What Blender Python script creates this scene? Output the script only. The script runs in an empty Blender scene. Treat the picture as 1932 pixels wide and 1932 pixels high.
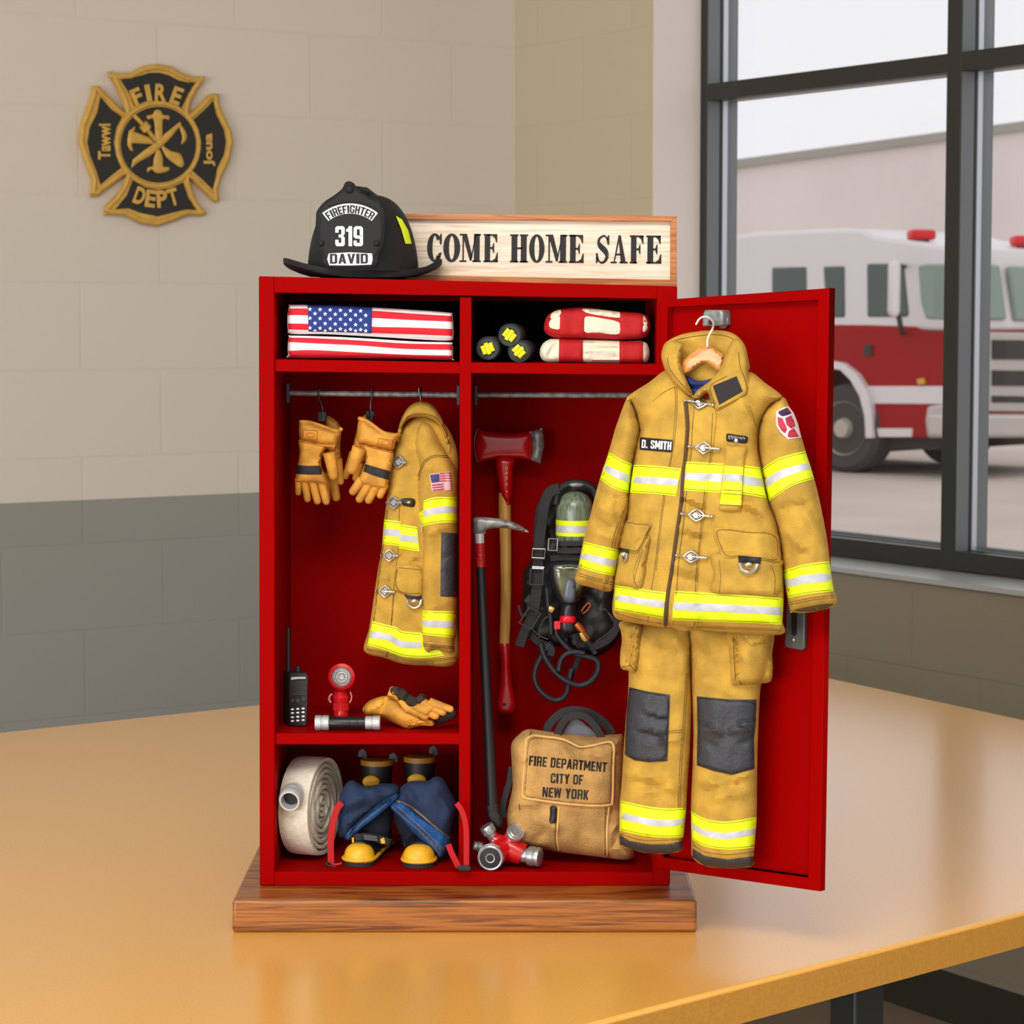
import bpy, bmesh, math, random
import numpy as np
from mathutils import Vector, Matrix, noise
from mathutils.geometry import delaunay_2d_cdt
SC = bpy.context.scene
COL = SC.collection
F = 4726.0
TH = math.atan(372.0 / F)
CT, ST = math.cos(TH), math.sin(TH)
EYE = Vector((0, 0, 1.44))
random.seed(7)

def ray(px, py):
    u = (px - 966.0) / F; v = (966.0 - py) / F
    return Vector((u, CT + v * ST, -ST + v * CT))
def W(px, py, Y):
    d = ray(px, py)
    return EYE + d * (Y / d.y)
def atz(px, py, z):
    d = ray(px, py)
    return EYE + d * ((z - EYE.z) / d.z)
def pp(p):                      # depth distance -> metres for one pixel
    return p / F
class Pl:                       # an upright plane seen by pixel coordinates
    def __init__(s, px, Y, yaw=0.0, p0=None, n=None):
        s.p0 = p0 or W(px, 966, Y)
        a = math.radians(yaw)
        s.n = n or Vector((math.sin(a), -math.cos(a), 0))   # towards the camera
        s.mpp = s.p0.y / F
    def pt(s, px, py, off=0.0):
        d = ray(px, py)
        t = ((s.p0 - EYE).dot(s.n) + off) / d.dot(s.n)
        return EYE + d * t

# ---------------------------------------------------------------- materials
def lin(c):
    return tuple((x / 255 / 12.92) if x / 255 <= 0.04045 else ((x / 255 + 0.055) / 1.055) ** 2.4 for x in c) + (1.0,)
MATS = {}
def mat(name, col, rough=0.6, metal=0.0, bump=0.0, bscale=300.0, var=0.0, vscale=40.0, coat=0.0, spec=0.5, sheen=0.0, vcol=None):
    m = bpy.data.materials.new(name); m.use_nodes = True
    nt = m.node_tree; b = nt.nodes['Principled BSDF']
    b.inputs['Base Color'].default_value = lin(col)
    b.inputs['Roughness'].default_value = rough
    b.inputs['Metallic'].default_value = metal
    b.inputs['Specular IOR Level'].default_value = spec
    b.inputs['Coat Weight'].default_value = coat
    b.inputs['Coat Roughness'].default_value = 0.15
    b.inputs['Sheen Weight'].default_value = sheen
    tc = nt.nodes.new('ShaderNodeTexCoord')
    if var > 0:
        n = nt.nodes.new('ShaderNodeTexNoise'); n.inputs['Scale'].default_value = vscale; n.inputs['Detail'].default_value = 5
        nt.links.new(tc.outputs['Object'], n.inputs['Vector'])
        r = nt.nodes.new('ShaderNodeValToRGB')
        r.color_ramp.elements[0].position = 0.35; r.color_ramp.elements[1].position = 0.65
        c2 = vcol or tuple(max(0, x * (1 - var)) for x in col)
        r.color_ramp.elements[0].color = lin(c2); r.color_ramp.elements[1].color = lin(col)
        nt.links.new(n.outputs['Fac'], r.inputs['Fac']); nt.links.new(r.outputs['Color'], b.inputs['Base Color'])
    if bump > 0:
        n2 = nt.nodes.new('ShaderNodeTexNoise'); n2.inputs['Scale'].default_value = bscale; n2.inputs['Detail'].default_value = 3
        nt.links.new(tc.outputs['Object'], n2.inputs['Vector'])
        bp = nt.nodes.new('ShaderNodeBump'); bp.inputs['Strength'].default_value = bump; bp.inputs['Distance'].default_value = 0.002
        nt.links.new(n2.outputs['Fac'], bp.inputs['Height']); nt.links.new(bp.outputs['Normal'], b.inputs['Normal'])
    MATS[name] = m
    return m
def wood(name, c1, c2, scale=(1.2, 20, 60), rough=0.45, coat=0.2, dist=2.0):
    m = mat(name, c1, rough, coat=coat)
    nt = m.node_tree; b = nt.nodes['Principled BSDF']
    tc = nt.nodes.new('ShaderNodeTexCoord'); mp = nt.nodes.new('ShaderNodeMapping'); mp.inputs['Scale'].default_value = scale
    n = nt.nodes.new('ShaderNodeTexNoise'); n.inputs['Scale'].default_value = 3.0; n.inputs['Detail'].default_value = 7; n.inputs['Distortion'].default_value = dist
    r = nt.nodes.new('ShaderNodeValToRGB'); r.color_ramp.elements[0].position = 0.36; r.color_ramp.elements[1].position = 0.58
    r.color_ramp.elements[0].color = lin(c2); r.color_ramp.elements[1].color = lin(c1)
    nt.links.new(tc.outputs['Object'], mp.inputs['Vector']); nt.links.new(mp.outputs['Vector'], n.inputs['Vector'])
    nt.links.new(n.outputs['Fac'], r.inputs['Fac']); nt.links.new(r.outputs['Color'], b.inputs['Base Color'])
    bp = nt.nodes.new('ShaderNodeBump'); bp.inputs['Strength'].default_value = 0.15; bp.inputs['Distance'].default_value = 0.001
    nt.links.new(n.outputs['Fac'], bp.inputs['Height']); nt.links.new(bp.outputs['Normal'], b.inputs['Normal'])
    return m

# ---------------------------------------------------------------- mesh builder
class MB:
    def __init__(s): s.v = []; s.f = []; s.mi = []; s.cur = 0
    def add(s, vs, fs):
        k = len(s.v); s.v += [Vector(p) for p in vs]
        for q in fs: s.f.append([k + i for i in q]); s.mi.append(s.cur)
    def hexa(s, q1, q2):       # two quads in matching order
        s.add(list(q1) + list(q2), [(0, 1, 2, 3), (7, 6, 5, 4), (0, 4, 5, 1), (1, 5, 6, 2), (2, 6, 7, 3), (3, 7, 4, 0)])
    def box(s, c, sz, ax=None):
        c = Vector(c); X, Y, Z = ax or (Vector((1, 0, 0)), Vector((0, 1, 0)), Vector((0, 0, 1)))
        X, Y, Z = X * sz[0] / 2, Y * sz[1] / 2, Z * sz[2] / 2
        s.hexa([c - X - Y - Z, c + X - Y - Z, c + X + Y - Z, c - X + Y - Z], [c - X - Y + Z, c + X - Y + Z, c + X + Y + Z, c - X + Y + Z])
    def ext(s, quad, d):       # px quad already in world points, extruded by vector d
        d = Vector(d); n = len(quad)
        s.add(list(quad) + [q + d for q in quad], [tuple(range(n)), tuple(range(2 * n - 1, n - 1, -1))] + [(i, n + i, n + (i + 1) % n, (i + 1) % n) for i in range(n)])
    def tube(s, path, r, seg=10, closed=False, flat=None, up=None):
        path = [Vector(p) for p in path]; n = len(path)
        rs = r if isinstance(r, (list, tuple)) else [r] * n
        k = len(s.v); prev = None
        for i, p in enumerate(path):
            a = path[(i - 1) % n] if (closed or i > 0) else path[0]
            b = path[(i + 1) % n] if (closed or i < n - 1) else path[-1]
            t = (b - a).normalized() if (b - a).length > 1e-9 else Vector((0, 0, 1))
            if up is not None: nrm = (up - t * up.dot(t)).normalized()
            elif prev is None:
                g = Vector((0, 1, 0)) if abs(t.y) < 0.9 else Vector((1, 0, 0)); nrm = (g - t * g.dot(t)).normalized()
            else: nrm = (prev - t * prev.dot(t)).normalized()
            prev = nrm; bi = t.cross(nrm)
            for j in range(seg):
                th = 2 * math.pi * j / seg
                w, h = (rs[i], rs[i]) if flat is None else (rs[i], rs[i] * flat)
                if flat is None: s.v.append(p + bi * (w * math.cos(th)) + nrm * (h * math.sin(th)))
                else:
                    c_, s_ = math.cos(th), math.sin(th)
                    c_ = math.copysign(abs(c_) ** 0.4, c_); s_ = math.copysign(abs(s_) ** 0.4, s_)
                    s.v.append(p + bi * (w * c_) + nrm * (h * s_))
        m = n if closed else n - 1
        for i in range(m):
            for j in range(seg):
                a = k + i * seg + j; b = k + i * seg + (j + 1) % seg
                c = k + ((i + 1) % n) * seg + (j + 1) % seg; d = k + ((i + 1) % n) * seg + j
                s.f.append([a, b, c, d]); s.mi.append(s.cur)
        if not closed:
            s.f.append([k + j for j in range(seg)][::-1]); s.mi.append(s.cur)
            s.f.append([k + (n - 1) * seg + j for j in range(seg)]); s.mi.append(s.cur)
    def lathe(s, prof, o, axis=(0, 0, 1), seg=28, sx=1.0, ref=None):   # prof: [(r, h)]
        o = Vector(o); A = Vector(axis).normalized()
        g = Vector(ref) if ref else (Vector((0, 1, 0)) if abs(A.y) < 0.9 else Vector((1, 0, 0)))
        U = (g - A * g.dot(A)).normalized(); V = A.cross(U)
        k = len(s.v); n = len(prof)
        for r, h in prof:
            for j in range(seg):
                th = 2 * math.pi * j / seg
                s.v.append(o + A * h + U * (r * sx * math.cos(th)) + V * (r * math.sin(th)))
        for i in range(n - 1):
            for j in range(seg):
                s.f.append([k + i * seg + j, k + i * seg + (j + 1) % seg, k + (i + 1) * seg + (j + 1) % seg, k + (i + 1) * seg + j]); s.mi.append(s.cur)
        s.f.append([k + j for j in range(seg)][::-1]); s.mi.append(s.cur)
        s.f.append([k + (n - 1) * seg + j for j in range(seg)]); s.mi.append(s.cur)
    def ball(s, c, r, seg=16, rings=10, cut=-1.0, rot=None):   # ellipsoid
        c = Vector(c); r = (r, r, r) if not isinstance(r, (tuple, list)) else r
        k = len(s.v)
        for i in range(rings + 1):
            ph = math.pi * i / rings; zz = max(math.cos(ph), cut)
            for j in range(seg):
                th = 2 * math.pi * j / seg
                q = Vector((r[0] * math.sin(ph) * math.cos(th), r[1] * math.sin(ph) * math.sin(th), r[2] * zz))
                s.v.append(c + (rot @ q if rot else q))
        for i in range(rings):
            for j in range(seg):
                s.f.append([k + i * seg + j, k + (i + 1) * seg + j, k + (i + 1) * seg + (j + 1) % seg, k + i * seg + (j + 1) % seg]); s.mi.append(s.cur)

def build(name, mb, m, parent=None, smooth=True, bevel=0.0, autos=35, label=None, bseg=2):
    me = bpy.data.meshes.new(name)
    me.from_pydata([tuple(v) for v in mb.v], [], mb.f)
    ms = m if isinstance(m, (list, tuple)) else [m]
    for x in ms: me.materials.append(x)
    if len(ms) > 1:
        for p, i in zip(me.polygons, mb.mi): p.material_index = i
    bm = bmesh.new(); bm.from_mesh(me)
    bmesh.ops.remove_doubles(bm, verts=bm.verts, dist=1e-6)
    bmesh.ops.recalc_face_normals(bm, faces=bm.faces)
    bm.to_mesh(me); bm.free()
    for p in me.polygons: p.use_smooth = smooth
    if smooth and autos: me.set_sharp_from_angle(angle=math.radians(autos))
    o = bpy.data.objects.new(name, me); COL.objects.link(o)
    if parent: o.parent = parent
    if bevel > 0:
        b = o.modifiers.new('bevel', 'BEVEL'); b.width = bevel; b.segments = bseg; b.limit_method = 'ANGLE'
        if bseg > 1: 
            for p in me.polygons: p.use_smooth = True
            me.set_sharp_from_angle(angle=math.radians(70))
            b.harden_normals = False
    if label: o['label'] = label
    return o
ROOTS = []
def thing(name, label, cat, group=None, kind=None):
    o = bpy.data.objects.new(name, None); COL.objects.link(o); o.empty_display_size = 0.02
    if label: o['label'] = label
    if cat: o['category'] = cat
    if group: o['group'] = group
    if kind: o['kind'] = kind
    ROOTS.append(o); return o
def tag(o, label, cat, group=None):
    o['label'] = label; o['category'] = cat
    if group: o['group'] = group
    ROOTS.append(o); return o
def finalize():
    bpy.context.view_layer.update()
    for r in ROOTS:
        obs = ([r] if r.type == 'MESH' else []) + [c for c in r.children_recursive if c.type == 'MESH']
        lo = [1e9] * 3; hi = [-1e9] * 3
        for o in obs:
            for v in o.data.vertices:
                for i in range(3):
                    lo[i] = min(lo[i], v.co[i]); hi[i] = max(hi[i], v.co[i])
        c = Vector(((lo[0] + hi[0]) / 2, (lo[1] + hi[1]) / 2, lo[2]))
        for o in obs: o.data.transform(Matrix.Translation(-c))
        r.location = c

# ---------------------------------------------------------------- outlines and reliefs
def cr(pts, n=6, closed=True):     # Catmull-Rom smoothing
    out = []; N = len(pts)
    for i in range(N if closed else N - 1):
        g = lambda k: pts[k % N] if closed else pts[max(0, min(N - 1, k))]
        p0, p1, p2, p3 = g(i - 1), g(i), g(i + 1), g(i + 2)
        for k in range(n):
            t = k / n
            out.append(tuple(0.5 * ((2 * p1[d]) + (-p0[d] + p2[d]) * t + (2 * p0[d] - 5 * p1[d] + 4 * p2[d] - p3[d]) * t * t + (-p0[d] + 3 * p1[d] - 3 * p2[d] + p3[d]) * t ** 3) for d in range(len(p1))))
    if not closed: out.append(tuple(pts[-1]))
    return out
def resamp(pts, step, closed=True):
    out = []; N = len(pts)
    for i in range(N if closed else N - 1):
        a = pts[i]; b = pts[(i + 1) % N]; L = math.dist(a, b); k = max(1, int(round(L / step)))
        for j in range(k):
            t = j / k; out.append(tuple(a[d] + (b[d] - a[d]) * t for d in range(len(a))))
    if not closed: out.append(tuple(pts[-1]))
    return out
def segdist(P, poly, closed=True):
    A = np.array(poly, float); B = np.roll(A, -1, axis=0)
    if not closed: A = A[:-1]; B = B[:-1]
    d = np.full(len(P), 1e9)
    for a, b in zip(A, B):
        ab = b - a; L = ab.dot(ab)
        if L < 1e-12: continue
        t = np.clip(((P - a) @ ab) / L, 0, 1)
        q = P - (a + t[:, None] * ab)
        d = np.minimum(d, np.hypot(q[:, 0], q[:, 1]))
    return d
def inside(P, poly):
    A = np.array(poly, float); B = np.roll(A, -1, axis=0); c = np.zeros(len(P), bool)
    for a, b in zip(A, B):
        if a[1] == b[1]: continue
        cond = ((a[1] > P[:, 1]) != (b[1] > P[:, 1])) & (P[:, 0] < (b[0] - a[0]) * (P[:, 1] - a[1]) / (b[1] - a[1]) + a[0])
        c ^= cond
    return c
def fill(poly, step, holes=()):
    loops = [poly] + list(holes); vs = []; es = []
    for lp in loops:
        k = len(vs); vs += [Vector(p[:2]) for p in lp]; es += [(k + i, k + (i + 1) % len(lp)) for i in range(len(lp))]
    A = np.array(poly); x0, y0 = A.min(0); x1, y1 = A.max(0)
    xs = np.arange(x0 + step * .5, x1, step); ys = np.arange(y0 + step * .5, y1, step * .87)
    G = np.array([(x + (step / 2 if j % 2 else 0), y) for j, y in enumerate(ys) for x in xs]) if len(xs) and len(ys) else np.zeros((0, 2))
    if len(G):
        ok = inside(G, poly) & (segdist(G, poly) > step * .45)
        for h in holes: ok &= ~inside(G, h) & (segdist(G, h) > step * .45)
        vs += [Vector(g) for g in G[ok]]
    r = delaunay_2d_cdt(vs, es, [], 1 if not holes else 2, 1e-5)
    V = [(v.x, v.y) for v in r[0]]; Fc = [tuple(f) for f in r[2]]
    if holes:
        C = np.array([np.mean([V[i] for i in f], axis=0) for f in Fc]); ok = inside(C, poly)
        for h in holes: ok &= ~inside(C, h)
        Fc = [f for f, o in zip(Fc, ok) if o]
    return V, Fc
def sheet(mb, V, Fc, fp, bp):
    k = len(mb.v); n = len(V)
    mb.v += fp + bp
    cnt = {}
    for f in Fc:
        mb.f.append([k + i for i in f]); mb.mi.append(mb.cur)
        mb.f.append([k + n + i for i in reversed(f)]); mb.mi.append(mb.cur)
        for i in range(len(f)):
            a, b = f[i], f[(i + 1) % len(f)]; cnt.setdefault((min(a, b), max(a, b)), []).append((a, b))
    for e, l in cnt.items():
        if len(l) == 1:
            a, b = l[0]; mb.f.append([k + b, k + a, k + n + a, k + n + b]); mb.mi.append(mb.cur)
class Rel:
    """cushioned volume with a traced outline, or a layer lying on another one"""
    def __init__(s, host, outline, T, R=20.0, step=7.0, sm=True, rim=0.0, folds=(), nz=0.0, ns=0.02, back=0.8, holes=(), base=0.0, seed=0.0):
        s.host = host if isinstance(host, Rel) else None
        s.pl = host.pl if s.host else host
        o = cr(outline, 6) if sm else list(outline)
        s.out = resamp(o, step); s.T = T; s.R = R; s.rim = rim; s.folds = folds; s.nz = nz; s.ns = ns; s.backk = back; s.base = base; s.step = step; s.seed = seed
        s.holes = [resamp(h, step) for h in holes]
    def own(s, P):
        d = segdist(P, s.out); ins = inside(P, s.out)
        q = np.clip(d / s.R, 0, 1); pr = np.sqrt(1 - (1 - q) ** 2)
        pr = s.rim + (1 - s.rim) * pr
        pr = np.where(ins | (d < 0.01), pr, 0)
        h = s.T * pr + s.base
        amt = np.clip(d / (s.R * .5), 0, 1) * ins
        for (x0, y0, x1, y1, w, a) in s.folds:
            dd = segdist(P, [(x0, y0), (x1, y1)], False)
            L = max(1.0, math.hypot(x1 - x0, y1 - y0)); 
            h = h + 1.7 * a * np.exp(-(dd / w) ** 2) * amt
        if s.nz:
            nn = np.array([noise.noise(Vector((x * s.ns, y * s.ns * .7, s.seed))) + .5 * noise.noise(Vector((x * s.ns * 2.3, y * s.ns * 1.5, s.seed + 5))) for x, y in P])
            h = h + 1.3 * s.nz * nn * amt
        if s.host: h = np.where(ins, np.maximum(h, .3 * s.T), h)
        return h
    def h(s, P):
        P = np.asarray(P, float).reshape(-1, 2)
        b = s.host.h(P) if s.host else 0.0
        return b + s.own(P)
    def hostH(s, P):
        return s.host.h(np.asarray(P, float).reshape(-1, 2)) if s.host else np.zeros(len(P))
    def pt(s, x, y, off=0.0):
        return s.pl.pt(x, y, float(s.h([(x, y)])[0]) + off)
    def mesh(s, mb):
        V, Fc = fill(s.out, s.step, s.holes)
        P = np.array(V); H = s.h(P)
        if s.host: Bk = s.hostH(P) - 0.0006
        else:
            d = segdist(P, s.out); q = np.clip(d / s.R, 0, 1)
            Bk = s.base - s.backk * s.T * (s.rim + (1 - s.rim) * np.sqrt(1 - (1 - q) ** 2)) - 1e-5
        sheet(mb, V, Fc, [s.pl.pt(x, y, float(h)) for (x, y), h in zip(V, H)], [s.pl.pt(x, y, float(b)) for (x, y), b in zip(V, Bk)])
        return s
    def obj(s, name, m, parent=None, **k):
        mb = MB(); s.mesh(mb); k.setdefault('autos', 50)
        return build(name, mb, m, parent, **k)
def merge(o, mb, m):
    """surface pattern (stitch lines and the like) goes into the mesh of its own part"""
    me = bpy.data.meshes.new('t'); me.from_pydata([tuple(v) for v in mb.v], [], mb.f)
    o.data.materials.append(m); k = len(o.data.materials) - 1
    bm = bmesh.new(); bm.from_mesh(o.data); n = len(bm.faces); bm.from_mesh(me); bm.faces.ensure_lookup_table()
    new = bm.faces[n:]
    bmesh.ops.recalc_face_normals(bm, faces=new)
    for f in new: f.material_index = k; f.smooth = True
    bm.to_mesh(o.data); bm.free(); bpy.data.meshes.remove(me)
def lines(rel, paths, r, m, parent=None, off=0.0, sm=True, seg=5):
    mb = MB()
    for p in paths: line(mb, rel, p, r, off, sm, seg)
    merge(parent, mb, m)
def line(mb, rel, p, r, off=0.0, sm=True, seg=6, closed=False, step=6.0):
    q = cr(p, 5, closed) if (sm and len(p) > 2) else p
    q = resamp(q, step, closed)
    H = rel.h(np.array(q)) if isinstance(rel, Rel) else [0.0] * len(q)
    pl = rel.pl if isinstance(rel, Rel) else rel
    mb.tube([pl.pt(x, y, float(h) + off) for (x, y), h in zip(q, H)], r, seg, closed)
def C(ox, oy, s):
    def f(*p):
        return [(ox + x / s, oy + y / s) for x, y in p]
    return f
cA = C(120, 100, 5.52); cB = C(480, 330, 4.6); cC = C(850, 390, 4.2933); cD = C(530, 720, 5.2216); cE = C(670, 850, 4.493)
cF = C(500, 1160, 4.83); cG = C(500, 1390, 4.83); cH = C(870, 780, 5.682); cI = C(960, 880, 4.2); cJ = C(870, 1320, 5.52)
cK = C(1070, 560, 3.6453); cL = C(1070, 880, 3.6453); cM = C(1130, 1150, 3.5127); cN = C(1220, 0, 2.7135); cO = C(1340, 380, 2.6107)

# ---------------------------------------------------------------- lettering
def text2d(s, bold=0.0):
    cu = bpy.data.curves.new('t', 'FONT'); cu.body = s; cu.offset = bold; cu.resolution_u = 4; cu.size = 1.0
    o = bpy.data.objects.new('t', cu); COL.objects.link(o)
    bpy.context.view_layer.update()
    dg = bpy.context.evaluated_depsgraph_get()
    me = bpy.data.meshes.new_from_object(o.evaluated_get(dg))
    V = [(v.co.x, v.co.y) for v in me.vertices]; Fc = [tuple(p.vertices) for p in me.polygons]
    bpy.data.objects.remove(o); bpy.data.curves.remove(cu); bpy.data.meshes.remove(me)
    a = np.array(V); lo = a.min(0); hi = a.max(0)
    bm = bmesh.new(); vv = [bm.verts.new((x, y, 0)) for x, y in V]
    for f in Fc:
        try: bm.faces.new([vv[i] for i in f])
        except ValueError: pass
    bmesh.ops.remove_doubles(bm, verts=bm.verts, dist=1e-5)
    bm.verts.index_update(); bm.verts.ensure_lookup_table()
    V = [(v.co.x, v.co.y) for v in bm.verts]; Fc = [tuple(v.index for v in f.verts) for f in bm.faces]; bm.free()
    return V, Fc, lo, hi
def text_on(mb, host, s, x0, y0, x1, y1, ht, bold=0.02, T=0.0004, arc=None, lift=0.0):
    """baseline from pixel (x0,y0) to (x1,y1), letter height ht; arc = (cx, cy, r, a0, a1) in degrees"""
    V, Fc, lo, hi = text2d(s, bold)
    w = hi[0] - lo[0]; hh = hi[1] - lo[1]; Q = []
    L = math.hypot(x1 - x0, y1 - y0) or 1; ux, uy = (x1 - x0) / L, (y1 - y0) / L
    for x, y in V:
        a = (x - lo[0]) / w; b = (y - lo[1]) / hh * ht
        if arc:
            cx, cy, r, a0, a1 = arc; th = math.radians(a0 + (a1 - a0) * a); rr = r + (b if a1 < a0 else -b)
            Q.append((cx + rr * math.cos(th), cy - rr * math.sin(th)))
        else: Q.append((x0 + ux * L * a + uy * b, y0 + uy * L * a - ux * b))
    H = host.h(np.array(Q)) if isinstance(host, Rel) else np.zeros(len(Q)); pl = host.pl if isinstance(host, Rel) else host
    sheet(mb, V, Fc, [pl.pt(x, y, float(h) + T + lift) for (x, y), h in zip(Q, H)], [pl.pt(x, y, float(h) - 0.0002 + lift) for (x, y), h in zip(Q, H)])
def letters(host, jobs, m, parent, name='lettering', T=0.0004, **k):
    mb = MB()
    for j in jobs: text_on(mb, host, *j[:7] if not isinstance(j[-1], dict) else j[:-1], **({'T': T, **(j[-1] if isinstance(j[-1], dict) else {})}))
    return build(name, mb, m, parent, smooth=False, **k)
def elli(cx, cy, rx, ry, n=24, a0=0, a1=360, rot=0):
    o = []
    for i in range(n):
        a = math.radians(a0 + (a1 - a0) * i / (n if a1 - a0 == 360 else n - 1)); x, y = rx * math.cos(a), ry * math.sin(a)
        r = math.radians(rot); o.append((cx + x * math.cos(r) - y * math.sin(r), cy + x * math.sin(r) + y * math.cos(r)))
    return o

# ---- condensed heavy block capitals as shapes
def _ring(l, r, b, t, c, a=.34, h=.17, sq=(), gap=None):
    o = [(l + (0 if 'bl' in sq else c), b), (r - (0 if 'br' in sq else c), b), (r, b + (0 if 'br' in sq else c * .5)), (r, t - (0 if 'tr' in sq else c * .5)), (r - (0 if 'tr' in sq else c), t), (l + (0 if 'tl' in sq else c), t), (l, t - (0 if 'tl' in sq else c * .5)), (l, b + (0 if 'bl' in sq else c * .5))]
    i = [(l + a, b + h), (r - a, b + h), (r - a, b + h), (r - a, t - h), (r - a, t - h), (l + a, t - h), (l + a, t - h), (l + a, b + h)]
    q = []
    for k in range(8):
        if gap and k in gap: continue
        m = (k + 1) % 8; q.append([o[k], o[m], i[m], i[k]] if i[m] != i[k] else [o[k], o[m], i[k]])
    return q
def _r(x0, y0, x1, y1): return [(x0, y0), (x1, y0), (x1, y1), (x0, y1)]
A1, B1 = .36, .17
BLOCK = {
 'I': (.44, [_r(0, 0, 1, 1)]), 'T': (.95, [_r(.3, 0, .7, 1), _r(0, 1 - B1, 1, 1)]), 'L': (.85, [_r(0, 0, .4, 1), _r(0, 0, 1, B1)]),
 'E': (.86, [_r(0, 0, .42, 1), _r(0, 0, 1, B1), _r(0, 1 - B1, 1, 1), _r(0, .42, .9, .58)]), 'F': (.86, [_r(0, 0, .42, 1), _r(0, 1 - B1, 1, 1), _r(0, .40, .9, .56)]),
 'H': (1, [_r(0, 0, A1, 1), _r(1 - A1, 0, 1, 1), _r(0, .41, 1, .58)]), 'N': (1.05, [_r(0, 0, .32, 1), _r(.68, 0, 1, 1), [(.0, 1), (.36, 1), (1, 0), (.66, 0)]]),
 'M': (1.35, [_r(0, 0, .26, 1), _r(.74, 0, 1, 1), [(0, 1), (.3, 1), (.62, .2), (.4, .2)], [(.7, 1), (1, 1), (.6, .2), (.38, .2)]]),
 'W': (1.4, [[(0, 1), (.24, 1), (.38, 0), (.14, 0)], [(.14, 0), (.38, 0), (.6, 1), (.42, 1)], [(.4, 1), (.6, 1), (.86, 0), (.62, 0)], [(.62, 0), (.86, 0), (1, 1), (.76, 1)]]),
 'A': (1.08, [[(0, 0), (.32, 0), (.62, 1), (.32, 1)], [(.68, 0), (1, 0), (.68, 1), (.38, 1)], _r(.2, .2, .8, .36)]),
 'V': (1.05, [[(0, 1), (.33, 1), (.62, 0), (.34, 0)], [(.67, 1), (1, 1), (.66, 0), (.38, 0)]]), 'Y': (1.0, [[(0, 1), (.36, 1), (.68, .42), (.32, .42)], [(.64, 1), (1, 1), (.68, .42), (.32, .42)], _r(.31, 0, .69, .45)]),
 'K': (1.0, [_r(0, 0, .36, 1), [(.62, 1), (1, 1), (.6, .5), (.3, .46)], [(.3, .46), (.55, .62), (1, 0), (.6, 0)]]),
 'O': (1.0, _ring(0, 1, 0, 1, .22)), '0': (1.0, _ring(0, 1, 0, 1, .22)), 'D': (1.0, _ring(0, 1, 0, 1, .22, sq=('bl', 'tl'))), 'C': (1.0, _ring(0, 1, 0, 1, .22, gap=(2,)) + [_r(.66, .08, 1, .36), _r(.66, .64, 1, .92)]),
 'G': (1.0, _ring(0, 1, 0, 1, .22, gap=(2,)) + [_r(.66, .08, 1, .5), _r(.5, .38, 1, .5), _r(.66, .66, 1, .92)]),
 'P': (.98, _ring(0, 1, .38, 1, .22, h=.15, sq=('bl', 'tl')) + [_r(0, 0, .36, .5)]), 'R': (1.0, _ring(0, 1, .4, 1, .22, h=.15, sq=('bl', 'tl')) + [_r(0, 0, .36, .5), [(.66, 0), (1, 0), (.96, .45), (.62, .45)]]),
 'S': (.98, [_r(.16, 0, .84, .16), _r(.16, .84, .84, 1), [(0, .6), (.35, .6), (.35, .84), (.84, 1), (.16, 1), (0, .92)], [(.65, .16), (.84, 0), (1, .08), (1, .4), (.65, .4)], [(0, .62), (.35, .66), (1, .38), (.65, .34)], _r(.66, .68, 1, .9), _r(0, .1, .34, .32), [(.16, 0), (.34, .16), (0, .16), (0, .08)], [(.66, .84), (.84, 1), (1, .92), (1, .84)]]),
 '3': (1.0, [_r(.16, 0, .84, .16), _r(.16, .84, .84, 1), [(.64, .54), (1, .6), (1, .92), (.84, 1), (.64, .84)], [(.64, .16), (.84, 0), (1, .08), (1, .44), (.64, .5)], _r(.36, .43, .88, .58), _r(0, .1, .34, .32), _r(0, .68, .34, .9), [(.16, 0), (.34, .16), (0, .16), (0, .08)], [(.16, 1), (.34, .84), (0, .84), (0, .92)]]),
 '1': (.62, [_r(.4, 0, 1, 1), [(0, .72), (.4, .74), (.4, .92), (0, .84)]]),
 '9': (1.0, _ring(0, 1, .38, 1, .2, h=.15) + [_r(.66, .1, 1, .6), _r(.16, 0, .84, .16), _r(0, .1, .34, .28), [(.16, 0), (.34, .16), (0, .16), (0, .08)], [(.66, .16), (.84, 0), (1, .08), (1, .16)]]),
 '.': (.36, [_r(0, 0, 1, .2)]), ' ': (.5, []),
}
def block(mb, host, s, x0, y0, x1, y1, ht, T=.0004, gap=.16, arc=None, slant=0.0):
    L = math.hypot(x1 - x0, y1 - y0) or 1; ux, uy = (x1 - x0) / L, (y1 - y0) / L
    tot = sum(BLOCK[c][0] for c in s) + gap * (len(s) - 1); a = 0.0; n = host.pl.n if isinstance(host, Rel) else host.n
    for ch in s:
        w, ps = BLOCK[ch]
        for p in ps:
            Q = []
            for (x, y) in resamp(p, .34):
                t = (a + x * w) / tot
                if arc:
                    cx, cy, r, a0, a1 = arc; th = math.radians(a0 + (a1 - a0) * t); rr = r + y * ht
                    Q.append((cx + rr * math.cos(th), cy - rr * math.sin(th)))
                else: Q.append((x0 + ux * L * t + uy * y * ht, y0 + uy * L * t - ux * y * ht))
            mb.ext([host.pt(x, y, T) for x, y in Q], -n * (T + .0003))
        a += w + gap
def blocktext(host, jobs, m, parent, name='lettering', **k):
    mb = MB()
    for j in jobs: block(mb, host, *j, **k)
    return build(name, mb, m, parent, smooth=False)
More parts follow.
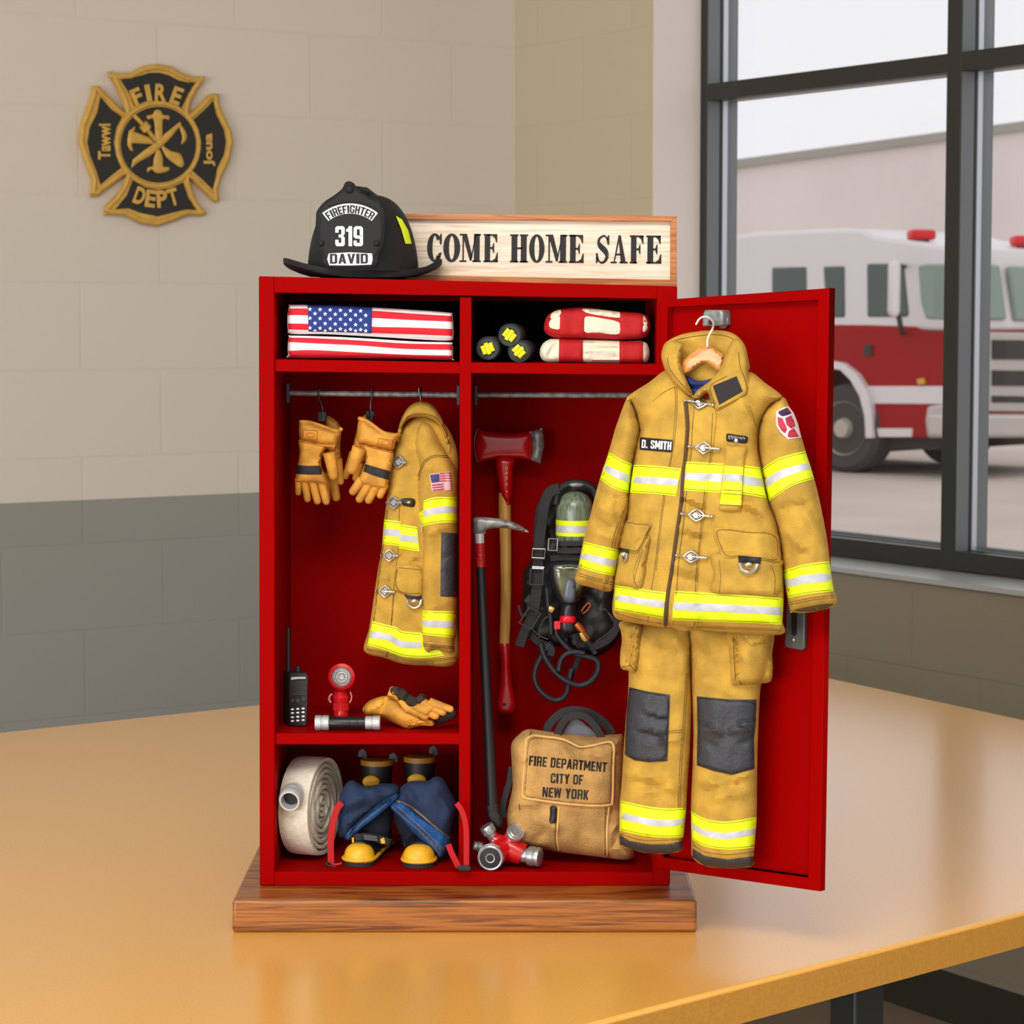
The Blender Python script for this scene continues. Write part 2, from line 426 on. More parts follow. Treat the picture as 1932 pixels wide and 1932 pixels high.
# ================================================================= materials
RED = mat('red_paint', (148, 0, 0), 0.6, spec=0.03)
REDF = mat('red_cloth', (180, 5, 14), 0.75, bump=.3, bscale=500)
CANVAS = mat('tan_fabric', (208, 164, 62), 0.85, bump=.6, bscale=900, var=.14, vscale=45)
CANVAS2 = mat('bag_canvas', (205, 160, 92), 0.85, bump=.7, bscale=500, var=.22, vscale=30)
THREAD = mat('dark_thread', (92, 66, 24), 0.8)
YEL = mat('lime_reflective', (226, 246, 10), 0.6, bump=.2, bscale=700)
SILV = mat('silver_reflective', (205, 206, 216), 0.4, bump=.2, bscale=500, var=.12, vscale=60)
BLKP = mat('black_leather_patch', (50, 52, 58), 0.55, bump=.5, bscale=260)
BLK = mat('black_rubber', (22, 22, 24), 0.5)
BLKW = mat('black_webbing', (34, 35, 38), 0.7, bump=.4, bscale=900)
DGREY = mat('dark_grey', (62, 66, 72), 0.5)
CHROME = mat('chrome', (196, 190, 184), 0.3, .9)
STEEL = mat('grey_steel', (158, 162, 158), 0.42, 0.35, var=.3, vscale=120)
ALU = mat('brushed_aluminium', (205, 208, 210), 0.4, 0.35)
LEATHER = mat('tan_leather', (226, 160, 56), 0.7, bump=.4, bscale=300, var=.2, vscale=45)
LEATHD = mat('leather_seam', (140, 84, 20), 0.8)
WHITE = mat('white_print', (245, 245, 245), 0.6)
BLACKP = mat('black_print', (8, 8, 8), 0.6)
CREAM = mat('cream_cloth', (228, 222, 196), 0.85, bump=.5, bscale=500)
HOSE = mat('hose_canvas', (226, 221, 200), 0.9, bump=.5, bscale=600, var=.06, vscale=150)
NAVY = mat('navy_cloth', (28, 50, 84), 0.85, bump=.5, bscale=500, var=.2, vscale=30)
BLUE = mat('blue_trim', (14, 84, 150), 0.8, bump=.4, bscale=500, var=.2, vscale=60)
FLAGW = mat('flag_white', (240, 236, 236), 0.8, bump=.3, bscale=400)
FLAGR = mat('flag_red', (208, 22, 40), 0.8, bump=.3, bscale=400)
FLAGB = mat('flag_blue', (26, 52, 128), 0.8, bump=.3, bscale=400)
BOOTY = mat('yellow_rubber', (240, 182, 32), 0.4, var=.06, vscale=90)
BRASS = mat('brass', (200, 170, 100), 0.35, 0.9)
COPPER = mat('copper', (200, 110, 50), 0.4, 0.7)
REDM = mat('red_enamel', (190, 12, 20), 0.25, coat=.4)
HELM = mat('helmet_shell', (25, 26, 28), 0.65, spec=.3, bump=.15, bscale=300)
GOLD = mat('gold_paint', (214, 170, 76), 0.5, 0.0, var=.08, vscale=60)
EMBK = mat('emblem_black', (34, 34, 30), 0.6)
OAK = wood('oak_base', (168, 102, 38), (98, 52, 16), scale=(2.2, 18, 60), coat=.35, dist=1.2)
OAKF = wood('oak_frame', (196, 126, 66), (160, 92, 42), scale=(3, 20, 50))
PINE = wood('whitewashed_pine', (240, 228, 206), (214, 194, 164), scale=(2, 20, 60), rough=.6, coat=0)
ASHW = wood('ash_handle', (222, 172, 84), (190, 136, 56), scale=(60, 60, 3), coat=.3)
HANGW = wood('hanger_wood', (232, 166, 92), (204, 132, 62), scale=(6, 20, 30), coat=.4)

# ================================================================= the room
dL = Vector((.8389, .5443, 0)); dR = Vector((.5443, -.8389, 0)); C0 = Vector((.008, 6.4, 0)); UP = Vector((0, 0, 1))
def blockwall(name, paint, low, split, zoff=.112, xoff=0.0, mort=.965):
    m = bpy.data.materials.new(name); m.use_nodes = True; nt = m.node_tree; b = nt.nodes['Principled BSDF']; L = nt.links
    tc = nt.nodes.new('ShaderNodeTexCoord'); sp = nt.nodes.new('ShaderNodeSeparateXYZ'); cb = nt.nodes.new('ShaderNodeCombineXYZ')
    L.new(tc.outputs['Object'], sp.inputs[0])
    ax = nt.nodes.new('ShaderNodeMath'); ax.operation = 'ADD'; ax.inputs[1].default_value = 20 + xoff
    az = nt.nodes.new('ShaderNodeMath'); az.operation = 'ADD'; az.inputs[1].default_value = 20 - zoff
    L.new(sp.outputs['X'], ax.inputs[0]); L.new(sp.outputs['Z'], az.inputs[0]); L.new(ax.outputs[0], cb.inputs['X']); L.new(az.outputs[0], cb.inputs['Y'])
    br = nt.nodes.new('ShaderNodeTexBrick'); br.inputs['Scale'].default_value = 1.0; br.inputs['Brick Width'].default_value = .4; br.inputs['Row Height'].default_value = .2
    br.inputs['Mortar Size'].default_value = .004; br.inputs['Mortar Smooth'].default_value = .6; br.inputs['Color1'].default_value = (1, 1, 1, 1); br.inputs['Color2'].default_value = (.97, .97, .97, 1)
    br.inputs['Mortar'].default_value = (mort, mort, mort, 1)
    L.new(cb.outputs[0], br.inputs['Vector'])
    gt = nt.nodes.new('ShaderNodeMath'); gt.operation = 'GREATER_THAN'; gt.inputs[1].default_value = split
    L.new(sp.outputs['Z'], gt.inputs[0])
    mx = nt.nodes.new('ShaderNodeMix'); mx.data_type = 'RGBA'; mx.inputs['A'].default_value = lin(low); mx.inputs['B'].default_value = lin(paint); L.new(gt.outputs[0], mx.inputs['Factor'])
    mu = nt.nodes.new('ShaderNodeMix'); mu.data_type = 'RGBA'; mu.blend_type = 'MULTIPLY'; mu.inputs['Factor'].default_value = 1
    L.new(mx.outputs['Result'], mu.inputs['A']); L.new(br.outputs['Color'], mu.inputs['B']); L.new(mu.outputs['Result'], b.inputs['Base Color'])
    no = nt.nodes.new('ShaderNodeTexNoise'); no.inputs['Scale'].default_value = 160; L.new(tc.outputs['Object'], no.inputs['Vector'])
    b1 = nt.nodes.new('ShaderNodeBump'); b1.inputs['Strength'].default_value = .25; b1.inputs['Distance'].default_value = .002; L.new(no.outputs['Fac'], b1.inputs['Height'])
    b2 = nt.nodes.new('ShaderNodeBump'); b2.inputs['Strength'].default_value = .2; b2.inputs['Distance'].default_value = .004; b2.invert = True
    L.new(br.outputs['Fac'], b2.inputs['Height']); L.new(b1.outputs['Normal'], b2.inputs['Normal']); L.new(b2.outputs['Normal'], b.inputs['Normal'])
    b.inputs['Roughness'].default_value = .55; b.inputs['Specular IOR Level'].default_value = .3
    return m
WALLM = blockwall('painted_block_wall', (216, 208, 196), (150, 150, 143), 1.015, xoff=.987)
WALLR = blockwall('painted_block_wall_backlit', (204, 192, 164), (138, 130, 112), 1.015, xoff=.1)  # darker copy of the left wall paint, backlit shade put into the colour
def struct(name, mb, m, org=None, dx=None, smooth=False, bevel=0, parent=None):
    """a piece of the setting; org/dx give it a frame of its own"""
    if org is not None:
        M = Matrix((( dx.x, -dx.y, 0, org.x), (dx.y, dx.x, 0, org.y), (0, 0, 1, org.z), (0, 0, 0, 1)))
        inv = M.inverted(); mb.v = [inv @ v for v in mb.v]
    o = build(name, mb, m, parent, smooth=smooth, bevel=bevel)
    if org is not None and not parent: o.matrix_world = M
    if not parent: o['kind'] = 'structure'
    return o
H = 3.0; OUT = dL     # outwards through the window wall
OUTL = -dR            # outwards through the left wall
def wallbox(mb, o, d, t0, t1, z0, z1, n, th):
    a = o + d * t0; b = o + d * t1
    q = [Vector((a.x, a.y, z0)), Vector((b.x, b.y, z0)), Vector((b.x, b.y, z1)), Vector((a.x, a.y, z1))]
    mb.hexa(q, [p + n * th for p in q])
mb = MB(); wallbox(mb, C0, -dL, -.3, 6.0, 0, H, OUTL, .25); struct('wall_left', mb, WALLM, C0, dL)
WIN0, WIN1, SILL, WTOP = .5915, 3.3, .897, 2.62
mb = MB()
wallbox(mb, C0, dR, 0, WIN0, 0, H, OUT, .226); wallbox(mb, C0, dR, WIN0, WIN1, 0, SILL, OUT, .226)
wallbox(mb, C0, dR, WIN0, WIN1, WTOP, H, OUT, .226); wallbox(mb, C0, dR, WIN1, 5.5, 0, H, OUT, .226)
struct('wall_right', mb, WALLR, C0, dR)
TRIM = mat('painted_jamb', (228, 220, 214), .6, bump=.1, bscale=200)
SILLM = mat('sill_metal', (176, 182, 180), .35, .2)
mb = MB(); wallbox(mb, C0 + OUT * -.002 + dR * .001, dR, WIN0, WIN0 + .004, SILL, WTOP, OUT, .136); struct('trim_1', mb, TRIM)
mb = MB(); a = C0 + OUT * -.012
wallbox(mb, a, dR, WIN0 + .002, WIN1, SILL - .004, SILL + .006, OUT, .15); struct('trim_2', mb, SILLM)
BASEB = mat('dark_baseboard', (44, 42, 32), .5)
mb = MB(); wallbox(mb, C0 - OUT * .015, dR, 0.0, 5.5, 0, .1, OUT, .015); struct('baseboard_right', mb, BASEB)
mb = MB(); wallbox(mb, C0 - OUTL * .015, -dL, 0.0, 6, 0, .1, OUTL, .015); struct('baseboard_left', mb, BASEB)
FLOORM = mat('floor_tile', (150, 138, 118), .45, var=.1, vscale=3)
def quadslab(mb, pts, z0, z1): mb.ext([Vector((p.x, p.y, z1)) for p in pts], (0, 0, z0 - z1))
room = [C0, C0 + dR * 5.5, C0 + dR * 5.5 - dL * 6, C0 - dL * 6]
mb = MB(); quadslab(mb, room, -.05, 0); struct('floor', mb, FLOORM)
CEILM = mat('ceiling_paint', (225, 222, 214), .8)
mb = MB(); quadslab(mb, [C0 - dL * .0, C0 + dR * 5.5, C0 + dR * 5.5 - dL * 5.4, C0 - dL * 5.4], H, H + .1); struct('ceiling', mb, CEILM)

# window: frame bars in the opening, panes behind them
FRD = mat('window_frame_dark', (52, 54, 50), .45, .3); FRG = mat('window_frame_grey', (112, 118, 120), .4, .3); FRB = mat('window_stop_bright', (200, 205, 214), .3, .5)
GLASS = bpy.data.materials.new('window_glass'); GLASS.use_nodes = True
nt = GLASS.node_tree; nt.nodes.remove(nt.nodes['Principled BSDF']); g = nt.nodes.new('ShaderNodeBsdfGlass'); tr = nt.nodes.new('ShaderNodeBsdfTransparent'); gl = nt.nodes.new('ShaderNodeBsdfGlossy'); gl.inputs['Roughness'].default_value = .02
ms = nt.nodes.new('ShaderNodeMixShader'); ms.inputs[0].default_value = .02; nt.links.new(tr.outputs[0], ms.inputs[1]); nt.links.new(gl.outputs[0], ms.inputs[2]); nt.links.new(ms.outputs[0], nt.nodes['Material Output'].inputs['Surface']); nt.nodes.remove(g)
WP = Pl(0, 1, p0=C0 + OUT * .1346, n=-OUT)      # front plane of the window frame
def tz(px, py):       # along-wall distance and height on the frame plane
    p = WP.pt(px, py); return (p - C0).dot(dR), p.z
m0 = tz(1780, 600)[0]; m1 = tz(1807, 600)[0]; s1 = tz(1331, 600)[0]
zt1 = tz(1393, 151)[1]; zt0 = tz(1393, 183.5)[1]; zb1 = tz(1563, 1013)[1]; zb0 = tz(1563, 1047)[1]
FO = C0 + OUT * .1346
win = thing('window_1', None, None, kind='structure'); ROOTS.remove(win)
def bar(t0, t1, z0, z1, k0, k1, mb): wallbox(mb, FO + OUT * k0, dR, t0, t1, z0, z1, OUT, k1 - k0)
fr = MB(); st = MB(); gy = MB()
verts = [(WIN0, s1), (m0, m1), (m0 + 1.0, m1 + 1.0), (WIN1 - .03, WIN1)]
for i, (a, b) in enumerate(verts):
    bar(a, b, SILL, WTOP, 0, .003, fr); bar(a, b - .0003, SILL, WTOP, .003, .038, gy)  # bar sides greyer than the front plate: sky light put into the colour
    bar(a + (0 if i == 0 else .002), b - .004, SILL, WTOP, .038, .05, fr)
    bar(a + .002, b - .001, SILL, WTOP, .05, .064, st); bar(a + .001, b, SILL, WTOP, .064, .092, gy)
for z0, z1 in ((zt0, zt1), (zb0, zb1), (WTOP - .05, WTOP)):
    bar(WIN0, WIN1, z0, z1, 0.0005, .04, fr)
    bar(WIN0, WIN1, z0 + .004, z1 + .0, .04, .05, fr); bar(WIN0, WIN1, z0 + .002, z1 - .001, .05, .066, st); bar(WIN0, WIN1, z0 + .002, z1 + .006, .066, .09, gy)
build('window_frame', fr, FRD, win, smooth=False, bevel=.0012); build('glazing_stop', st, FRB, win, smooth=False, label='bright metal glazing stop'); build('outer_frame', gy, FRG, win, smooth=False)
edges = [s1, m0, m1, m0 + 1.0, m1 + 1.0, WIN1 - .03]
for i in range(0, 6, 2):
    for z0, z1 in ((zb1, zt0), (zt1, WTOP - .05)):
        g = MB(); bar(edges[i] - .001, edges[i + 1] + .001, z0, z1, .068, .072, g); build('pane', g, GLASS, win, smooth=False)

# ================================================================= outside
GZ = -.36
GROUND = mat('concrete_ground', (205, 190, 178), .9, var=.06, vscale=.6)
BLDG = mat('pale_building', (240, 230, 225), .9, var=.03, vscale=.3)
BLDT = mat('building_coping', (170, 166, 158), .8)
g0 = C0 + OUT * .3 - dR * 90; g1 = C0 + OUT * .3 + dR * 30
mb = MB(); quadslab(mb, [g0, g1, g1 + OUT * 150, g0 + OUT * 150], GZ - .2, GZ); o = struct('ground', mb, GROUND)
pa = W(1300, 329, 70); pb = W(2400, 231, 56)
mb = MB(); dd = Vector((2, 20, 0))
mb.ext([Vector((pa.x, pa.y, GZ)), Vector((pb.x, pb.y, GZ)), Vector((pb.x, pb.y, pa.z + .9)), Vector((pa.x, pa.y, pa.z))], dd)
bt = thing('warehouse_building', 'long pale windowless building standing behind the fire engine outside the window', 'building')
build('wall', mb, BLDG, bt, smooth=False)
mb = MB(); mb.hexa([pa + Vector((-.1, -.15, 0)), Vector((pb.x, pb.y - .15, pa.z + .9)), Vector((pb.x, pb.y, pa.z + .9)), pa], [pa + Vector((-.1, -.15, .22)), Vector((pb.x, pb.y - .15, pa.z + 1.12)), Vector((pb.x, pb.y, pa.z + 1.12)), pa + Vector((0, 0, .22))])
build('roof_coping', mb, BLDT, bt, smooth=False)

# ---- fire engine
TW = mat('engine_white', (228, 222, 222), .35, coat=.3); TR = mat('engine_red', (160, 4, 14), .5, coat=.0, spec=.2); TGL = mat('engine_glass', (70, 84, 80), .15, spec=.6)
TGL2 = mat('windscreen_glass', (140, 160, 150), .15); TIRE = mat('tyre_rubber', (66, 62, 58), .8); HUB = mat('hub_metal', (190, 180, 168), .5, .3); GRL = mat('grille_chrome', (200, 192, 186), .4, .3)
UND = mat('engine_underbody', (60, 56, 52), .8); BEAC = mat('beacon_red', (220, 30, 36), .3); AMB = mat('amber_marker', (220, 170, 40), .4)
aS = math.radians(-46)            # side faces left-front
tn = Vector((math.sin(aS), -math.cos(aS), 0)); ta = Vector((math.cos(aS), math.sin(aS), 0))   # ta: towards the front
TS = Pl(0, 1, p0=W(1595, 820, 28.6), n=tn)
TFp = TS.pt(1812, 600); TFr = Pl(0, 1, p0=TFp, n=ta)
eng = thing('fire_engine', 'red and white fire engine parked on the concrete outside the window', 'fire truck')
inw = -tn * 2.4
def side(mb, pts, off=0.0, depth=None, sm=False):
    q = [TS.pt(x, y, off) for x, y in (cr(pts, 5) if sm else pts)]
    mb.ext(q, depth if depth is not None else -tn * .05)
mb = MB(); side(mb, cO((-900, 170), (130, 165), (240, 150), (640, 131), (745, 136), (820, 170), (1195, 225), (1210, 300), (1225, 640), (-900, 600)), depth=inw); build('cab_body', mb, TW, eng, smooth=False, bevel=.05)
mb = MB(); side(mb, cO((-900, 600), (780, 605), (1010, 615), (1060, 640), (1225, 640), (1225, 1165), (800, 1165), (790, 1040), (760, 950), (700, 860), (640, 810), (570, 800), (480, 830), (420, 900), (390, 1000), (380, 1165), (-900, 1165)), depth=inw, off=.005); build('red_panel', mb, TR, eng, smooth=False, bevel=.02)
mb = MB(); side(mb, cO((770, 910), (1225, 910), (1225, 998), (790, 995)), off=.02); side(mb, cO((-900, 910), (400, 905), (385, 995), (-900, 998)), off=.02); build('white_stripe', mb, TW, eng, smooth=False)
mb = MB(); side(mb, cO((570, 782), (650, 795), (720, 850), (775, 940), (795, 1040), (800, 1165), (765, 1165), (760, 1060), (735, 960), (690, 880), (640, 830), (570, 818), (500, 830), (440, 900), (410, 1000), (405, 1165), (370, 1165), (380, 1000), (415, 880), (480, 800)), off=.09, depth=-tn * .1); build('wheel_arch', mb, TW, eng, smooth=False)
mb = MB(); side(mb, cO((-800, 1165), (1225, 1165), (1100, 1225), (950, 1215), (760, 1240), (-800, 1240)), depth=inw, off=-.15); build('underbody', mb, UND, eng, smooth=False)
for pts in (((300, 325), (470, 322), (472, 575), (300, 575)), ((553, 320), (658, 318), (660, 572), (570, 572)), ((768, 306), (950, 306), (975, 560), (960, 570), (770, 570))):
    mb = MB(); side(mb, cO(*pts), off=.02); build('side_window', mb, TGL, eng, smooth=False, bevel=.03)
mb = MB(); side(mb, cO((1020, 318), (1060, 308), (1190, 308), (1195, 585), (1060, 580), (1035, 500)), off=.02); build('corner_window', mb, TGL2, eng, smooth=False, bevel=.03)
mb = MB(); side(mb, cO((820, 1118), (995, 1118), (990, 1160), (830, 1160)), off=.03); build('step_light', mb, TW, eng, smooth=False)
mb = MB(); side(mb, cO((1065, 1010), (1120, 1000), (1215, 1000), (1215, 1168), (1065, 1165), (1055, 1080)), off=.06, depth=-tn * .1); build('bumper_side', mb, GRL, eng, smooth=False, bevel=.03)
mb = MB(); side(mb, cO((1015, 875), (1050, 870), (1055, 900), (1020, 905)), off=.04); build('marker_light', mb, AMB, eng, smooth=False, bevel=.01)
mb = MB(); side(mb, cO((755, 705), (790, 705), (790, 762), (755, 762)), off=.04); build('door_latch', mb, UND, eng, smooth=False, bevel=.01)
def wheel(c, nm='wheel'):
    m1 = MB(); ax = -tn
    m1.lathe([(.30, 0), (.44, -.02), (.50, .03), (.515, .1), (.515, .26), (.49, .32), (.3, .34)], c, ax, 36); w = build(nm, m1, TIRE, eng)
    m2 = MB(); m2.lathe([(.05, -.07), (.1, -.07), (.12, .0), (.2, .05), (.27, .04), (.31, -.02), (.31, .03)], c, ax, 28); build('hub', m2, HUB, w)
wc = TS.pt(1593, 808, .03); wheel(wc)
wheel(wc - tn * 1.95 + Vector((0, 0, 0)))
wheel(wc - ta * 4.2)
mir = TS.pt(*cO((905, 430))[0], .5)
mb = MB(); mb.box(mir, (.27, .12, .62), (ta * .7 + tn * .7, tn * .7 - ta * .7, UP)); mo = build('wing_mirror', mb, TW, eng, smooth=True, bevel=.06)
mb = MB(); mb.tube([TS.pt(*cO((945, 650))[0], 0), TS.pt(*cO((935, 600))[0], .45), mir], .03, 8); mb.tube([TS.pt(*cO((960, 320))[0], 0), mir + UP * .25], .02, 8); build('mirror_arm', mb, UND, mo)
def front(mb, pts, off=0.0, th=.06): mb.ext([TFr.pt(x, y, off) for x, y in pts], -ta * th)
for pts in (((1330, 305), (1430, 312), (1465, 585), (1330, 585)), ((1478, 318), (1700, 325), (1700, 590), (1505, 590)), ):
    mb = MB(); front(mb, cO(*pts), .02); build('windscreen', mb, TGL2, eng, smooth=False, bevel=.03)
mb = MB(); front(mb, cO((1215, 640), (1800, 650), (1800, 1040), (1215, 1035)), .03, .1); build('front_panel', mb, GRL, eng, smooth=False, bevel=.02)
for y0, y1 in ((682, 778), (832, 908), (958, 990)):
    mb = MB(); front(mb, cO((1395, y0), (1800, y0 + 6), (1800, y1 + 3), (1395, y1)), .05, .04); build('grille_slot', mb, UND, eng, smooth=False)
mb = MB(); front(mb, cO((1215, 1050), (1800, 1052), (1800, 1165), (1215, 1165)), .35, .4); build('bumper', mb, GRL, eng, smooth=False, bevel=.04)
for p in ((1040, 165), (1650, 190)):
    base = TS.pt(*cO(p)[0], -.25) if p[0] < 1300 else TFr.pt(*cO((1545, 195))[0], -.3)
    mb = MB(); mb.box(base, (.3, .2, .12), (ta * .5 - tn * .86, ta * .86 + tn * .5, UP)); build('beacon', mb, BEAC, eng, smooth=False, bevel=.04)
    mb = MB(); mb.box(base - UP * .11, (.15, .15, .12)); build('beacon_mount', mb, UND, eng, smooth=False)

# ================================================================= table
TZ = .74
A_ = atz(1365, 1236, TZ); b1 = atz(0, 1382, TZ); c1 = atz(1932, 1358, TZ); e1 = atz(1332, 1875, TZ); e2 = atz(1932, 1720, TZ)
def isect(p, d, q, e):
    k = (q - p).cross(e).z / d.cross(e).z; return p + d * k
Cc = isect(A_, c1 - A_, e1, e2 - e1)
B_ = A_ + (b1 - A_).normalized() * 2.35
D_ = isect(B_, Cc - A_, e1, e2 - e1)
TABM = mat('tabletop_laminate', (248, 186, 86), .4, spec=.5, bump=.12, bscale=900, var=.04, vscale=300, coat=1.0)
TABM.node_tree.nodes['Principled BSDF'].inputs['Coat Roughness'].default_value = .2
TEDGE = mat('tabletop_edge', (206, 146, 56), .5, var=.06, vscale=200)
LEGM = mat('table_leg_metal', (52, 56, 56), .45, .5)
tb = thing('table', 'large orange wood laminate table filling the foreground below the red locker', 'table')
mb = MB(); quadslab(mb, [A_, B_, D_, Cc], TZ - .042, TZ); build('tabletop', mb, TABM, tb, smooth=True, bevel=.004, bseg=3)
def inset(p, k):
    c = (A_ + B_ + Cc + D_) / 4; return p + (c - p).normalized() * k
# edge bands on the two visible long sides
def band(p, q, nm):
    d = (q - p).normalized(); n = Vector((d.y, -d.x, 0)); c = (A_ + D_) / 2
    if (p + n - c).length < (p - c).length: n = -n
    mb = MB(); a = p + n * .0002 + d * .004; b = q + n * .0002 - d * .004
    mb.hexa([Vector((a.x, a.y, TZ - .041)), Vector((b.x, b.y, TZ - .041)), Vector((b.x, b.y, TZ - .005)), Vector((a.x, a.y, TZ - .005))], [Vector((x.x + n.x * .0015, x.y + n.y * .0015, z)) for x, z in ((a, TZ - .041), (b, TZ - .041), (b, TZ - .005), (a, TZ - .005))])
    build(nm, mb, TEDGE, tb, smooth=False)
band(D_, Cc, 'edge_band'); band(A_, Cc, 'edge_band'); band(A_, B_, 'edge_band')
lp = atz(1617, 1866, TZ - .042); lp = Vector((lp.x, lp.y, 0)); lv = lp.normalized(); lp += lv * .16
ex = (Cc - D_).normalized(); ey = Vector((-ex.y, ex.x, 0))
for q in (lp, inset(A_, .35), inset(B_, .35), inset(D_, .35)):
    mb = MB(); mb.box((q.x, q.y, (TZ - .042) / 2), (.045, .045, TZ - .042), (dR, dL, UP)); build('table_leg', mb, LEGM, tb, smooth=False, bevel=.003)
print('TABLE', A_, B_, Cc, D_, 'ang', math.degrees((B_ - A_).angle(Cc - A_)))
# ================================================================= plinth and locker
Z1 = 2.871; ZB = 3.09; dY = Vector((0, 1, 0))
def slab(mb, pts, Ya, Yb):   # px quad on the front plane Ya, straight back to Yb
    mb.ext([W(x, y, Ya) for x, y in pts], (0, Yb - Ya, 0))
mb = MB(); q = [(438, 1698), (1315, 1698), (1315, 1771), (438, 1771)]
fp = [W(x, y, 2.8) for x, y in q]
for p in fp[2:]: p.z = TZ + .0003
fp[0].z = fp[1].z = (fp[0].z + fp[1].z) / 2; PZ = fp[0].z
mb.ext(fp, (0, .42, 0))
tag(build('wooden_plinth', mb, OAK, smooth=True, bevel=.004, bseg=4), 'thick brown oak plinth lying on the table under the red locker', 'plinth')
lk = thing('locker', 'open bright red two-column fire locker standing on the oak plinth', 'locker')
BV = .0016
FLZ = PZ + .0002
def side_panel(x0, x1, xb0, xb1, yt0, yt1):
    mb = MB(); a = [W(x0, yt0, Z1), W(x1, yt1, Z1), W(xb1, 1678, Z1), W(xb0, 1678, Z1)]
    a[2].z = a[3].z = FLZ; mb.ext(a, (0, ZB - Z1, 0)); build('side_panel', mb, RED, lk, bevel=BV)
# outer shell (one panel per side; the front edges read as the face frame)
TLt = lambda x: 521 + (x - 488) * 19 / 790
side_panel(488, 518, 490, 519, TLt(488), TLt(518)); side_panel(1240, 1278, 1232, 1264, TLt(1240), TLt(1278))
mb = MB(); a = [W(517.5, TLt(517) , Z1), W(1240.5, TLt(1240), Z1), W(1240.5, 564, Z1), W(517.5, 552, Z1)]; mb.ext(a, (0, ZB - Z1, 0)); build('top_panel', mb, RED, lk, bevel=.0008)
mb = MB(); a = [W(518, 1645, Z1), W(1233, 1645, Z1), W(1233, 1678, Z1), W(518, 1678, Z1)]; a[2].z = a[3].z = FLZ; mb.ext(a, (0, ZB - Z1, 0)); build('bottom_panel', mb, RED, lk, bevel=.0008)
FZ = W(900, 1645, Z1).z      # compartment floor height
mb = MB(); a = [W(505, 530, ZB - .008), W(1270, 545, ZB - .008), W(1255, 1600, ZB - .008), W(505, 1600, ZB - .008)]; a[0].x = W(500, 0, Z1).x; a[3].x = a[0].x; a[1].x = a[2].x = W(1262, 0, Z1).x; a[2].z = a[3].z = FLZ + .003; a[0].z = W(500, 530, Z1).z; a[1].z = W(1262, 548, Z1).z
mb.ext(a, (0, .007, 0)); build('back_panel', mb, RED, lk, smooth=False)
mb = MB(); slab(mb, [(867.5, 560), (889.5, 560.5), (887, 1650), (865.5, 1650)], Z1 + .004, ZB - .009); build('divider', mb, RED, lk, bevel=.0008)
for x0, x1, y0, y1, b0, b1 in ((517, 868, 678, 684, 701, 705), (888, 1241, 684, 687, 704, 708), (518, 867, 1383.6, 1383.6, 1404.6, 1404.6)):
    mb = MB(); slab(mb, [(x0, y0), (x1, y1), (x1, b1), (x0, b0)], Z1 + .004, ZB - .009); build('shelf', mb, RED, lk, bevel=.0008)
DARKM = mat('cubby_painted_dark', (14, 10, 10), .95, spec=.1)  # darkness of the top cubbies, put into a flat black sheet
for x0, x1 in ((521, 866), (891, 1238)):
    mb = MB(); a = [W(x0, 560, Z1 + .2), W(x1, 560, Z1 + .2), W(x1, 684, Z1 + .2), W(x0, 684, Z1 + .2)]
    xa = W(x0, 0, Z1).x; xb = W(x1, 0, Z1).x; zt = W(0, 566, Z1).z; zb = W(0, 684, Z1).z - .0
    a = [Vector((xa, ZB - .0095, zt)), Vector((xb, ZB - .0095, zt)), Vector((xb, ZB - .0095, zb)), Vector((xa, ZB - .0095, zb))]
    mb.ext(a, (0, .001, 0)); build('cubby_dark_sheet', mb, DARKM, lk, smooth=False, label='black sheet standing in for the dark at the back of the top cubby')
RZ = 2.975
for x0, y0, x1, y1 in ((545, 741.5, 864, 745.5), (899, 745, 1228, 746)):
    mb = MB(); mb.tube([W(x0, y0, RZ), W(x1, y1, RZ)], .0034, 14); rod = build('hanging_rod', mb, STEEL, lk)
    for xx, yy in ((x0 - 1, y0), (x1 + 1, y1)):
        mb = MB(); mb.box(W(xx, yy, RZ), (.004, .016, .024)); build('rod_flange', mb, DGREY, rod, bevel=.001)
# ---- the open door
DP = Pl(0, 1, p0=W(1250, 1000, Z1 - .004), n=None or Vector((-.7092, -.705, 0)).normalized())
def doorpts(pts, off=0.0): return [DP.pt(x, y, off) for x, y in pts]
DN = DP.n
dr = build('door', (lambda m: (m.ext(doorpts([(1245, 566), (1566, 543.5), (1547, 1682), (1237, 1638)]), -DN * .010), m)[1])(MB()), RED, lk, bevel=.002, label='open red door hinged on the right of the locker')
FR = [((1245, 566), (1566, 543.5), (1543, 566.5), (1261, 580)), ((1566, 543.5), (1547, 1682), (1524, 1655), (1543, 566.5)), ((1547, 1682), (1237, 1638), (1252, 1617), (1524, 1655)), ((1237, 1638), (1245, 566), (1261, 580), (1252, 1617))]
mb = MB()
for f in FR: mb.ext(doorpts(f, .009), -DN * .0095)
build('door_frame', mb, RED, dr, bevel=.0007)
# latch plate
mb = MB(); mb.ext(doorpts([(1484, 1130), (1518, 1130), (1517, 1223), (1513, 1227), (1483, 1222), (1480, 1218)], .006), -DN * .006); lt = build('latch_plate', mb, mat('latch_metal', (112, 116, 116), .45, .5), dr, bevel=.001)
mb = MB(); mb.ext(doorpts([(1493, 1130), (1503, 1130), (1502, 1196), (1499, 1200), (1493, 1197)], .0072), -DN * .003); build('latch_slot', mb, BLK, lt, smooth=False)
mb = MB(); mb.lathe([(.0024, 0), (.0024, .0008), (.001, .0014)], DP.pt(1496, 1207, .006), DN, 14); build('screw', mb, CHROME, lt)
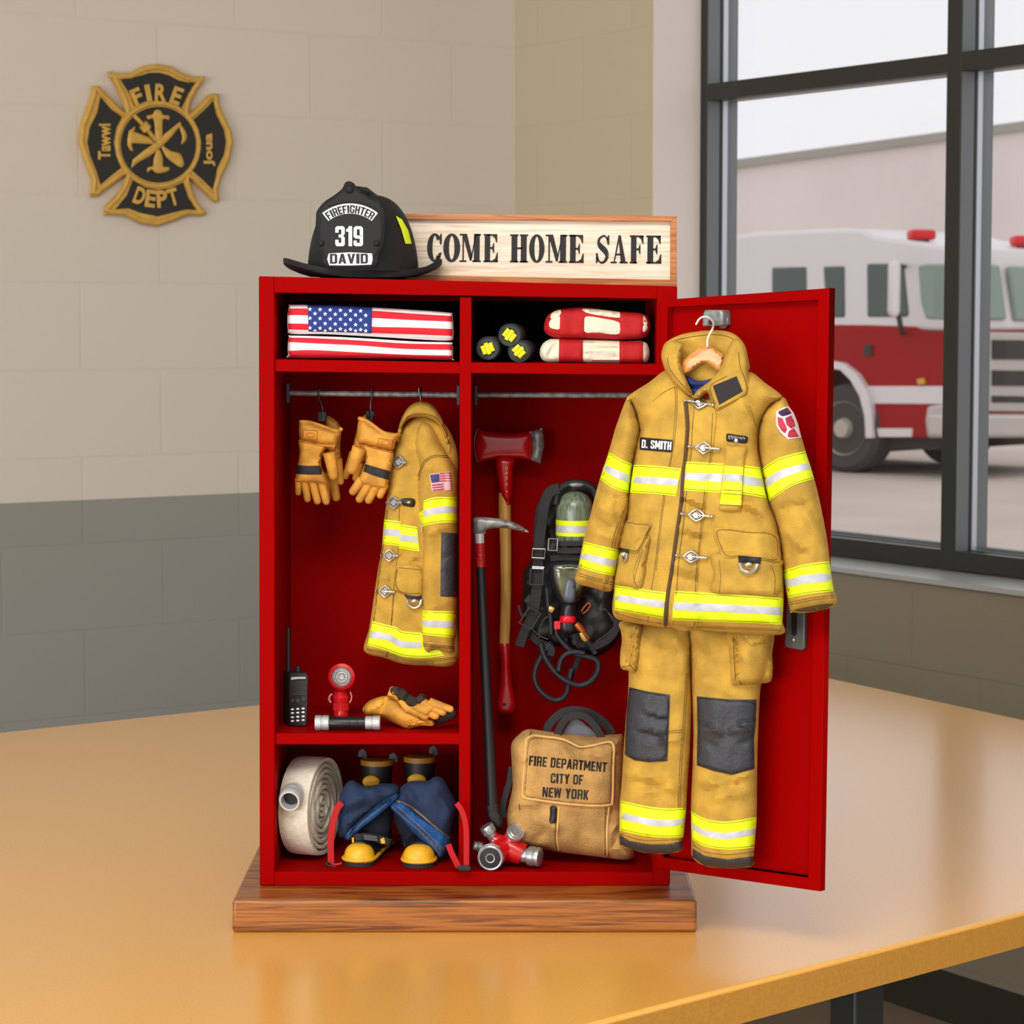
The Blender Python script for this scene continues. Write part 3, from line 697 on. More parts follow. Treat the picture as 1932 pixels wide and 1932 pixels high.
# coat hook on the door
mb = MB(); mb.ext(doorpts(cK((940, 90), (1058, 90), (1066, 120), (1066, 200), (925, 206), (930, 130)), .016), -DN * .016); hk = build('coat_hook', mb, STEEL, dr, bevel=.002)
mb = MB(); mb.lathe([(.006, 0), (.008, .003), (.005, .006)], DP.pt(*cK((1082, 170))[0], .004), DN, 16)
mb.tube([W(*cK((985, 178))[0], 2.815), W(*cK((985, 178))[0], 2.78), W(*cK((985, 172))[0], 2.757), W(*cK((985, 150))[0], 2.752)], .0022, 10); build('hook_prong', mb, STEEL, hk)
# ================================================================= turnout coat on the door
def band3(rel, parent, top, bot, s0, s1, T=.0011, R=3, name='reflective_stripe'):
    """yellow band (outline top edge + bottom edge) with the silver band as a sub-part"""
    y = Rel(rel, cr(top, 4, False) + cr(bot, 4, False)[::-1], T, R, 6, sm=False, rim=.6)
    o = y.obj(name, YEL, parent)
    s = Rel(y, cr(s0, 4, False) + cr(s1, 4, False)[::-1], .0007, 2, 6, sm=False, rim=.7)
    s.obj('silver_tape', SILV, o)
    # stitch lines just inside the edges
    mb = MB()
    t2 = [(x, v + 3.2) for x, v in top[:]]; b2 = [(x, v - 3.2) for x, v in bot[:]]
    line(mb, y, t2, .00022, .0001); line(mb, y, b2, .00022, .0001)
    merge(o, mb, THREAD)
    return y
def clasp(rel, parent, x0, y0, x1, y1, rx=15, ry=11, m=CHROME, off=.004):
    """trident hook-and-dee closure: bar with an almond ring and end knobs"""
    mb = MB(); cx, cy = (x0 + x1) / 2, (y0 + y1) / 2; L = math.hypot(x1 - x0, y1 - y0); ux, uy = (x1 - x0) / L, (y1 - y0) / L
    P = lambda a, b, o=off: rel.pt(cx + ux * a - uy * b, cy + uy * a + ux * b, o)
    mb.tube([P(-L / 2, 0), P(-rx, 0), P(0, 0, off + .001), P(rx, 0), P(L / 2, 0)], [.0014, .0011, .0008, .0011, .0013], 8)
    al = [(-rx, 0), (-rx * .55, -ry * .55), (0, -ry), (rx * .55, -ry * .55), (rx, 0), (rx * .55, ry * .55), (0, ry), (-rx * .55, ry * .55)]
    mb.tube([P(a, b) for a, b in al], .0012, 8, closed=True)
    mb.tube([P(a * .55, b * .55, off + .0004) for a, b in al], .0007, 8, closed=True)
    mb.ball(P(L / 2, 0), .0022, 10, 6); mb.ball(P(-L / 2, 0), .0018, 10, 6)
    mb.lathe([(.0028, 0), (.0028, off + .001)], P(0, 0, 0), rel.pl.n, 10)
    return build('metal_clasp', mb, m, parent)
def dring(rel, parent, plate, ring, r=.0016):
    p = Rel(rel, plate, .0028, 3, 5, sm=False, rim=.7); o = p.obj('ring_holder', BLK, parent)
    mb = MB(); q = cr(ring, 5, False); mb.tube([rel.pt(x, y, .005) for x, y in q], r, 8)
    a = ring[0]; b = ring[-1]; cx, cy = (a[0] + b[0]) / 2, (a[1] + b[1]) / 2 
    build('ring', mb, CHROME, o)
    mb = MB(); mb.ball(rel.pt(cx, cy + 3, .005), (.004, .002, .003), 10, 6); build('rivet', mb, CHROME, o)
CP = Pl(1340, 2.70, yaw=-20)
ct = thing('turnout_coat', 'tan firefighter coat hanging on a wooden hanger from the open locker door', 'coat')
fo = lambda f, *L: [tuple(v for p in f(a, b) for v in p) + (w, am) for a, b, w, am in L]
# collar back
cbk = Rel(CP, cK((650, 430), (655, 360), (690, 305), (800, 255), (960, 232), (1110, 240), (1200, 300), (1240, 400), (1245, 520), (1100, 580), (950, 610), (800, 570), (690, 510)), .010, 12, 6, base=-.012)
# sleeves
sl = Rel(CP, cK((415, 690), (450, 730), (500, 900), (480, 1040), (447, 1190)) + cL((430, 180), (425, 300), (380, 480), (350, 640), (330, 750), (305, 858), (180, 835), (60, 795), (75, 700), (110, 520), (160, 330), (222, 95)) + cK((285, 1066), (340, 880)),
         .026, 38, 7, nz=.0022, ns=.025, base=-.004, seed=3, folds=fo(cL, ((210, 165), (370, 230), 5, -.003), ((200, 260), (330, 330), 6, .003), ((160, 350), (300, 420), 6, -.003), ((170, 440), (350, 500), 7, .0025), ((330, 260), (390, 480), 5, -.0025)) + fo(cK, ((430, 720), (470, 900), 4, -.002)))
o_sl = sl.obj('sleeve', CANVAS, ct)
sr = Rel(CP, cK((1480, 690), (1530, 760), (1600, 930), (1640, 1060), (1690, 1217)) + cL((1740, 250), (1788, 500), (1812, 700), (1838, 850), (1848, 950), (1700, 1000), (1560, 1005), (1528, 980), (1490, 740), (1470, 560), (1442, 400), (1385, 245)) + cK((1340, 1190), (1318, 1050), (1320, 900), (1370, 770)),
         .026, 40, 7, nz=.0022, ns=.022, base=-.004, seed=9, folds=fo(cL, ((1420, 300), (1640, 260), 6, -.0025), ((1480, 430), (1620, 560), 7, .003), ((1640, 330), (1740, 480), 6, .002), ((1490, 620), (1640, 600), 6, -.002)) + fo(cK, ((1370, 860), (1470, 780), 5, -.002), ((1350, 960), (1560, 880), 5, .0015)))
o_sr = sr.obj('sleeve', CANVAS, ct)
body = Rel(CP, cK((700, 500), (560, 590), (415, 690), (455, 740), (502, 900), (480, 1010), (450, 1180)) + cL((428, 180), (410, 380), (372, 540), (330, 760), (322, 850), (322, 1030), (480, 1080), (660, 1107), (700, 1105), (1100, 1140), (1470, 1157), (1482, 1060), (1490, 900), (1478, 640), (1440, 400), (1385, 245)) + cK((1340, 1190), (1310, 1020), (1330, 860), (1400, 740), (1482, 690), (1360, 590), (1250, 515), (1100, 560), (1010, 660), (900, 690), (800, 600)),
           .030, 55, 8, nz=.0022, ns=.02, seed=1, back=.5,
           folds=fo(cK, ((560, 760), (640, 640), 6, -.002), ((1240, 700), (1330, 860), 7, -.003), ((1210, 760), (1280, 860), 6, .003), ((560, 800), (540, 950), 5, .002)) +
                 fo(cL, ((800, 210), (930, 260), 6, .003), ((800, 240), (920, 300), 5, -.003), ((1230, 260), (1420, 330), 7, .003), ((1210, 300), (1400, 390), 6, -.0035), ((800, 420), (920, 460), 6, .003), ((790, 470), (900, 500), 5, -.0025), ((740, 680), (880, 720), 6, .003), ((760, 760), (880, 800), 6, -.003), ((1060, 220), (1300, 240), 5, -.002), ((430, 250), (620, 290), 8, .002)))
o_b = body.obj('coat_body', CANVAS, ct)
o_c = cbk.obj('collar', CANVAS, ct)
lines(cbk, [cK((690, 430), (690, 350), (740, 300), (960, 262), (1110, 275), (1180, 340), (1210, 420), (1210, 500))], .0004, THREAD, parent=o_c)
# storm flap over the front, and the zip beside it
zp = cK((815, 730), (828, 880), (822, 1000), (812, 1120)) + cL((800, 40), (785, 250), (752, 480), (722, 700), (690, 900), (676, 1090))
mb = MB(); line(mb, body, zp, .0022, .0002, seg=8); build('zip', mb, mat('zip_brown', (84, 60, 34), .6, bump=.6, bscale=900), ct)
flp = Rel(body, cK((870, 685), (960, 700), (1020, 790), (1018, 900), (995, 1090)) + cL((968, 100), (945, 300), (920, 500), (902, 700), (890, 900), (888, 1108), (715, 1100), (740, 880), (760, 640), (790, 400), (805, 200)) + cK((836, 1100), (850, 900)), .0028, 4, 7, rim=.5)
o_f = flp.obj('storm_flap', CANVAS, ct)
lines(flp, [cK((885, 700), (865, 850), (850, 1100)) + cL((818, 200), (800, 400), (768, 640), (752, 880), (728, 1090)), cK((1000, 800), (985, 1090)) + cL((955, 100), (932, 300), (905, 560), (885, 760), (876, 1100))], .0003, THREAD, parent=o_f)
# stitched seams on the body
lines(body, [cK((740, 620), (745, 760), (730, 960), (715, 1090)) + cL((680, 100), (650, 300), (628, 480), (600, 720), (580, 850), (555, 1070)),
             cK((752, 622), (757, 760), (742, 960), (722, 1090)) + cL((690, 100), (660, 300), (638, 480), (610, 720)),
             cK((590, 720), (660, 660), (740, 620)), cK((430, 700), (478, 800), (505, 920)), cK((424, 716), (470, 820), (496, 930)),
             cK((1480, 700), (1400, 745), (1345, 830), (1325, 960)), cK((1495, 712), (1415, 760), (1360, 850), (1340, 960)),
             cK((1230, 700), (1270, 800), (1300, 900)), cL((330, 1005), (480, 1050), (655, 1085)), cL((730, 1085), (1000, 1100), (1470, 1120)), cL((730, 1098), (1000, 1112), (1470, 1130))],
      .00035, THREAD, parent=o_b)
lines(sl, [cL((80, 735), (180, 765), (318, 800)), cL((74, 750), (180, 780), (312, 815)), cL((400, 290), (340, 480), (300, 700), (265, 850)), cL((385, 300), (322, 480), (285, 700), (250, 850))], .00035, THREAD, parent=o_sl)
lines(sr, [cL((1530, 935), (1680, 905), (1838, 885)), cL((1533, 950), (1680, 920), (1840, 900))], .00035, THREAD, parent=o_sr)
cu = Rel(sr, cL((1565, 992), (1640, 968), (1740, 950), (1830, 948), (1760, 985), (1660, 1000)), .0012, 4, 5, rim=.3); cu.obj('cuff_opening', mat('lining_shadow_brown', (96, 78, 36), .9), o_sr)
# reflective stripes
band3(body, ct, cK((458, 1155), (620, 1162), (785, 1182)), cL((747, 205), (600, 190), (432, 180))[::-1], cL((445, 68), (600, 75), (770, 88)), cL((437, 115), (600, 122), (757, 133)))
bR = band3(flp, ct, cK((815, 1133), (1050, 1145), (1200, 1158), (1325, 1172)), cL((800, 166), (1050, 182), (1200, 190), (1370, 218)), cL((812, 44), (1060, 50), (1200, 62), (1338, 84)), cL((806, 90), (1060, 110), (1200, 124), (1350, 138)))
band3(body, ct, cL((330, 815), (500, 842), (680, 866)), cL((324, 985), (500, 1020), (660, 1048)), cL((327, 878), (500, 905), (672, 928)), cL((325, 922), (500, 950), (668, 978)))
band3(flp, ct, cL((738, 855), (1000, 872), (1250, 888), (1488, 906)), cL((722, 1058), (1000, 1070), (1250, 1078), (1478, 1090)), cL((730, 932), (1000, 945), (1486, 970)), cL((724, 988), (1000, 998), (1482, 1022)))
band3(sl, ct, cK((290, 1068), (360, 1112), (447, 1150)), cL((225, 88), (320, 150), (422, 184)), cL((258, -15), (350, 30), (445, 62)), cL((242, 22), (340, 80), (435, 116)))
band3(sl, ct, cL((116, 517), (240, 548), (366, 578)), cL((77, 690), (200, 728), (325, 753)), cL((98, 592), (230, 622), (356, 650)), cL((92, 632), (220, 670), (345, 694)))
band3(sr, ct, cK((1335, 1188), (1400, 1140), (1480, 1100), (1636, 1060)), cL((1390, 243), (1450, 195), (1560, 128), (1700, 86)), cL((1352, 92), (1480, 22), (1665, -28)), cL((1360, 148), (1500, 72), (1678, 14)))
band3(sr, ct, cL((1482, 717), (1640, 672), (1802, 652)), cL((1517, 906), (1660, 877), (1832, 860)), cL((1490, 786), (1650, 746), (1812, 737)), cL((1502, 834), (1660, 803), (1822, 790)))
# pockets
def pocket(bodyo, flapo, T1=.009, T2=.004):
    p = Rel(body, bodyo, T1, 12, 7, rim=.1, nz=.001, ns=.03); po = p.obj('pocket', CANVAS, ct)
    f = Rel(p, flapo, T2, 5, 6, rim=.4, nz=.0008, ns=.04); fob = f.obj('pocket_flap', CANVAS, po)
    mb = MB(); c = np.mean(f.out, axis=0); inner = [(c[0] + (x - c[0]) * .90, c[1] + (y - c[1]) * .88) for x, y in f.out[::3]]
    line(mb, f, inner, .0003, .0001, closed=True); merge(fob, mb, THREAD)
    return p, po, f
p1, po1, f1 = pocket(cL((1015, 590), (1460, 640), (1478, 700), (1450, 885), (1250, 880), (1000, 868), (1008, 740)), cL((1015, 425), (1230, 440), (1440, 462), (1468, 600), (1455, 655), (1330, 640), (1180, 622), (1085, 625), (1045, 570)))
lines(p1, [cL((1045, 640), (1055, 760), (1048, 868)), cL((1400, 680), (1430, 760), (1425, 880))], .0003, THREAD, parent=po1)
dring(f1, po1, cL((1175, 615), (1335, 625), (1330, 668), (1180, 660)), cL((1188, 662), (1200, 705), (1245, 730), (1292, 712), (1312, 668)), .0022)
p2, po2, f2 = pocket(cL((372, 585), (560, 470), (545, 640), (512, 832), (420, 828), (332, 805), (345, 700)), cL((405, 378), (480, 385), (576, 396), (550, 470), (490, 585), (440, 592), (365, 570), (362, 500)))
lines(p2, [cL((520, 570), (470, 740), (460, 800)), cL((500, 590), (455, 740), (480, 828))], .0003, THREAD, parent=po2)
dring(f2, po2, cL((362, 560), (424, 570), (420, 598), (366, 590)), cL((375, 592), (380, 635), (400, 650), (412, 598)), .0012)
# radio strap
rs = Rel(body, cK((1085, 1012), (1120, 1022), (1235, 1032), (1225, 1100), (1212, 1239)) + cL((1208, 150), (1200, 285), (1190, 308), (1120, 312), (1045, 296), (1050, 240), (1062, 120), (1075, 0)) + cK((1080, 1120)), .0055, 6, 6, rim=.4)
o_r = rs.obj('radio_strap', CANVAS, ct)
yb = Rel(rs, cK((1082, 1160), (1212, 1170)) + cL((1203, 160), (1195, 268), (1050, 260), (1062, 160)), .0008, 2, 5, sm=False, rim=.7); o_y = yb.obj('yellow_tape', YEL, o_r)
s_ = Rel(yb, cL((1073, 48), (1208, 58), (1206, 106), (1070, 96)), .0006, 2, 5, sm=False, rim=.7); s_.obj('silver_tape', SILV, o_r)
lines(rs, [cL((1052, 185), (1200, 195)), cL((1058, 160), (1200, 168)), cL((1050, 262), (1195, 272))], .0003, THREAD, parent=o_r, off=.001)
# name tag, badge, sleeve patch
nt_ = Rel(body, cK((506, 966), (720, 984), (728, 992), (722, 1062), (714, 1070), (505, 1052), (498, 1044), (499, 974)), .0016, 3, 6, sm=False, rim=.7); o_n = nt_.obj('name_patch', BLACKP, ct)
blocktext(nt_, [('D. SMITH', *cK((511, 1038))[0], *cK((714, 1054))[0], 15.5)], WHITE, o_n, T=.0005)
bd = Rel(body, cK((1097, 944), (1130, 942), (1165, 950), (1238, 962), (1236, 1004), (1200, 1006), (1165, 1000), (1130, 998), (1097, 990)), .003, 4, 4, rim=.5); o_bd = bd.obj('chest_badge', BLK, ct)
mb = MB()
for x in (1110, 1130, 1150, 1190, 1212): line(mb, bd, cK((x, 965), (x + 10, 980)), .0006, .0002)
line(mb, bd, cK((1108, 958), (1225, 974)), .0004, .0002); mb.lathe([(.0024, 0), (.0022, .0015), (.001, .002)], bd.pt(*cK((1163, 990))[0], 0), CP.n, 12); build('badge_detail', mb, CHROME, o_bd)
pa_ = Rel(sr, cK((1436, 790), (1480, 765), (1522, 750), (1560, 800), (1590, 880), (1611, 968), (1520, 980), (1470, 935), (1440, 885)), .0014, 3, 5, sm=False, rim=.7); o_p = pa_.obj('sleeve_patch', mat('patch_white', (236, 218, 222), .7), ct)
PR = mat('patch_red', (208, 52, 74), .7, var=.25, vscale=300); PN = mat('patch_navy', (58, 30, 74), .7)
for pts, m in (((( 1446, 825), (1480, 835), (1512, 905), (1500, 940), (1470, 915), (1450, 880)), PR), (((1525, 925), (1560, 900), (1596, 962), (1530, 968), (1515, 958)), PR), (((1500, 835), (1540, 815), (1560, 850), (1570, 890), (1540, 905), (1510, 880)), PR), (((1450, 790), (1480, 775), (1515, 762), (1545, 800), (1520, 812), (1480, 822), (1455, 805)), PN), (((1475, 785), (1510, 772), (1528, 790), (1490, 800)), PR)):
    Rel(pa_, cK(*pts), .0006, 2, 4, sm=False, rim=.8).obj('patch_field', m, o_p)
# clasps
for q in (((812, 712), (1002, 745)), ((838, 1030), (1042, 1047))): clasp(flp, ct, *cK(q[0])[0], *cK(q[1])[0])
for q in (((788, 326), (995, 345)), ((752, 612), (955, 630))): clasp(flp, ct, *cL(q[0])[0], *cL(q[1])[0])
# collar wings and tab
lnw = MB()
cl = Rel(CP, cK((648, 400), (668, 340), (720, 300), (800, 320), (790, 380), (778, 440), (800, 520), (835, 600), (868, 690), (800, 650), (730, 590), (672, 500)), .014, 9, 5, rim=.15, base=.014); oc1 = cl.obj('collar', CANVAS, ct)
lines(cl, [cK((690, 420), (700, 480), (750, 560), (850, 660))], .0004, THREAD, parent=oc1)
c2 = Rel(CP, cK((1240, 400), (1246, 540), (1258, 658), (1200, 712), (1060, 792), (1015, 780), (985, 700), (960, 660), (905, 700), (868, 690), (900, 640), (980, 580), (1045, 510), (1080, 420), (1110, 340), (1160, 285), (1215, 320)), .014, 12, 5, rim=.15, base=.018); oc2 = c2.obj('collar', CANVAS, ct)
vl = Rel(c2, cK((1002, 612), (1165, 546), (1207, 650), (1046, 742)), .0012, 3, 5, sm=False, rim=.6); vl.obj('velcro_patch', mat('velcro_black', (48, 46, 48), .95, bump=.8, bscale=700), oc2)
lines(c2, [cK((1040, 770), (1200, 690), (1236, 650), (1220, 560), (1190, 480), (1180, 380)), cK((1020, 740), (985, 650), (1000, 600), (1100, 545))], .0004, THREAD, parent=oc2)
ln = Rel(CP, cK((815, 545), (905, 580), (1010, 565), (940, 650), (875, 700), (840, 620)), .008, 10, 5, base=-.001, folds=fo(cK, ((830, 600), (980, 600), 3, .002), ((840, 630), (960, 625), 3, -.002))); ln.obj('blue_lining', mat('lining_blue', (38, 62, 140), .8, bump=.5, bscale=500), ct)
# hanger
hg = thing('coat_hanger', 'light wooden hanger with a white wire hook inside the coat collar', 'hanger')
hr = Rel(CP, cK((788, 525), (790, 450), (860, 385), (925, 342), (985, 338), (1035, 372), (1082, 415), (1052, 512), (1000, 482), (945, 453), (895, 480), (840, 520), (805, 535)), .007, 6, 5, rim=.3, base=.006); hr.obj('hanger_bar', HANGW, hg)
hx = DP.pt(*cK((985, 150))[0], .034)
mb = MB(); path = cr(cK((965, 345), (968, 285), (998, 225), (1006, 180), (975, 145), (940, 138), (908, 155), (886, 192)), 6, False)
tt = [i / (len(path) - 1) for i in range(len(path))]
wy = [(CP.pt(x, y, .012).y if t < .3 else (CP.pt(x, y, .012).y * max(0, 1 - (t - .3) / .25) + 2.748 * min(1, (t - .3) / .25))) for (x, y), t in zip(path, tt)]
mb.tube([W(x, y, v) for (x, y), v in zip(path, wy)], .0012, 8); build('wire_hook', mb, mat('white_wire', (226, 220, 214), .3, .4), hg)

# ================================================================= turnout trousers
TP = Pl(1300, 2.752, yaw=-20)
tr_ = thing('turnout_trousers', 'tan firefighter trousers with black knee patches hanging below the coat', 'trousers')
legL = Rel(TP, cM((150, 78), (380, 90), (600, 100), (612, 180), (606, 400), (612, 640), (604, 900), (585, 1190), (580, 1310), (568, 1420), (552, 1540), (550, 1592), (480, 1616), (350, 1618), (230, 1595), (140, 1556), (134, 1480), (136, 1300), (150, 1150), (163, 950), (180, 700), (196, 500), (190, 300), (150, 160)), .025, 48, 8, nz=.0022, ns=.022, seed=21,
           folds=fo(cM, ((420, 240), (570, 300), 7, -.003), ((500, 190), (580, 330), 5, .003), ((300, 380), (480, 440), 8, .002), ((180, 1080), (340, 1120), 6, .003), ((200, 1140), (420, 1170), 6, -.003), ((300, 1210), (500, 1180), 6, .003), ((420, 880), (540, 860), 5, .003)))
legR = Rel(TP, cM((600, 100), (900, 118), (1140, 130), (1135, 200), (1110, 350), (1072, 520), (1060, 700), (1050, 1000), (1046, 1370), (1036, 1500), (1025, 1640), (1018, 1698), (930, 1714), (820, 1714), (700, 1698), (622, 1642), (612, 1540), (610, 1300), (622, 1000), (625, 800), (616, 500), (606, 250)), .025, 48, 8, nz=.0022, ns=.022, seed=27, base=.001,
           folds=fo(cM, ((620, 130), (720, 330), 7, -.003), ((700, 480), (900, 560), 8, .002), ((660, 1120), (830, 1180), 6, .003), ((700, 1210), (920, 1160), 6, -.003), ((780, 1250), (1000, 1200), 6, .003), ((900, 1130), (1020, 1080), 5, .003)))
oL = legL.obj('trouser_leg', CANVAS, tr_); oR = legR.obj('trouser_leg', CANVAS, tr_)
def knee(rel, pts, fl, parent):
    k = Rel(rel, cM(*pts), .0035, 6, 6, sm=False, rim=.35, folds=fo(cM, *fl)); o = k.obj('knee_patch', BLKP, parent)
    mb = MB(); c = np.mean(k.out, axis=0); line(mb, k, [(c[0] + (x - c[0]) * .94, c[1] + (y - c[1]) * .95) for x, y in k.out[::4]], .0004, .0, closed=True); merge(o, mb, BLK)
knee(legL, ((200, 515), (330, 545), (470, 565), (462, 780), (452, 1005), (330, 1012), (235, 1000), (170, 962), (176, 800), (185, 640)), (((300, 700), (440, 735), 4, -.004), ((330, 690), (440, 715), 4, .003), ((250, 810), (400, 850), 4, -.004), ((270, 790), (430, 825), 4, .003)), oL)
knee(legR, ((648, 575), (850, 595), (1045, 598), (1040, 750), (1028, 850), (1032, 1055), (880, 1096), (760, 1070), (648, 1032), (652, 800)), (((660, 760), (740, 780), 4, -.004), ((660, 850), (760, 905), 4, -.004), ((940, 760), (1030, 750), 4, -.004), ((940, 890), (1030, 860), 4, -.004), ((700, 780), (800, 815), 6, .003), ((880, 800), (1000, 790), 6, .003)), oR)
band3(legL, tr_, cM((145, 1265), (300, 1300), (440, 1318), (580, 1312)), cM((137, 1465), (300, 1500), (430, 1512), (560, 1508)), cM((138, 1342), (300, 1380), (440, 1395), (574, 1384)), cM((138, 1385), (300, 1425), (440, 1438), (568, 1424)))
band3(legR, tr_, cM((612, 1335), (700, 1385), (850, 1405), (1046, 1374)), cM((618, 1525), (700, 1570), (850, 1592), (1030, 1578)), cM((613, 1410), (700, 1460), (850, 1480), (1040, 1448)), cM((614, 1455), (700, 1500), (850, 1522), (1035, 1490)))
for rel, o, pts in ((legL, oL, ((136, 1495), (200, 1535), (330, 1558), (450, 1558), (556, 1535), (552, 1592), (480, 1617), (350, 1619), (230, 1596), (139, 1557))), (legR, oR, ((619, 1585), (700, 1635), (850, 1658), (1030, 1636), (1020, 1699), (930, 1715), (820, 1715), (700, 1699), (622, 1643)))):
    k = Rel(rel, cM(*pts), .0035, 6, 6, sm=False, rim=.4); k.obj('black_cuff', BLKP, o)
lines(legL, [cM((580, 420), (560, 700), (545, 900), (528, 1200), (522, 1500)), cM((592, 420), (572, 700), (557, 900), (540, 1200), (534, 1500)), cM((460, 808), (550, 798)), cM((455, 820), (545, 812)), cM((140, 1485), (300, 1530), (555, 1522))], .00035, THREAD, parent=oL)
lines(legR, [cM((620, 1555), (700, 1605), (850, 1625), (1030, 1605)), cM((600, 150), (612, 300), (615, 500)), cM((865, 180), (868, 320), (878, 480))], .00035, THREAD, parent=oR)
pk = Rel(legR, cM((865, 125), (1140, 135), (1148, 300), (1152, 400), (1135, 478), (1040, 492), (935, 502), (878, 488), (868, 320)), .014, 12, 7, rim=.2, nz=.002, ns=.03, folds=fo(cM, ((915, 200), (925, 440), 4, -.004), ((960, 300), (1110, 420), 8, .003))); op = pk.obj('cargo_pocket', CANVAS, tr_)
lines(pk, [cM((912, 180), (918, 320), (928, 455), (945, 500)), cM((890, 180), (895, 320), (905, 470))], .00035, THREAD, parent=op)
pf = Rel(pk, cM((955, 135), (1140, 145), (1150, 218), (1100, 222), (1010, 235), (985, 210)), .005, 4, 6, rim=.4); pf.obj('pocket_flap', CANVAS, op)
pk = Rel(legL, cM((150, 90), (275, 90), (270, 200), (258, 320), (240, 412), (190, 405), (145, 384), (140, 300), (152, 200)), .012, 12, 6, rim=.2, nz=.002, ns=.03, folds=fo(cM, ((230, 150), (215, 260), 4, -.004), ((215, 260), (200, 360), 4, -.004))); op = pk.obj('cargo_pocket', CANVAS, tr_)
lines(pk, [cM((250, 120), (225, 190), (228, 260), (205, 340), (210, 370), (240, 405)), cM((210, 370), (150, 382))], .0004, THREAD, parent=op)
# ================================================================= on top: helmet and sign
Y = 2.955; S = pp(Y)
hm = thing('fire_helmet', 'black firefighter helmet numbered 319 sitting on top of the locker', 'helmet')
hc = W(684, 505, Y); TOPZ = W(684, TLt(684), Z1).z
# shell: dome with raised ribs, squeezed front to back
def dome(cx, cy, rx, ry, h, k=1.0, n=40, m=18, ridge=.028):
    mb = MB(); vs = []
    for i in range(m + 1):
        ph = math.pi / 2 * i / m
        for j in range(n):
            th = 2 * math.pi * j / n
            rr = math.cos(ph) ** .62; rib = 1 + ridge * max(0, math.cos(4 * th)) ** 6 * math.cos(ph) ** .3
            vs.append(Vector((cx + rx * rr * rib * math.cos(th), cy + ry * rr * rib * math.sin(th), math.sin(ph) ** 1.15 * h)))
    fs = [[i * n + j, i * n + (j + 1) % n, (i + 1) * n + (j + 1) % n, (i + 1) * n + j] for i in range(m) for j in range(n)]
    fs.append(list(range(n))[::-1]); mb.add(vs, fs); return mb
bz = W(684, 512, Y).z
mb = dome(0, 0, 103 * S, 118 * S, 144 * S); R_ = Matrix.Rotation(math.radians(14), 3, 'Z')
mb.v = [R_ @ v + Vector((hc.x, Y + .012, bz)) for v in mb.v]; build('shell', mb, HELM, hm)
# comb ridge running back from the crest
mb = MB(); mb.tube([W(657, 385, Y - .055), W(668, 358, Y - .045), W(690, 362, Y - .01), W(705, 372, Y + .03), W(715, 420, Y + .062)], [.004, .005, .0055, .005, .003], 10); build('comb', mb, HELM, hm)
# brim: turned up at both sides, low at the front, long at the back
mb = MB(); n = 64; ring = []
for j in range(n):
    th = 2 * math.pi * j / n; c, s_ = math.cos(th), math.sin(th)
    def bp(k, dz):
        ox = 150 * S * c * k + 100 * S * c * (1 - k); oy = (150 if s_ < 0 else 185) * S * s_ * k * .72 + 108 * S * s_ * (1 - k)
        lift = (abs(c) ** 3) * 22 * S * k - max(0, -s_) ** 2 * 3 * S * k
        q = R_ @ Vector((ox, oy * 1.0, 0)); return Vector((684 * 0 + hc.x + q.x * 1.0, Y + .012 + q.y, bz + lift - 5 * S + dz))
    ring.append([bp(0, .004), bp(.5, .0015), bp(.93, .0035), bp(1.0, .005), bp(1.02, .002), bp(1.0, -.0015), bp(.9, -.003), bp(.5, -.004), bp(0, -.003)])
vs = [p for r in ring for p in r]; K = len(ring[0])
mb.add(vs, [[j * K + i, j * K + i + 1, ((j + 1) % n) * K + i + 1, ((j + 1) % n) * K + i] for j in range(n) for i in range(K - 1)])
lowz = min(v.z for v in mb.v)
build('brim', mb, HELM, hm)
mb = MB(); mb.lathe([(.049, 0), (.052, .004), (.052, max(.006, bz - TOPZ + .002))], Vector((hc.x, Y + .012, TOPZ + .0004)), UP, 32); build('ear_liner', mb, BLK, hm)
# front shield, leaning on the dome
HPn = Vector((-.12, -.97, .12)).normalized()
HP = Pl(0, 1, p0=W(658, 450, Y - 118 * S * .93), n=HPn)
sh = Rel(HP, cB((790, 65), (825, 56), (860, 70), (900, 120), (990, 180), (1090, 230), (1125, 320), (1130, 480), (1115, 600), (1075, 700), (1045, 790), (830, 800), (610, 790), (580, 690), (545, 600), (530, 480), (535, 380), (540, 320), (600, 240), (700, 170), (760, 120)), .004, 8, 6, rim=.4, back=.6)
o_s = sh.obj('front_shield', HELM, hm)
lines(sh, [cB((640, 270), (830, 235), (1010, 270), (1090, 350), (1105, 480), (1085, 610), (1030, 730)), cB((580, 380), (560, 480), (570, 600), (620, 730))], .0007, HELM, parent=o_s)
mb = MB()
for p in ((825, 125), (580, 595), (1060, 595)): mb.lathe([(38 / 4.6 * S * (1 if p[1] < 200 else .7), 0), (36 / 4.6 * S * (1 if p[1] < 200 else .7), .0015), (.002, .003)], sh.pt(*cB(p)[0], 0), HPn, 16)
merge(o_s, mb, HELM)
PLW = mat('plate_white', (232, 232, 232), .6)
pw = Rel(sh, cr(elli(*cB((830, 640))[0], 392 / 4.6, 392 / 4.6, 12, -128, -52), 2, False) + elli(*cB((830, 640))[0], 305 / 4.6, 305 / 4.6, 12, -52, -128), .0007, 3, 4, sm=False, rim=.6); op_ = pw.obj('name_plate', PLW, o_s)
cx, cy = cB((830, 640))[0]
mb = MB(); block(mb, pw, 'FIREFIGHTER', 0, 0, 1, 0, 15, T=.0005, arc=(cx, cy, 309 / 4.6, 126, 54), gap=.14)
build('lettering', mb, BLACKP, op_, smooth=False)
blocktext(sh, [('319', *cB((702, 618))[0], *cB((942, 618))[0], 37.5)], WHITE, o_s, T=.0008, name='number')
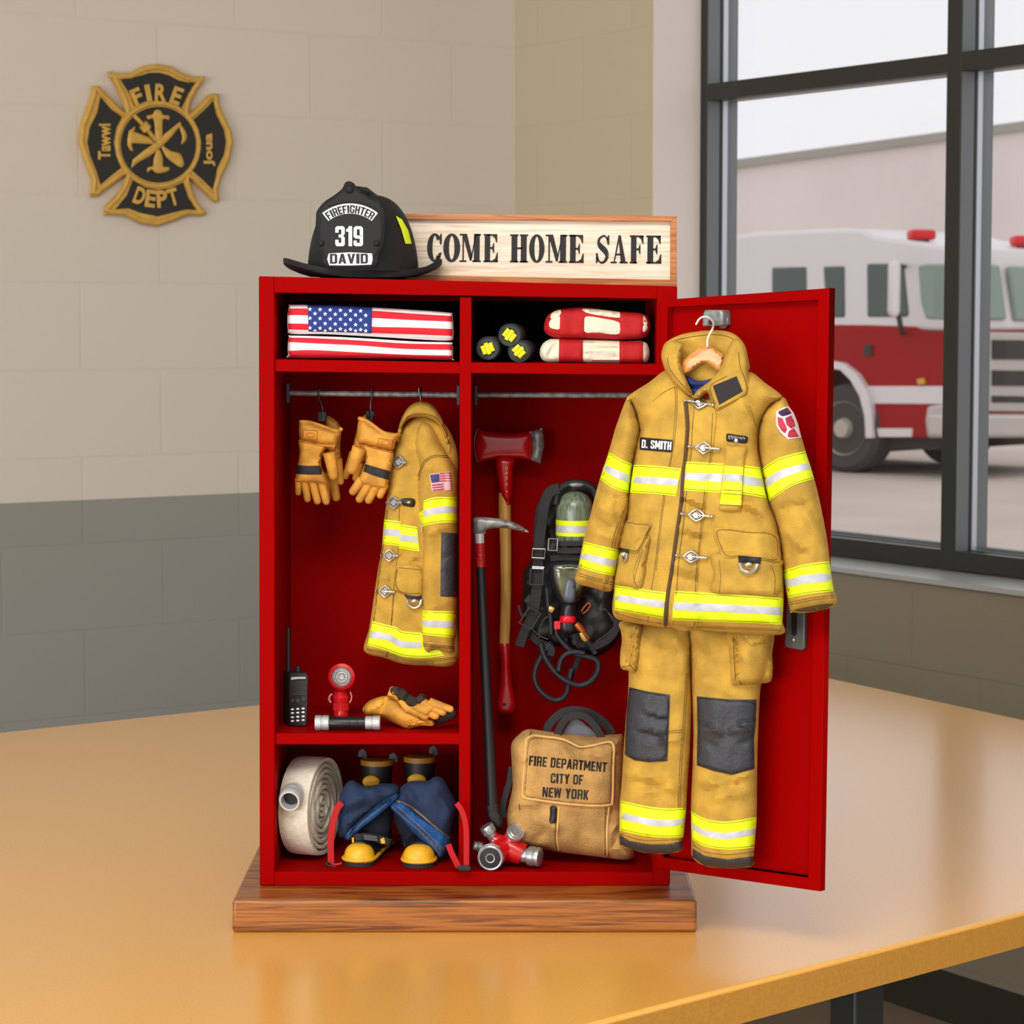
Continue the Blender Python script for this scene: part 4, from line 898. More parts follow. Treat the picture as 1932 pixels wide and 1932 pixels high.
pw = Rel(sh, cB((645, 682), (830, 672), (1020, 682), (1026, 730), (1015, 778), (830, 786), (650, 784), (632, 730)), .0007, 3, 4, sm=False, rim=.6); op_ = pw.obj('name_plate', PLW, o_s)
blocktext(pw, [('DAVID', *cB((655, 770))[0], *cB((985, 768))[0], 18.5)], BLACKP, op_, T=.0005)
# reflective tetrahedron on the right flank
mb = MB(); fl = cB((1228, 355), (1280, 385), (1335, 480), (1365, 598), (1312, 598), (1275, 470)); 
def onshell(px, py):
    d = ray(px, py); o = Vector((hc.x, Y + .012, bz)); best = None
    for i in range(600):
        p = EYE + d * (2.80 + i * .0004); q = R_.inverted() @ (p - o)
        if q.z < 0: continue
        hh = (q.z / (144 * S)); 
        if hh > 1: continue
        ph = math.asin(min(1, hh ** (1 / 1.15))); rr = math.cos(ph) ** .62
        if (q.x / (103 * S)) ** 2 + (q.y / (118 * S)) ** 2 <= rr * rr * 1.01: return p
    return EYE + d * 2.955
V_, F_ = fill(resamp(fl, 4), 4); P3 = [onshell(x, y) for x, y in V_]
sheet(mb, V_, F_, [p - ray(966, 500) * .0016 for p in P3], [p + ray(966, 500) * .004 for p in P3]); build('reflective_patch', mb, YEL, hm)

sg = thing('wooden_sign', 'framed whitewashed wooden sign reading COME HOME SAFE on top of the locker', 'sign')
SY = 2.995; SPl = Pl(1000, SY)
def slabp(mb, pts, th): mb.ext([SPl.pt(x, y) for x, y in pts], (0, th, 0))
sb = lambda x: TLt(x) + 1.0   # bottom sits on the locker roof
zt = W(700, 402, SY).z
def quad(x0, yt0, x1, yt1, b): return [(x0, yt0), (x1, yt1), (x1, b[1]), (x0, b[0])]
SB = [SPl.pt(735, 527), SPl.pt(1277, 537)]
mb = MB(); slabp(mb, [(730, 402.5), (1277, 408), (1265, 418.5), (741, 413)], .018); build('frame_rail', mb, OAKF, sg, bevel=.0006)
mb = MB(); slabp(mb, [(1277, 408), (1277, 541.5), (1265, 531), (1265, 418.5)], .018); build('frame_stile', mb, OAKF, sg, bevel=.0006)
mb = MB(); slabp(mb, [(1277, 541.5), (730, 529.5), (741, 518), (1265, 528)], .018); build('frame_rail', mb, OAKF, sg, bevel=.0006)
mb = MB(); slabp(mb, [(730, 529.5), (730, 402.5), (741, 413), (741, 518)], .018); build('frame_stile', mb, OAKF, sg, bevel=.0006)
SP2 = Pl(1000, SY + .008); mb = MB(); mb.ext([SP2.pt(x, y) for x, y in ((739, 411), (1267, 416.5), (1267, 530), (739, 520))], (0, .006, 0)); build('sign_panel', mb, PINE, sg, smooth=False)
# slab-serif capitals drawn as shapes in a unit cell (x 0..1, y 0..1 up)
def poly(*p): return [list(p)]
def ringp(cx, cy, rx, ry, ix, iy, a0=0, a1=360, n=28):
    return ('ring', cx, cy, rx, ry, ix, iy, a0, a1, n)
def serifE(mid=True, low=True):
    g = [[(.08, 0), (.46, 0), (.46, 1), (.08, 1)], [(0, 0), (.5, 0), (.5, .06), (0, .06)], [(0, .94), (.95, .94), (.95, 1), (0, 1)], [(.95, 1), (.95, .7), (.89, .7), (.78, .86), (.6, .94)],
         [(.4, .47), (.62, .47), (.62, .54), (.4, .54)], [(.74, .33), (.74, .68), (.68, .68), (.6, .54), (.6, .47), (.68, .33)]]
    if low: g += [[(.4, 0), (1, 0), (1, .06), (.4, .06)], [(1, 0), (1, .34), (.94, .34), (.82, .14), (.62, .06)]]
    return g
GL = {
 'C': [ringp(.52, .5, .5, .51, .15, .43, 38, 322), [(.86, .62), (.97, .62), (.97, 1.0), (.9, 1.0), (.8, .86)], [(.76, .3), (.97, .34), (.9, .16), (.72, .1)]],
 'O': [ringp(.5, .5, .5, .51, .16, .43)],
 'M': [[(.0, 0), (.32, 0), (.32, .06), (.0, .06)], [(.13, .05), (.2, .05), (.2, .95), (.13, .95)], [(0, .94), (.2, .94), (.2, 1), (0, 1)], [(.12, 1), (.34, 1), (.6, .2), (.53, .05), (.48, .05)], [(.78, 1), (.74, 1), (.5, .05), (.56, .05)],
       [(.67, 0), (.94, 0), (.94, 1), (.67, 1)], [(.6, 0), (1, 0), (1, .06), (.6, .06)], [(.74, .94), (1, .94), (1, 1), (.74, 1)]],
 'E': serifE(), 'F': serifE(low=False),
 'H': [[(.08, 0), (.4, 0), (.4, 1), (.08, 1)], [(.6, 0), (.92, 0), (.92, 1), (.6, 1)], [(.3, .47), (.7, .47), (.7, .54), (.3, .54)]] + [[(x, y), (x + .46, y), (x + .46, y + .06), (x, y + .06)] for x in (0, .54) for y in (0, .94)],
 'A': [[(.46, 1), (.56, 1), (.24, .04), (.17, .04)], [(.44, 1), (.58, 1), (.9, 0), (.6, 0)], [(.3, .28), (.7, .28), (.68, .35), (.32, .35)], [(0, 0), (.36, 0), (.36, .06), (0, .06)], [(.52, 0), (1, 0), (1, .06), (.52, .06)]],
 'S': ['S'],
}
def glyph(mb, ch, x0, y0, x1, y1, ht, host):
    u = ((x1 - x0), (y1 - y0)); L = math.hypot(*u); up = (u[1] / L * ht, -u[0] / L * ht)
    T = lambda p: (x0 + u[0] * p[0] + up[0] * p[1], y0 + u[1] * p[0] + up[1] * p[1])
    def put(pts): 
        q = [T(p) for p in pts]; mb.ext([host.pt(x, y, .0008) for x, y in q], -host.n * .0009)
    for g in GL[ch]:
        if g == 'S':
            c = cr([(.86, .8), (.62, .97), (.32, .9), (.2, .74), (.34, .6), (.66, .44), (.8, .26), (.62, .06), (.34, .03), (.12, .2)], 5, False)
            wv = lambda t: .035 + .1 * math.exp(-((t - .5) / .22) ** 2) 
            for i in range(len(c) - 1):
                (a, b), (d, e) = c[i], c[i + 1]; t = i / len(c); w_ = wv(t) * 1.15
                l_ = math.hypot(d - a, e - b) or 1; nx, ny = -(e - b) / l_ * w_, (d - a) / l_ * w_ * .75
                put([(a + nx, b + ny), (d + nx, e + ny), (d - nx, e - ny), (a - nx, b - ny)])
            put([(.82, .66), (.93, .66), (.93, 1), (.86, 1), (.74, .86)]); put([(.04, .0), (.11, .0), (.24, .12), (.15, .36), (.04, .36)])
        elif isinstance(g, tuple):
            _, cx, cy, rx, ry, ix, iy, a0, a1, n = g
            for i in range(n):
                a, b = [math.radians(a0 + (a1 - a0) * (i + k) / n) for k in (0, 1)]
                put([(cx + rx * math.cos(a), cy + ry * math.sin(a)), (cx + rx * math.cos(b), cy + ry * math.sin(b)), (cx + ix * math.cos(b), cy + iy * math.sin(b)), (cx + ix * math.cos(a), cy + iy * math.sin(a))])
        else: put(g)
bl = lambda x: 493.5 + (x - 805) * 4.0 / 442
for ch, x0, x1 in (('C', 805, 834), ('O', 836, 868), ('M', 867, 907), ('E', 912, 939), ('H', 962, 996), ('O', 998, 1027), ('M', 1029, 1070), ('E', 1073, 1101), ('S', 1123, 1151), ('A', 1152, 1184), ('F', 1188, 1215), ('E', 1219, 1247.5)):
    mb = MB(); glyph(mb, ch, x0, bl(x0), x1, bl(x1), 53, SP2); build('letter', mb, BLACKP, sg, smooth=False)

# ================================================================= top cubbies
def fz(py, Yf=2.9): return Pl(700, Yf)
FP = Pl(700, 2.905)
def striped(name, label, outl, bands, T, R, pl=FP, base_m=FLAGW, zrest=None):
    r = Rel(pl, outl, T, R, 3.5, sm=False, rim=.1, back=4.0, nz=.0006, ns=.02)
    o = r.obj(name, base_m); tag(o, label, 'flag', 'folded flags in the left cubby')
    for top, bot in bands:
        b = Rel(r, cr(top, 5, False) + cr(bot, 5, False)[::-1], .0012, 2, 3, sm=False, rim=.8); b.obj('red_stripe', FLAGR, o)
    return r, o
r1, o1 = striped('folded_flag', 'folded striped flag with a blue starred field, upper of the two in the cubby',
    cr(cB((300, 1140), (330, 1126), (700, 1132), (1000, 1148), (1400, 1172), (1690, 1195), (1718, 1215), (1728, 1300), (1728, 1400), (1705, 1436), (1500, 1432), (1000, 1402), (600, 1382), (320, 1380), (290, 1340), (285, 1240)), 3),
    [(cB((292, 1160), (460, 1160), (800, 1172), (1020, 1178), (1400, 1205), (1715, 1225)), cB((290, 1215), (460, 1218), (800, 1232), (1020, 1240), (1400, 1260), (1722, 1272))),
     (cB((290, 1290), (460, 1292), (800, 1306), (1020, 1318), (1400, 1326), (1722, 1338)), cB((298, 1340), (460, 1345), (800, 1358), (1020, 1372), (1400, 1384), (1715, 1396)))], .011, 14)
r2, o2 = striped('folded_flag', 'folded red and white striped flag, lower of the two in the cubby',
    cr(cB((300, 1405), (330, 1394), (700, 1404), (1000, 1420), (1400, 1446), (1690, 1452), (1715, 1470), (1725, 1520), (1722, 1594), (1700, 1606), (1300, 1596), (800, 1592), (320, 1588), (292, 1560), (288, 1480)), 3),
    [(cB((300, 1412), (500, 1416), (900, 1436), (1300, 1462), (1712, 1470)), cB((292, 1448), (500, 1460), (900, 1478), (1300, 1508), (1720, 1518))),
     (cB((292, 1528), (500, 1520), (900, 1540), (1300, 1560), (1720, 1568)), cB((310, 1585), (500, 1588), (900, 1592), (1300, 1596), (1705, 1603)))], .011, 12)
ca = Rel(r1, cB((462, 1127), (700, 1130), (1020, 1146), (1016, 1376), (760, 1366), (470, 1360)), .0028, 2, 3, sm=False, rim=.7); oc = ca.obj('star_field', FLAGB, o1)
mb = MB()
for r_, yy in enumerate((1165, 1202, 1243, 1286, 1328, 1352)):
    for k in range(7):
        x = 482 + k * 88 + (44 if r_ % 2 else 0)
        if x > 1005 or r_ == 5 and k % 1: continue
        cx, cy = cB((x, yy + (x - 480) * .035 if r_ < 5 else yy + 2))[0]; rad = 4.3
        star = [(cx + (rad if i % 2 == 0 else rad * .42) * math.sin(i * math.pi / 5), cy - (rad if i % 2 == 0 else rad * .42) * math.cos(i * math.pi / 5)) for i in range(10)]
        Hs = ca.h(star); mb.ext([ca.pl.pt(px, py, float(h) + .0003) for (px, py), h in zip(star, Hs)], -ca.pl.n * .0006)
build('star', mb, WHITE, oc, smooth=False, label='rows of white stars'); bpy.data.objects['star']['kind'] = 'stuff'
# rolls
RIM = mat('roll_rim_dark', (58, 64, 62), .7); RYE = mat('roll_yellow', (226, 226, 30), .6); RGR = mat('roll_green_side', (150, 180, 40), .6)
for (x, y, r_, lab) in ((300, 1148, 102, 'dark rolled bundle with a yellow core, lower left of three on the shelf'), (478, 1040, 100, 'dark rolled bundle with a yellow core resting on top of two others'), (555, 1172, 98, 'dark rolled bundle with a yellow core beside the red and cream straps')):
    px, py = cC((x, y))[0]; yf = 2.895; s_ = pp(yf); c = W(px, py, yf); rr = r_ / 4.2933 * s_ * .94
    o = thing('rolled_bundle', lab, 'roll', 'rolled bundles in the top cubby')
    mb = MB(); mb.lathe([(rr * .8, .0015), (rr * .93, 0), (rr, .002), (rr, .09), (rr * .9, .094)], c, (.10, 1, 0), 28); build('outer_wrap', mb, RGR if False else RIM, o)
    mb = MB(); ang = random.uniform(0, 6)
    sp = [(rr * (.18 + .62 * t) * math.cos(ang + t * 9), rr * (.18 + .62 * t) * math.sin(ang + t * 9)) for t in [i / 40 for i in range(41)]]
    mb.tube([c + Vector((a, -.0012, b)) for a, b in sp], [rr * .055] * 41, 7); build('rolled_edge', mb, RIM, o)
    mb = MB()
    for k in (-1, 0, 1):
        a = ang; q = Vector((math.cos(a), 0, math.sin(a))); p_ = Vector((-math.sin(a), 0, math.cos(a)))
        mb.tube([c + p_ * (k * rr * .36) + q * t * rr * .5 * (1 - .25 * abs(k)) + Vector((0, -.0018, 0)) for t in (-1, -.4, .3, 1)], rr * .19, 8)
    build('yellow_core', mb, RYE, o)
BP = Pl(1130, 2.90)
bu = Rel(BP, cC((758, 960), (780, 890), (830, 850), (900, 828), (1100, 815), (1370, 848), (1560, 868), (1612, 930), (1614, 990), (1570, 1060), (1370, 1078), (1090, 1068), (880, 1066), (800, 1045), (762, 1010)), .013, 14, 6, back=2.5, nz=.0014, ns=.03)
o = bu.obj('folded_strap', REDF); tag(o, 'red folded strap bundle with cream patches, upper of the two on the shelf', 'strap', 'folded straps in the right cubby')
for pts in (((822, 860), (890, 835), (885, 880), (815, 905)), ((800, 940), (830, 900), (888, 892), (885, 985), (840, 990), (805, 975)), ((1090, 825), (1370, 855), (1368, 898), (1200, 880), (1095, 855)), ((1090, 895), (1230, 905), (1370, 942), (1362, 1030), (1200, 1022), (1085, 1010)), ((1562, 885), (1590, 920), (1595, 960), (1565, 955)), ((1560, 965), (1598, 970), (1590, 1005), (1545, 1012))):
    Rel(bu, cC(*pts), .0016, 4, 5, rim=.2, nz=.0008, ns=.05).obj('cream_panel', CREAM, o)
for pts in (((888, 880), (1085, 885), (1080, 1064), (882, 1062)), ((1372, 855), (1560, 868), (1556, 1060), (1372, 1074))): Rel(bu, cC(*pts), .0022, 4, 5, sm=False, rim=.5).obj('red_band', REDF, o)
bl_ = Rel(BP, cC((722, 1185), (740, 1120), (790, 1080), (880, 1070), (1370, 1086), (1560, 1092), (1608, 1150), (1606, 1230), (1565, 1266), (1370, 1268), (880, 1262), (800, 1262), (745, 1240)), .013, 14, 6, back=2.5, nz=.0014, ns=.03, seed=4, folds=fo(cC, ((1080, 1140), (1365, 1150), 3, -.002), ((1080, 1200), (1365, 1215), 3, -.002), ((800, 1200), (860, 1120), 4, -.003)))
o = bl_.obj('folded_strap', CREAM); tag(o, 'cream folded strap bundle with two red bands, lower of the two on the shelf', 'strap', 'folded straps in the right cubby')
for pts in (((880, 1066), (1072, 1070), (1070, 1262), (876, 1262)), ((1368, 1085), (1560, 1092), (1558, 1266), (1368, 1268))): Rel(bl_, cC(*pts), .0024, 4, 5, sm=False, rim=.5).obj('red_band', REDF, o)

# ================================================================= gloves on the rail
GP = Pl(650, 2.955)
def capsule(pl, f, a, b, r0, r1, sc, off=0.0, n=7):
    (x0, y0), (x1, y1) = f(a, b); mpp = pl.mpp; path = []; rs = []
    for i in range(n + 1):
        t = i / n; path.append(pl.pt(x0 + (x1 - x0) * t, y0 + (y1 - y0) * t, off - .002 * t)); rs.append(1.12 * (r0 + (r1 - r0) * t) / sc * mpp)
    d = (path[-1] - path[-2]).normalized(); rl = rs[-1]
    for k in (.35, .65, .88, 1.0): path.append(path[n] + d * rl * k); rs.append(rl * math.sqrt(max(0.02, 1 - k * k)))
    return path, rs
def fingers(mb, pl, f, lst, sc, off=0.0):
    for a, b, r0, r1 in lst:
        p, r = capsule(pl, f, a, b, r0, r1, sc, off); mb.tube(p, r, 12)
def glove(name, label, pl, palm, cuff, rim, bandp, thumb, fing, seams, logo, fold=()):
    g = thing(name, label, 'glove', 'leather gloves hanging from the rail')
    rp = Rel(pl, cD(*palm), .011, 14, 5, nz=.001, ns=.04, seed=len(label) % 7, folds=fo(cD, *fold)); mb = MB(); rp.mesh(mb)
    fingers(mb, pl, cD, fing, 5.2216, .001); o = build('hand', mb, LEATHER, g)
    lines(rp, [cD(*s_) for s_ in seams], .0005, LEATHD, parent=o)
    mb = MB(); fingers(mb, pl, cD, [thumb], 5.2216, .009); ot = build('thumb', mb, LEATHER, g)
    rc = Rel(pl, cD(*cuff), .0135, 14, 5, nz=.0006, ns=.04, base=.001); oc = rc.obj('cuff', LEATHER, g)
    mb = MB(); line(mb, rc, cD(*rim), .0026, -.001, seg=8); merge(oc, mb, LEATHER)
    lg = Rel(rc, cD(*logo), .0006, 2, 4, rim=.6, sm=False); ol = lg.obj('stamped_label', mat('label_leather', (214, 146, 48), .7), oc)
    line(mb := MB(), lg, cD(*logo), .0004, .0, sm=False, closed=True); c = np.mean(lg.out, axis=0); line(mb, lg, elli(c[0], c[1], 8, 4, 14), .0003, .0, closed=True); merge(ol, mb, LEATHD)
    rb = Rel(rp, cD(*bandp), .0018, 3, 5, sm=False, rim=.5); rb.obj('black_band', BLKW, o)
    return g
gl1 = glove('leather_glove', 'tan leather glove with a black band hanging leftmost on the rail', GP,
      ((190, 560), (400, 600), (555, 600), (520, 680), (450, 660), (405, 740), (400, 830), (440, 930), (455, 1020), (330, 1010), (160, 1000), (142, 950), (165, 830), (182, 700)),
      ((188, 400), (300, 410), (450, 460), (585, 500), (570, 560), (545, 625), (440, 632), (300, 600), (190, 575)), ((190, 398), (300, 408), (450, 458), (560, 490), (600, 455)),
      ((155, 822), (270, 830), (385, 828), (405, 880), (400, 915), (270, 915), (148, 908)), ((475, 700), (520, 925), 58, 44),
      (((172, 960), (170, 1095), 32, 27), ((228, 960), (262, 1155), 36, 32), ((305, 960), (358, 1175), 38, 34), ((390, 950), (445, 1180), 40, 34)),
      (((190, 590), (300, 612), (440, 645)), ((455, 640), (405, 720), (395, 830), (430, 900))), ((222, 475), (358, 485), (352, 590), (220, 565)), (((260, 700), (340, 760), 5, -.001),))
gl2 = glove('leather_glove', 'tan leather glove with a black band hanging between the other glove and the coat', Pl(700, 2.945),
      ((755, 590), (1000, 650), (1105, 690), (1085, 880), (1060, 990), (1030, 1060), (900, 1050), (770, 990), (800, 880), (830, 800), (810, 700), (770, 620)),
      ((770, 370), (860, 390), (1000, 480), (1160, 520), (1130, 600), (1100, 675), (960, 650), (830, 620), (752, 580)), ((772, 362), (860, 400), (1000, 500), (1100, 530), (1165, 520)),
      ((832, 812), (960, 850), (1082, 885), (1065, 970), (930, 930), (812, 885)), ((775, 650), (700, 860), 66, 48),
      (((800, 960), (712, 1080), 42, 38), ((870, 1000), (775, 1155), 40, 36), ((950, 1010), (865, 1165), 40, 36), ((1025, 1010), (978, 1120), 38, 32)),
      (((770, 610), (900, 650), (1095, 700)), ((800, 620), (835, 700), (830, 800), (790, 900))), ((965, 560), (1100, 580), (1090, 655), (958, 625)), (((900, 740), (1000, 780), 5, -.001),))
GB = Pl(650, 2.985)
for k, (lab, palm, fg) in enumerate((('tan leather glove hanging behind the leftmost one, only thumb and fingertips showing', ((440, 350), (540, 380), (590, 470), (585, 640), (590, 800), (560, 900), (500, 960), (440, 900), (430, 600)), (((560, 760), (590, 985), 40, 30), ((500, 900), (545, 1140), 44, 38), ((430, 900), (450, 1150), 44, 36))),
                                     ('tan leather glove hanging behind the one nearest the coat, mostly hidden', ((790, 360), (880, 340), (900, 500), (860, 700), (760, 860), (700, 850), (720, 600)), (((720, 700), (640, 930), 44, 30), ((780, 800), (740, 950), 40, 34))))):
    g = thing('leather_glove', lab, 'glove', 'leather gloves hanging from the rail')
    rp = Rel(GB, cD(*palm), .007, 12, 6); mb = MB(); rp.mesh(mb); fingers(mb, GB, cD, fg, 5.2216, 0); build('hand', mb, LEATHER, g)
WIRE = mat('dark_wire', (90, 92, 92), .35, .9)
for i, (p, lab, zt_) in enumerate(((((385, 100), (375, 70), (395, 62), (372, 95), (366, 140), (385, 190), (405, 240), (412, 300)), 'dark wire hook with clip holding the leftmost pair of gloves', 0), (((912, 100), (915, 66), (900, 60), (892, 95), (895, 150), (885, 210), (884, 290)), 'dark wire hook with clip holding the pair of gloves beside the coat', 0), (((1380, 95), (1378, 66), (1362, 62), (1360, 100), (1372, 130), (1376, 190)), 'short wire hook holding the coat on the left rail', 1))):
    h_ = thing('wire_hook', lab, 'hook', 'hooks on the left rail'); mb = MB(); q = cr(cD(*p), 5, False); n_ = len(q)
    ys = [RZ + .0045 - (.0090) * min(1, j / (n_ * .35)) - (.008 if not zt_ else .0) * max(0, j / n_ - .35) for j in range(n_)]
    mb.tube([W(x, y, yy) for (x, y), yy in zip(q, ys)], .0010, 8); build('wire', mb, WIRE, h_)
    if not zt_:
        e = q[-1]; mb = MB(); mb.box(W(e[0] - 2, e[1] + 8, 2.966), (.009, .006, .012)); mb.tube([W(e[0] - 5, e[1], 2.962), W(e[0] - 4, e[1] + 14, 2.962)], .002, 8); mb.tube([W(e[0] + 4, e[1], 2.962), W(e[0] + 7, e[1] + 10, 2.962)], .0018, 8); build('clip', mb, BLK, h_, bevel=.0008)

# ================================================================= coat on the left rail
RP = Pl(800, 2.965, yaw=4)
rc_ = thing('turnout_coat', 'tan firefighter coat hanging side-on from the left rail beside the gloves', 'coat')
bd2 = Rel(RP, cD((1400, 330), (1250, 400), (1160, 540), (1110, 700), (1080, 850), (1050, 1100)) + cE((258, 500), (240, 650), (222, 860), (195, 1000), (160, 1230), (120, 1500), (78, 1700), (250, 1757), (340, 1790), (430, 1812), (600, 1822), (862, 1795), (866, 1400), (870, 900), (868, 300)) + cD((1740, 700), (1640, 450), (1500, 350)),
          .012, 22, 8, nz=.0016, ns=.022, seed=31, folds=fo(cE, ((400, 860), (540, 950), 5, -.003), ((430, 900), (530, 900), 5, .003), ((200, 1050), (320, 1120), 5, .003), ((380, 1350), (540, 1480), 6, .003), ((160, 1330), (280, 1440), 5, -.003), ((230, 1000), (320, 1010), 5, -.002)), base=0)
ob2 = bd2.obj('coat_body', CANVAS, rc_)
lines(bd2, [cE((375, 480), (372, 600), (362, 860), (345, 1000), (325, 1200), (310, 1400), (290, 1600), (260, 1750)), cE((330, 1100), (325, 1300), (300, 1550), (275, 1750)), cE((100, 1680), (260, 1710), (430, 1765), (600, 1775), (860, 1750)), cE((95, 1690), (260, 1722), (430, 1777), (600, 1788), (860, 1765)), cE((270, 500), (250, 700), (215, 950), (170, 1350), (130, 1640))], .00035, THREAD, parent=ob2)
band3(bd2, rc_, cE((245, 585), (310, 592), (385, 602), (400, 625), (525, 648)), cE((232, 795), (300, 800), (365, 812), (380, 830), (545, 855)), cE((242, 662), (365, 672), (385, 705), (525, 728)), cE((237, 720), (365, 732), (385, 765), (530, 782)))
band3(bd2, rc_, cE((145, 1445), (260, 1475), (345, 1495), (400, 1530), (560, 1545)), cE((103, 1652), (250, 1690), (400, 1745), (600, 1758), (760, 1735)), cE((137, 1528), (290, 1560), (390, 1612), (560, 1625)), cE((122, 1585), (280, 1612), (390, 1668), (565, 1676)))
sv2 = Rel(RP, cD((1390, 385), (1330, 480), (1310, 640), (1350, 830), (1335, 1000)) + cE((520, 400), (535, 520), (560, 640), (562, 900), (560, 1300), (572, 1690), (700, 1705), (836, 1722), (850, 1600), (864, 1300), (868, 900), (869, 400), (866, 205)) + cD((1700, 800), (1600, 620), (1500, 440)),
          .020, 24, 7, nz=.0018, ns=.025, seed=35, base=.006, folds=fo(cE, ((620, 700), (780, 640), 6, .003), ((600, 1350), (760, 1300), 5, .002), ((590, 1620), (830, 1640), 4, -.002)))
os2 = sv2.obj('sleeve', CANVAS, rc_)
lines(sv2, [cD((1340, 960), (1400, 800), (1500, 730), (1640, 730)), cD((1355, 975), (1410, 815), (1505, 745), (1650, 748)), cD((1290, 760), (1310, 860), (1345, 930)), cE((575, 1640), (700, 1650), (840, 1665)), cE((575, 1655), (700, 1665), (840, 1680))], .0004, THREAD, parent=os2)
band3(sv2, rc_, cE((582, 425), (640, 402), (720, 393), (866, 398)), cE((564, 645), (640, 625), (740, 612), (866, 612)), cE((580, 508), (720, 475), (866, 476)), cE((580, 562), (720, 532), (866, 530)))
band3(sv2, rc_, cE((565, 1355), (700, 1360), (864, 1365)), cE((570, 1560), (700, 1575), (850, 1588)), cE((565, 1438), (700, 1442), (860, 1450)), cE((567, 1495), (700, 1500), (856, 1506)))
yk = Rel(sv2, cE((512, 548), (574, 508), (572, 640), (560, 750), (528, 792)), .001, 2, 5, sm=False, rim=.6); oy = yk.obj('reflective_stripe', YEL, rc_)
Rel(yk, cE((515, 640), (566, 612), (562, 680), (522, 712)), .0006, 2, 5, sm=False, rim=.7).obj('silver_tape', SILV, oy)
ep = Rel(sv2, cE((730, 695), (800, 698), (867, 704), (866, 1238), (790, 1240), (722, 1235)), .0022, 4, 6, sm=False, rim=.5, folds=fo(cE, ((750, 910), (840, 870), 3, -.002), ((740, 1020), (830, 1045), 3, -.002))); ep.obj('elbow_patch', BLKP, os2)
fg = Rel(sv2, cE((628, 202), (715, 190), (805, 178), (822, 335), (740, 342), (655, 350)), .0016, 2, 2.5, sm=False, rim=.7); of = fg.obj('flag_patch', mat('flag_patch_white', (226, 190, 196), .7), os2)
mb = MB()
for k in range(7):
    t = k / 7; a = cE((640 + (0 if k > 3 else 78) + 22 * t * (1 if k > 3 else 0), 205 + 148 * t - (0 if k > 3 else 14)))[0]; b = cE((806 + 17 * t, 185 + 152 * t))[0]
    mb.ext([fg.pt(a[0], a[1], .0012), fg.pt((a[0]+b[0])/2, (a[1]+b[1])/2, .0012), fg.pt(b[0], b[1], .0012), fg.pt(b[0], b[1] + 2.2, .0012), fg.pt((a[0]+b[0])/2, (a[1]+b[1])/2 + 2.2, .0012), fg.pt(a[0], a[1] + 2.2, .0012)], -RP.n * .0016)
merge(of, mb, mat('flag_patch_red', (186, 44, 66), .7))
Rel(fg, cE((634, 208), (712, 196), (714, 265), (648, 274)), .0016, 2, 2.5, sm=False, rim=.7).obj('star_field', mat('flag_patch_blue', (66, 74, 142), .7, var=.3, vscale=600), of)
pk = Rel(bd2, cE((362, 975), (560, 992), (560, 1225), (420, 1222), (350, 1190), (332, 1150), (345, 1060)), .004, 4, 6, rim=.4); opk = pk.obj('pocket_flap', CANVAS, rc_)
lines(pk, [cE((365, 995), (555, 1010)), cE((355, 1000), (345, 1140), (400, 1205), (550, 1212))], .00035, THREAD, parent=opk)
dring(bd2, rc_, cE((410, 1215), (565, 1228), (562, 1262), (440, 1255)), cE((442, 1262), (455, 1310), (500, 1336), (545, 1315), (562, 1265)), .0017)
for a, b, m_ in (((268, 440), (385, 442), STEEL), ((222, 888), (356, 892), CHROME), ((175, 1190), (328, 1200), CHROME)): clasp(bd2, rc_, *cE(a)[0], *cE(b)[0], rx=11, ry=11, m=m_)
clasp(bd2, rc_, *cD((1090, 780))[0], *cD((1225, 800))[0], rx=11, ry=12, m=STEEL)
bg_ = Rel(bd2, cE((392, 410), (500, 412), (498, 476), (440, 472), (402, 458)), .003, 3, 4, rim=.5); ob_ = bg_.obj('chest_badge', BLK, rc_)
mb = MB(); mb.ball(bg_.pt(*cE((455, 440))[0]), (.003, .001, .0018), 10, 6); merge(ob_, mb, BRASS)
co_ = Rel(RP, cD((1150, 520), (1175, 400), (1240, 270), (1320, 208), (1400, 194), (1480, 218), (1550, 300), (1610, 420), (1655, 560), (1662, 700), (1640, 640), (1590, 480), (1520, 390), (1400, 350), (1260, 368), (1190, 470), (1160, 600)), .016, 12, 5, rim=.2, base=.010, nz=.0008, ns=.04); occ = co_.obj('collar', CANVAS, rc_)
lines(co_, [cD((1195, 450), (1260, 340), (1400, 318), (1520, 350), (1600, 450), (1645, 580))], .0004, THREAD, parent=occ)
# ================================================================= left compartment, middle shelf
SH = W(700, 1383.6, Z1 + .004).z      # shelf height
def yat(py, z): return atz(700, py, z).y      # depth of a point seen at row py on a surface of height z
SH += .0003
rd = thing('two_way_radio', 'black handheld two-way radio with a long antenna standing on the middle shelf', 'radio')
ry = yat(1160 + 1020 / 4.83, SH) + .002
RPl = Pl(560, ry, yaw=-14)
def fq(pl, f, *p, off=0.0): return [pl.pt(x, y, off) for x, y in f(*p)]
front = fq(RPl, cF, (218, 545), (232, 530), (378, 530), (392, 560), (388, 760), (380, 1000), (372, 1014), (225, 1018), (216, 1005))
for p in front: p.z = max(p.z, SH)
mb = MB(); mb.ext(front, Vector((-.009, .023, 0))); build('radio_body', mb, mat('radio_black', (26, 27, 28), .5, bump=.2, bscale=900), rd, bevel=.0015)
mb = MB(); a = RPl.pt(*cF((212, 540))[0], -.012); b = RPl.pt(*cF((212, 118))[0], -.012); mb.tube([a - UP * .002, a, a + (b - a) * .15, a + (b - a) * .3, b - (b - a) * .04, b, b + UP * .001], [.0036, .0034, .0028, .0027, .0023, .0018, .0006], 12); build('antenna', mb, BLK, rd)
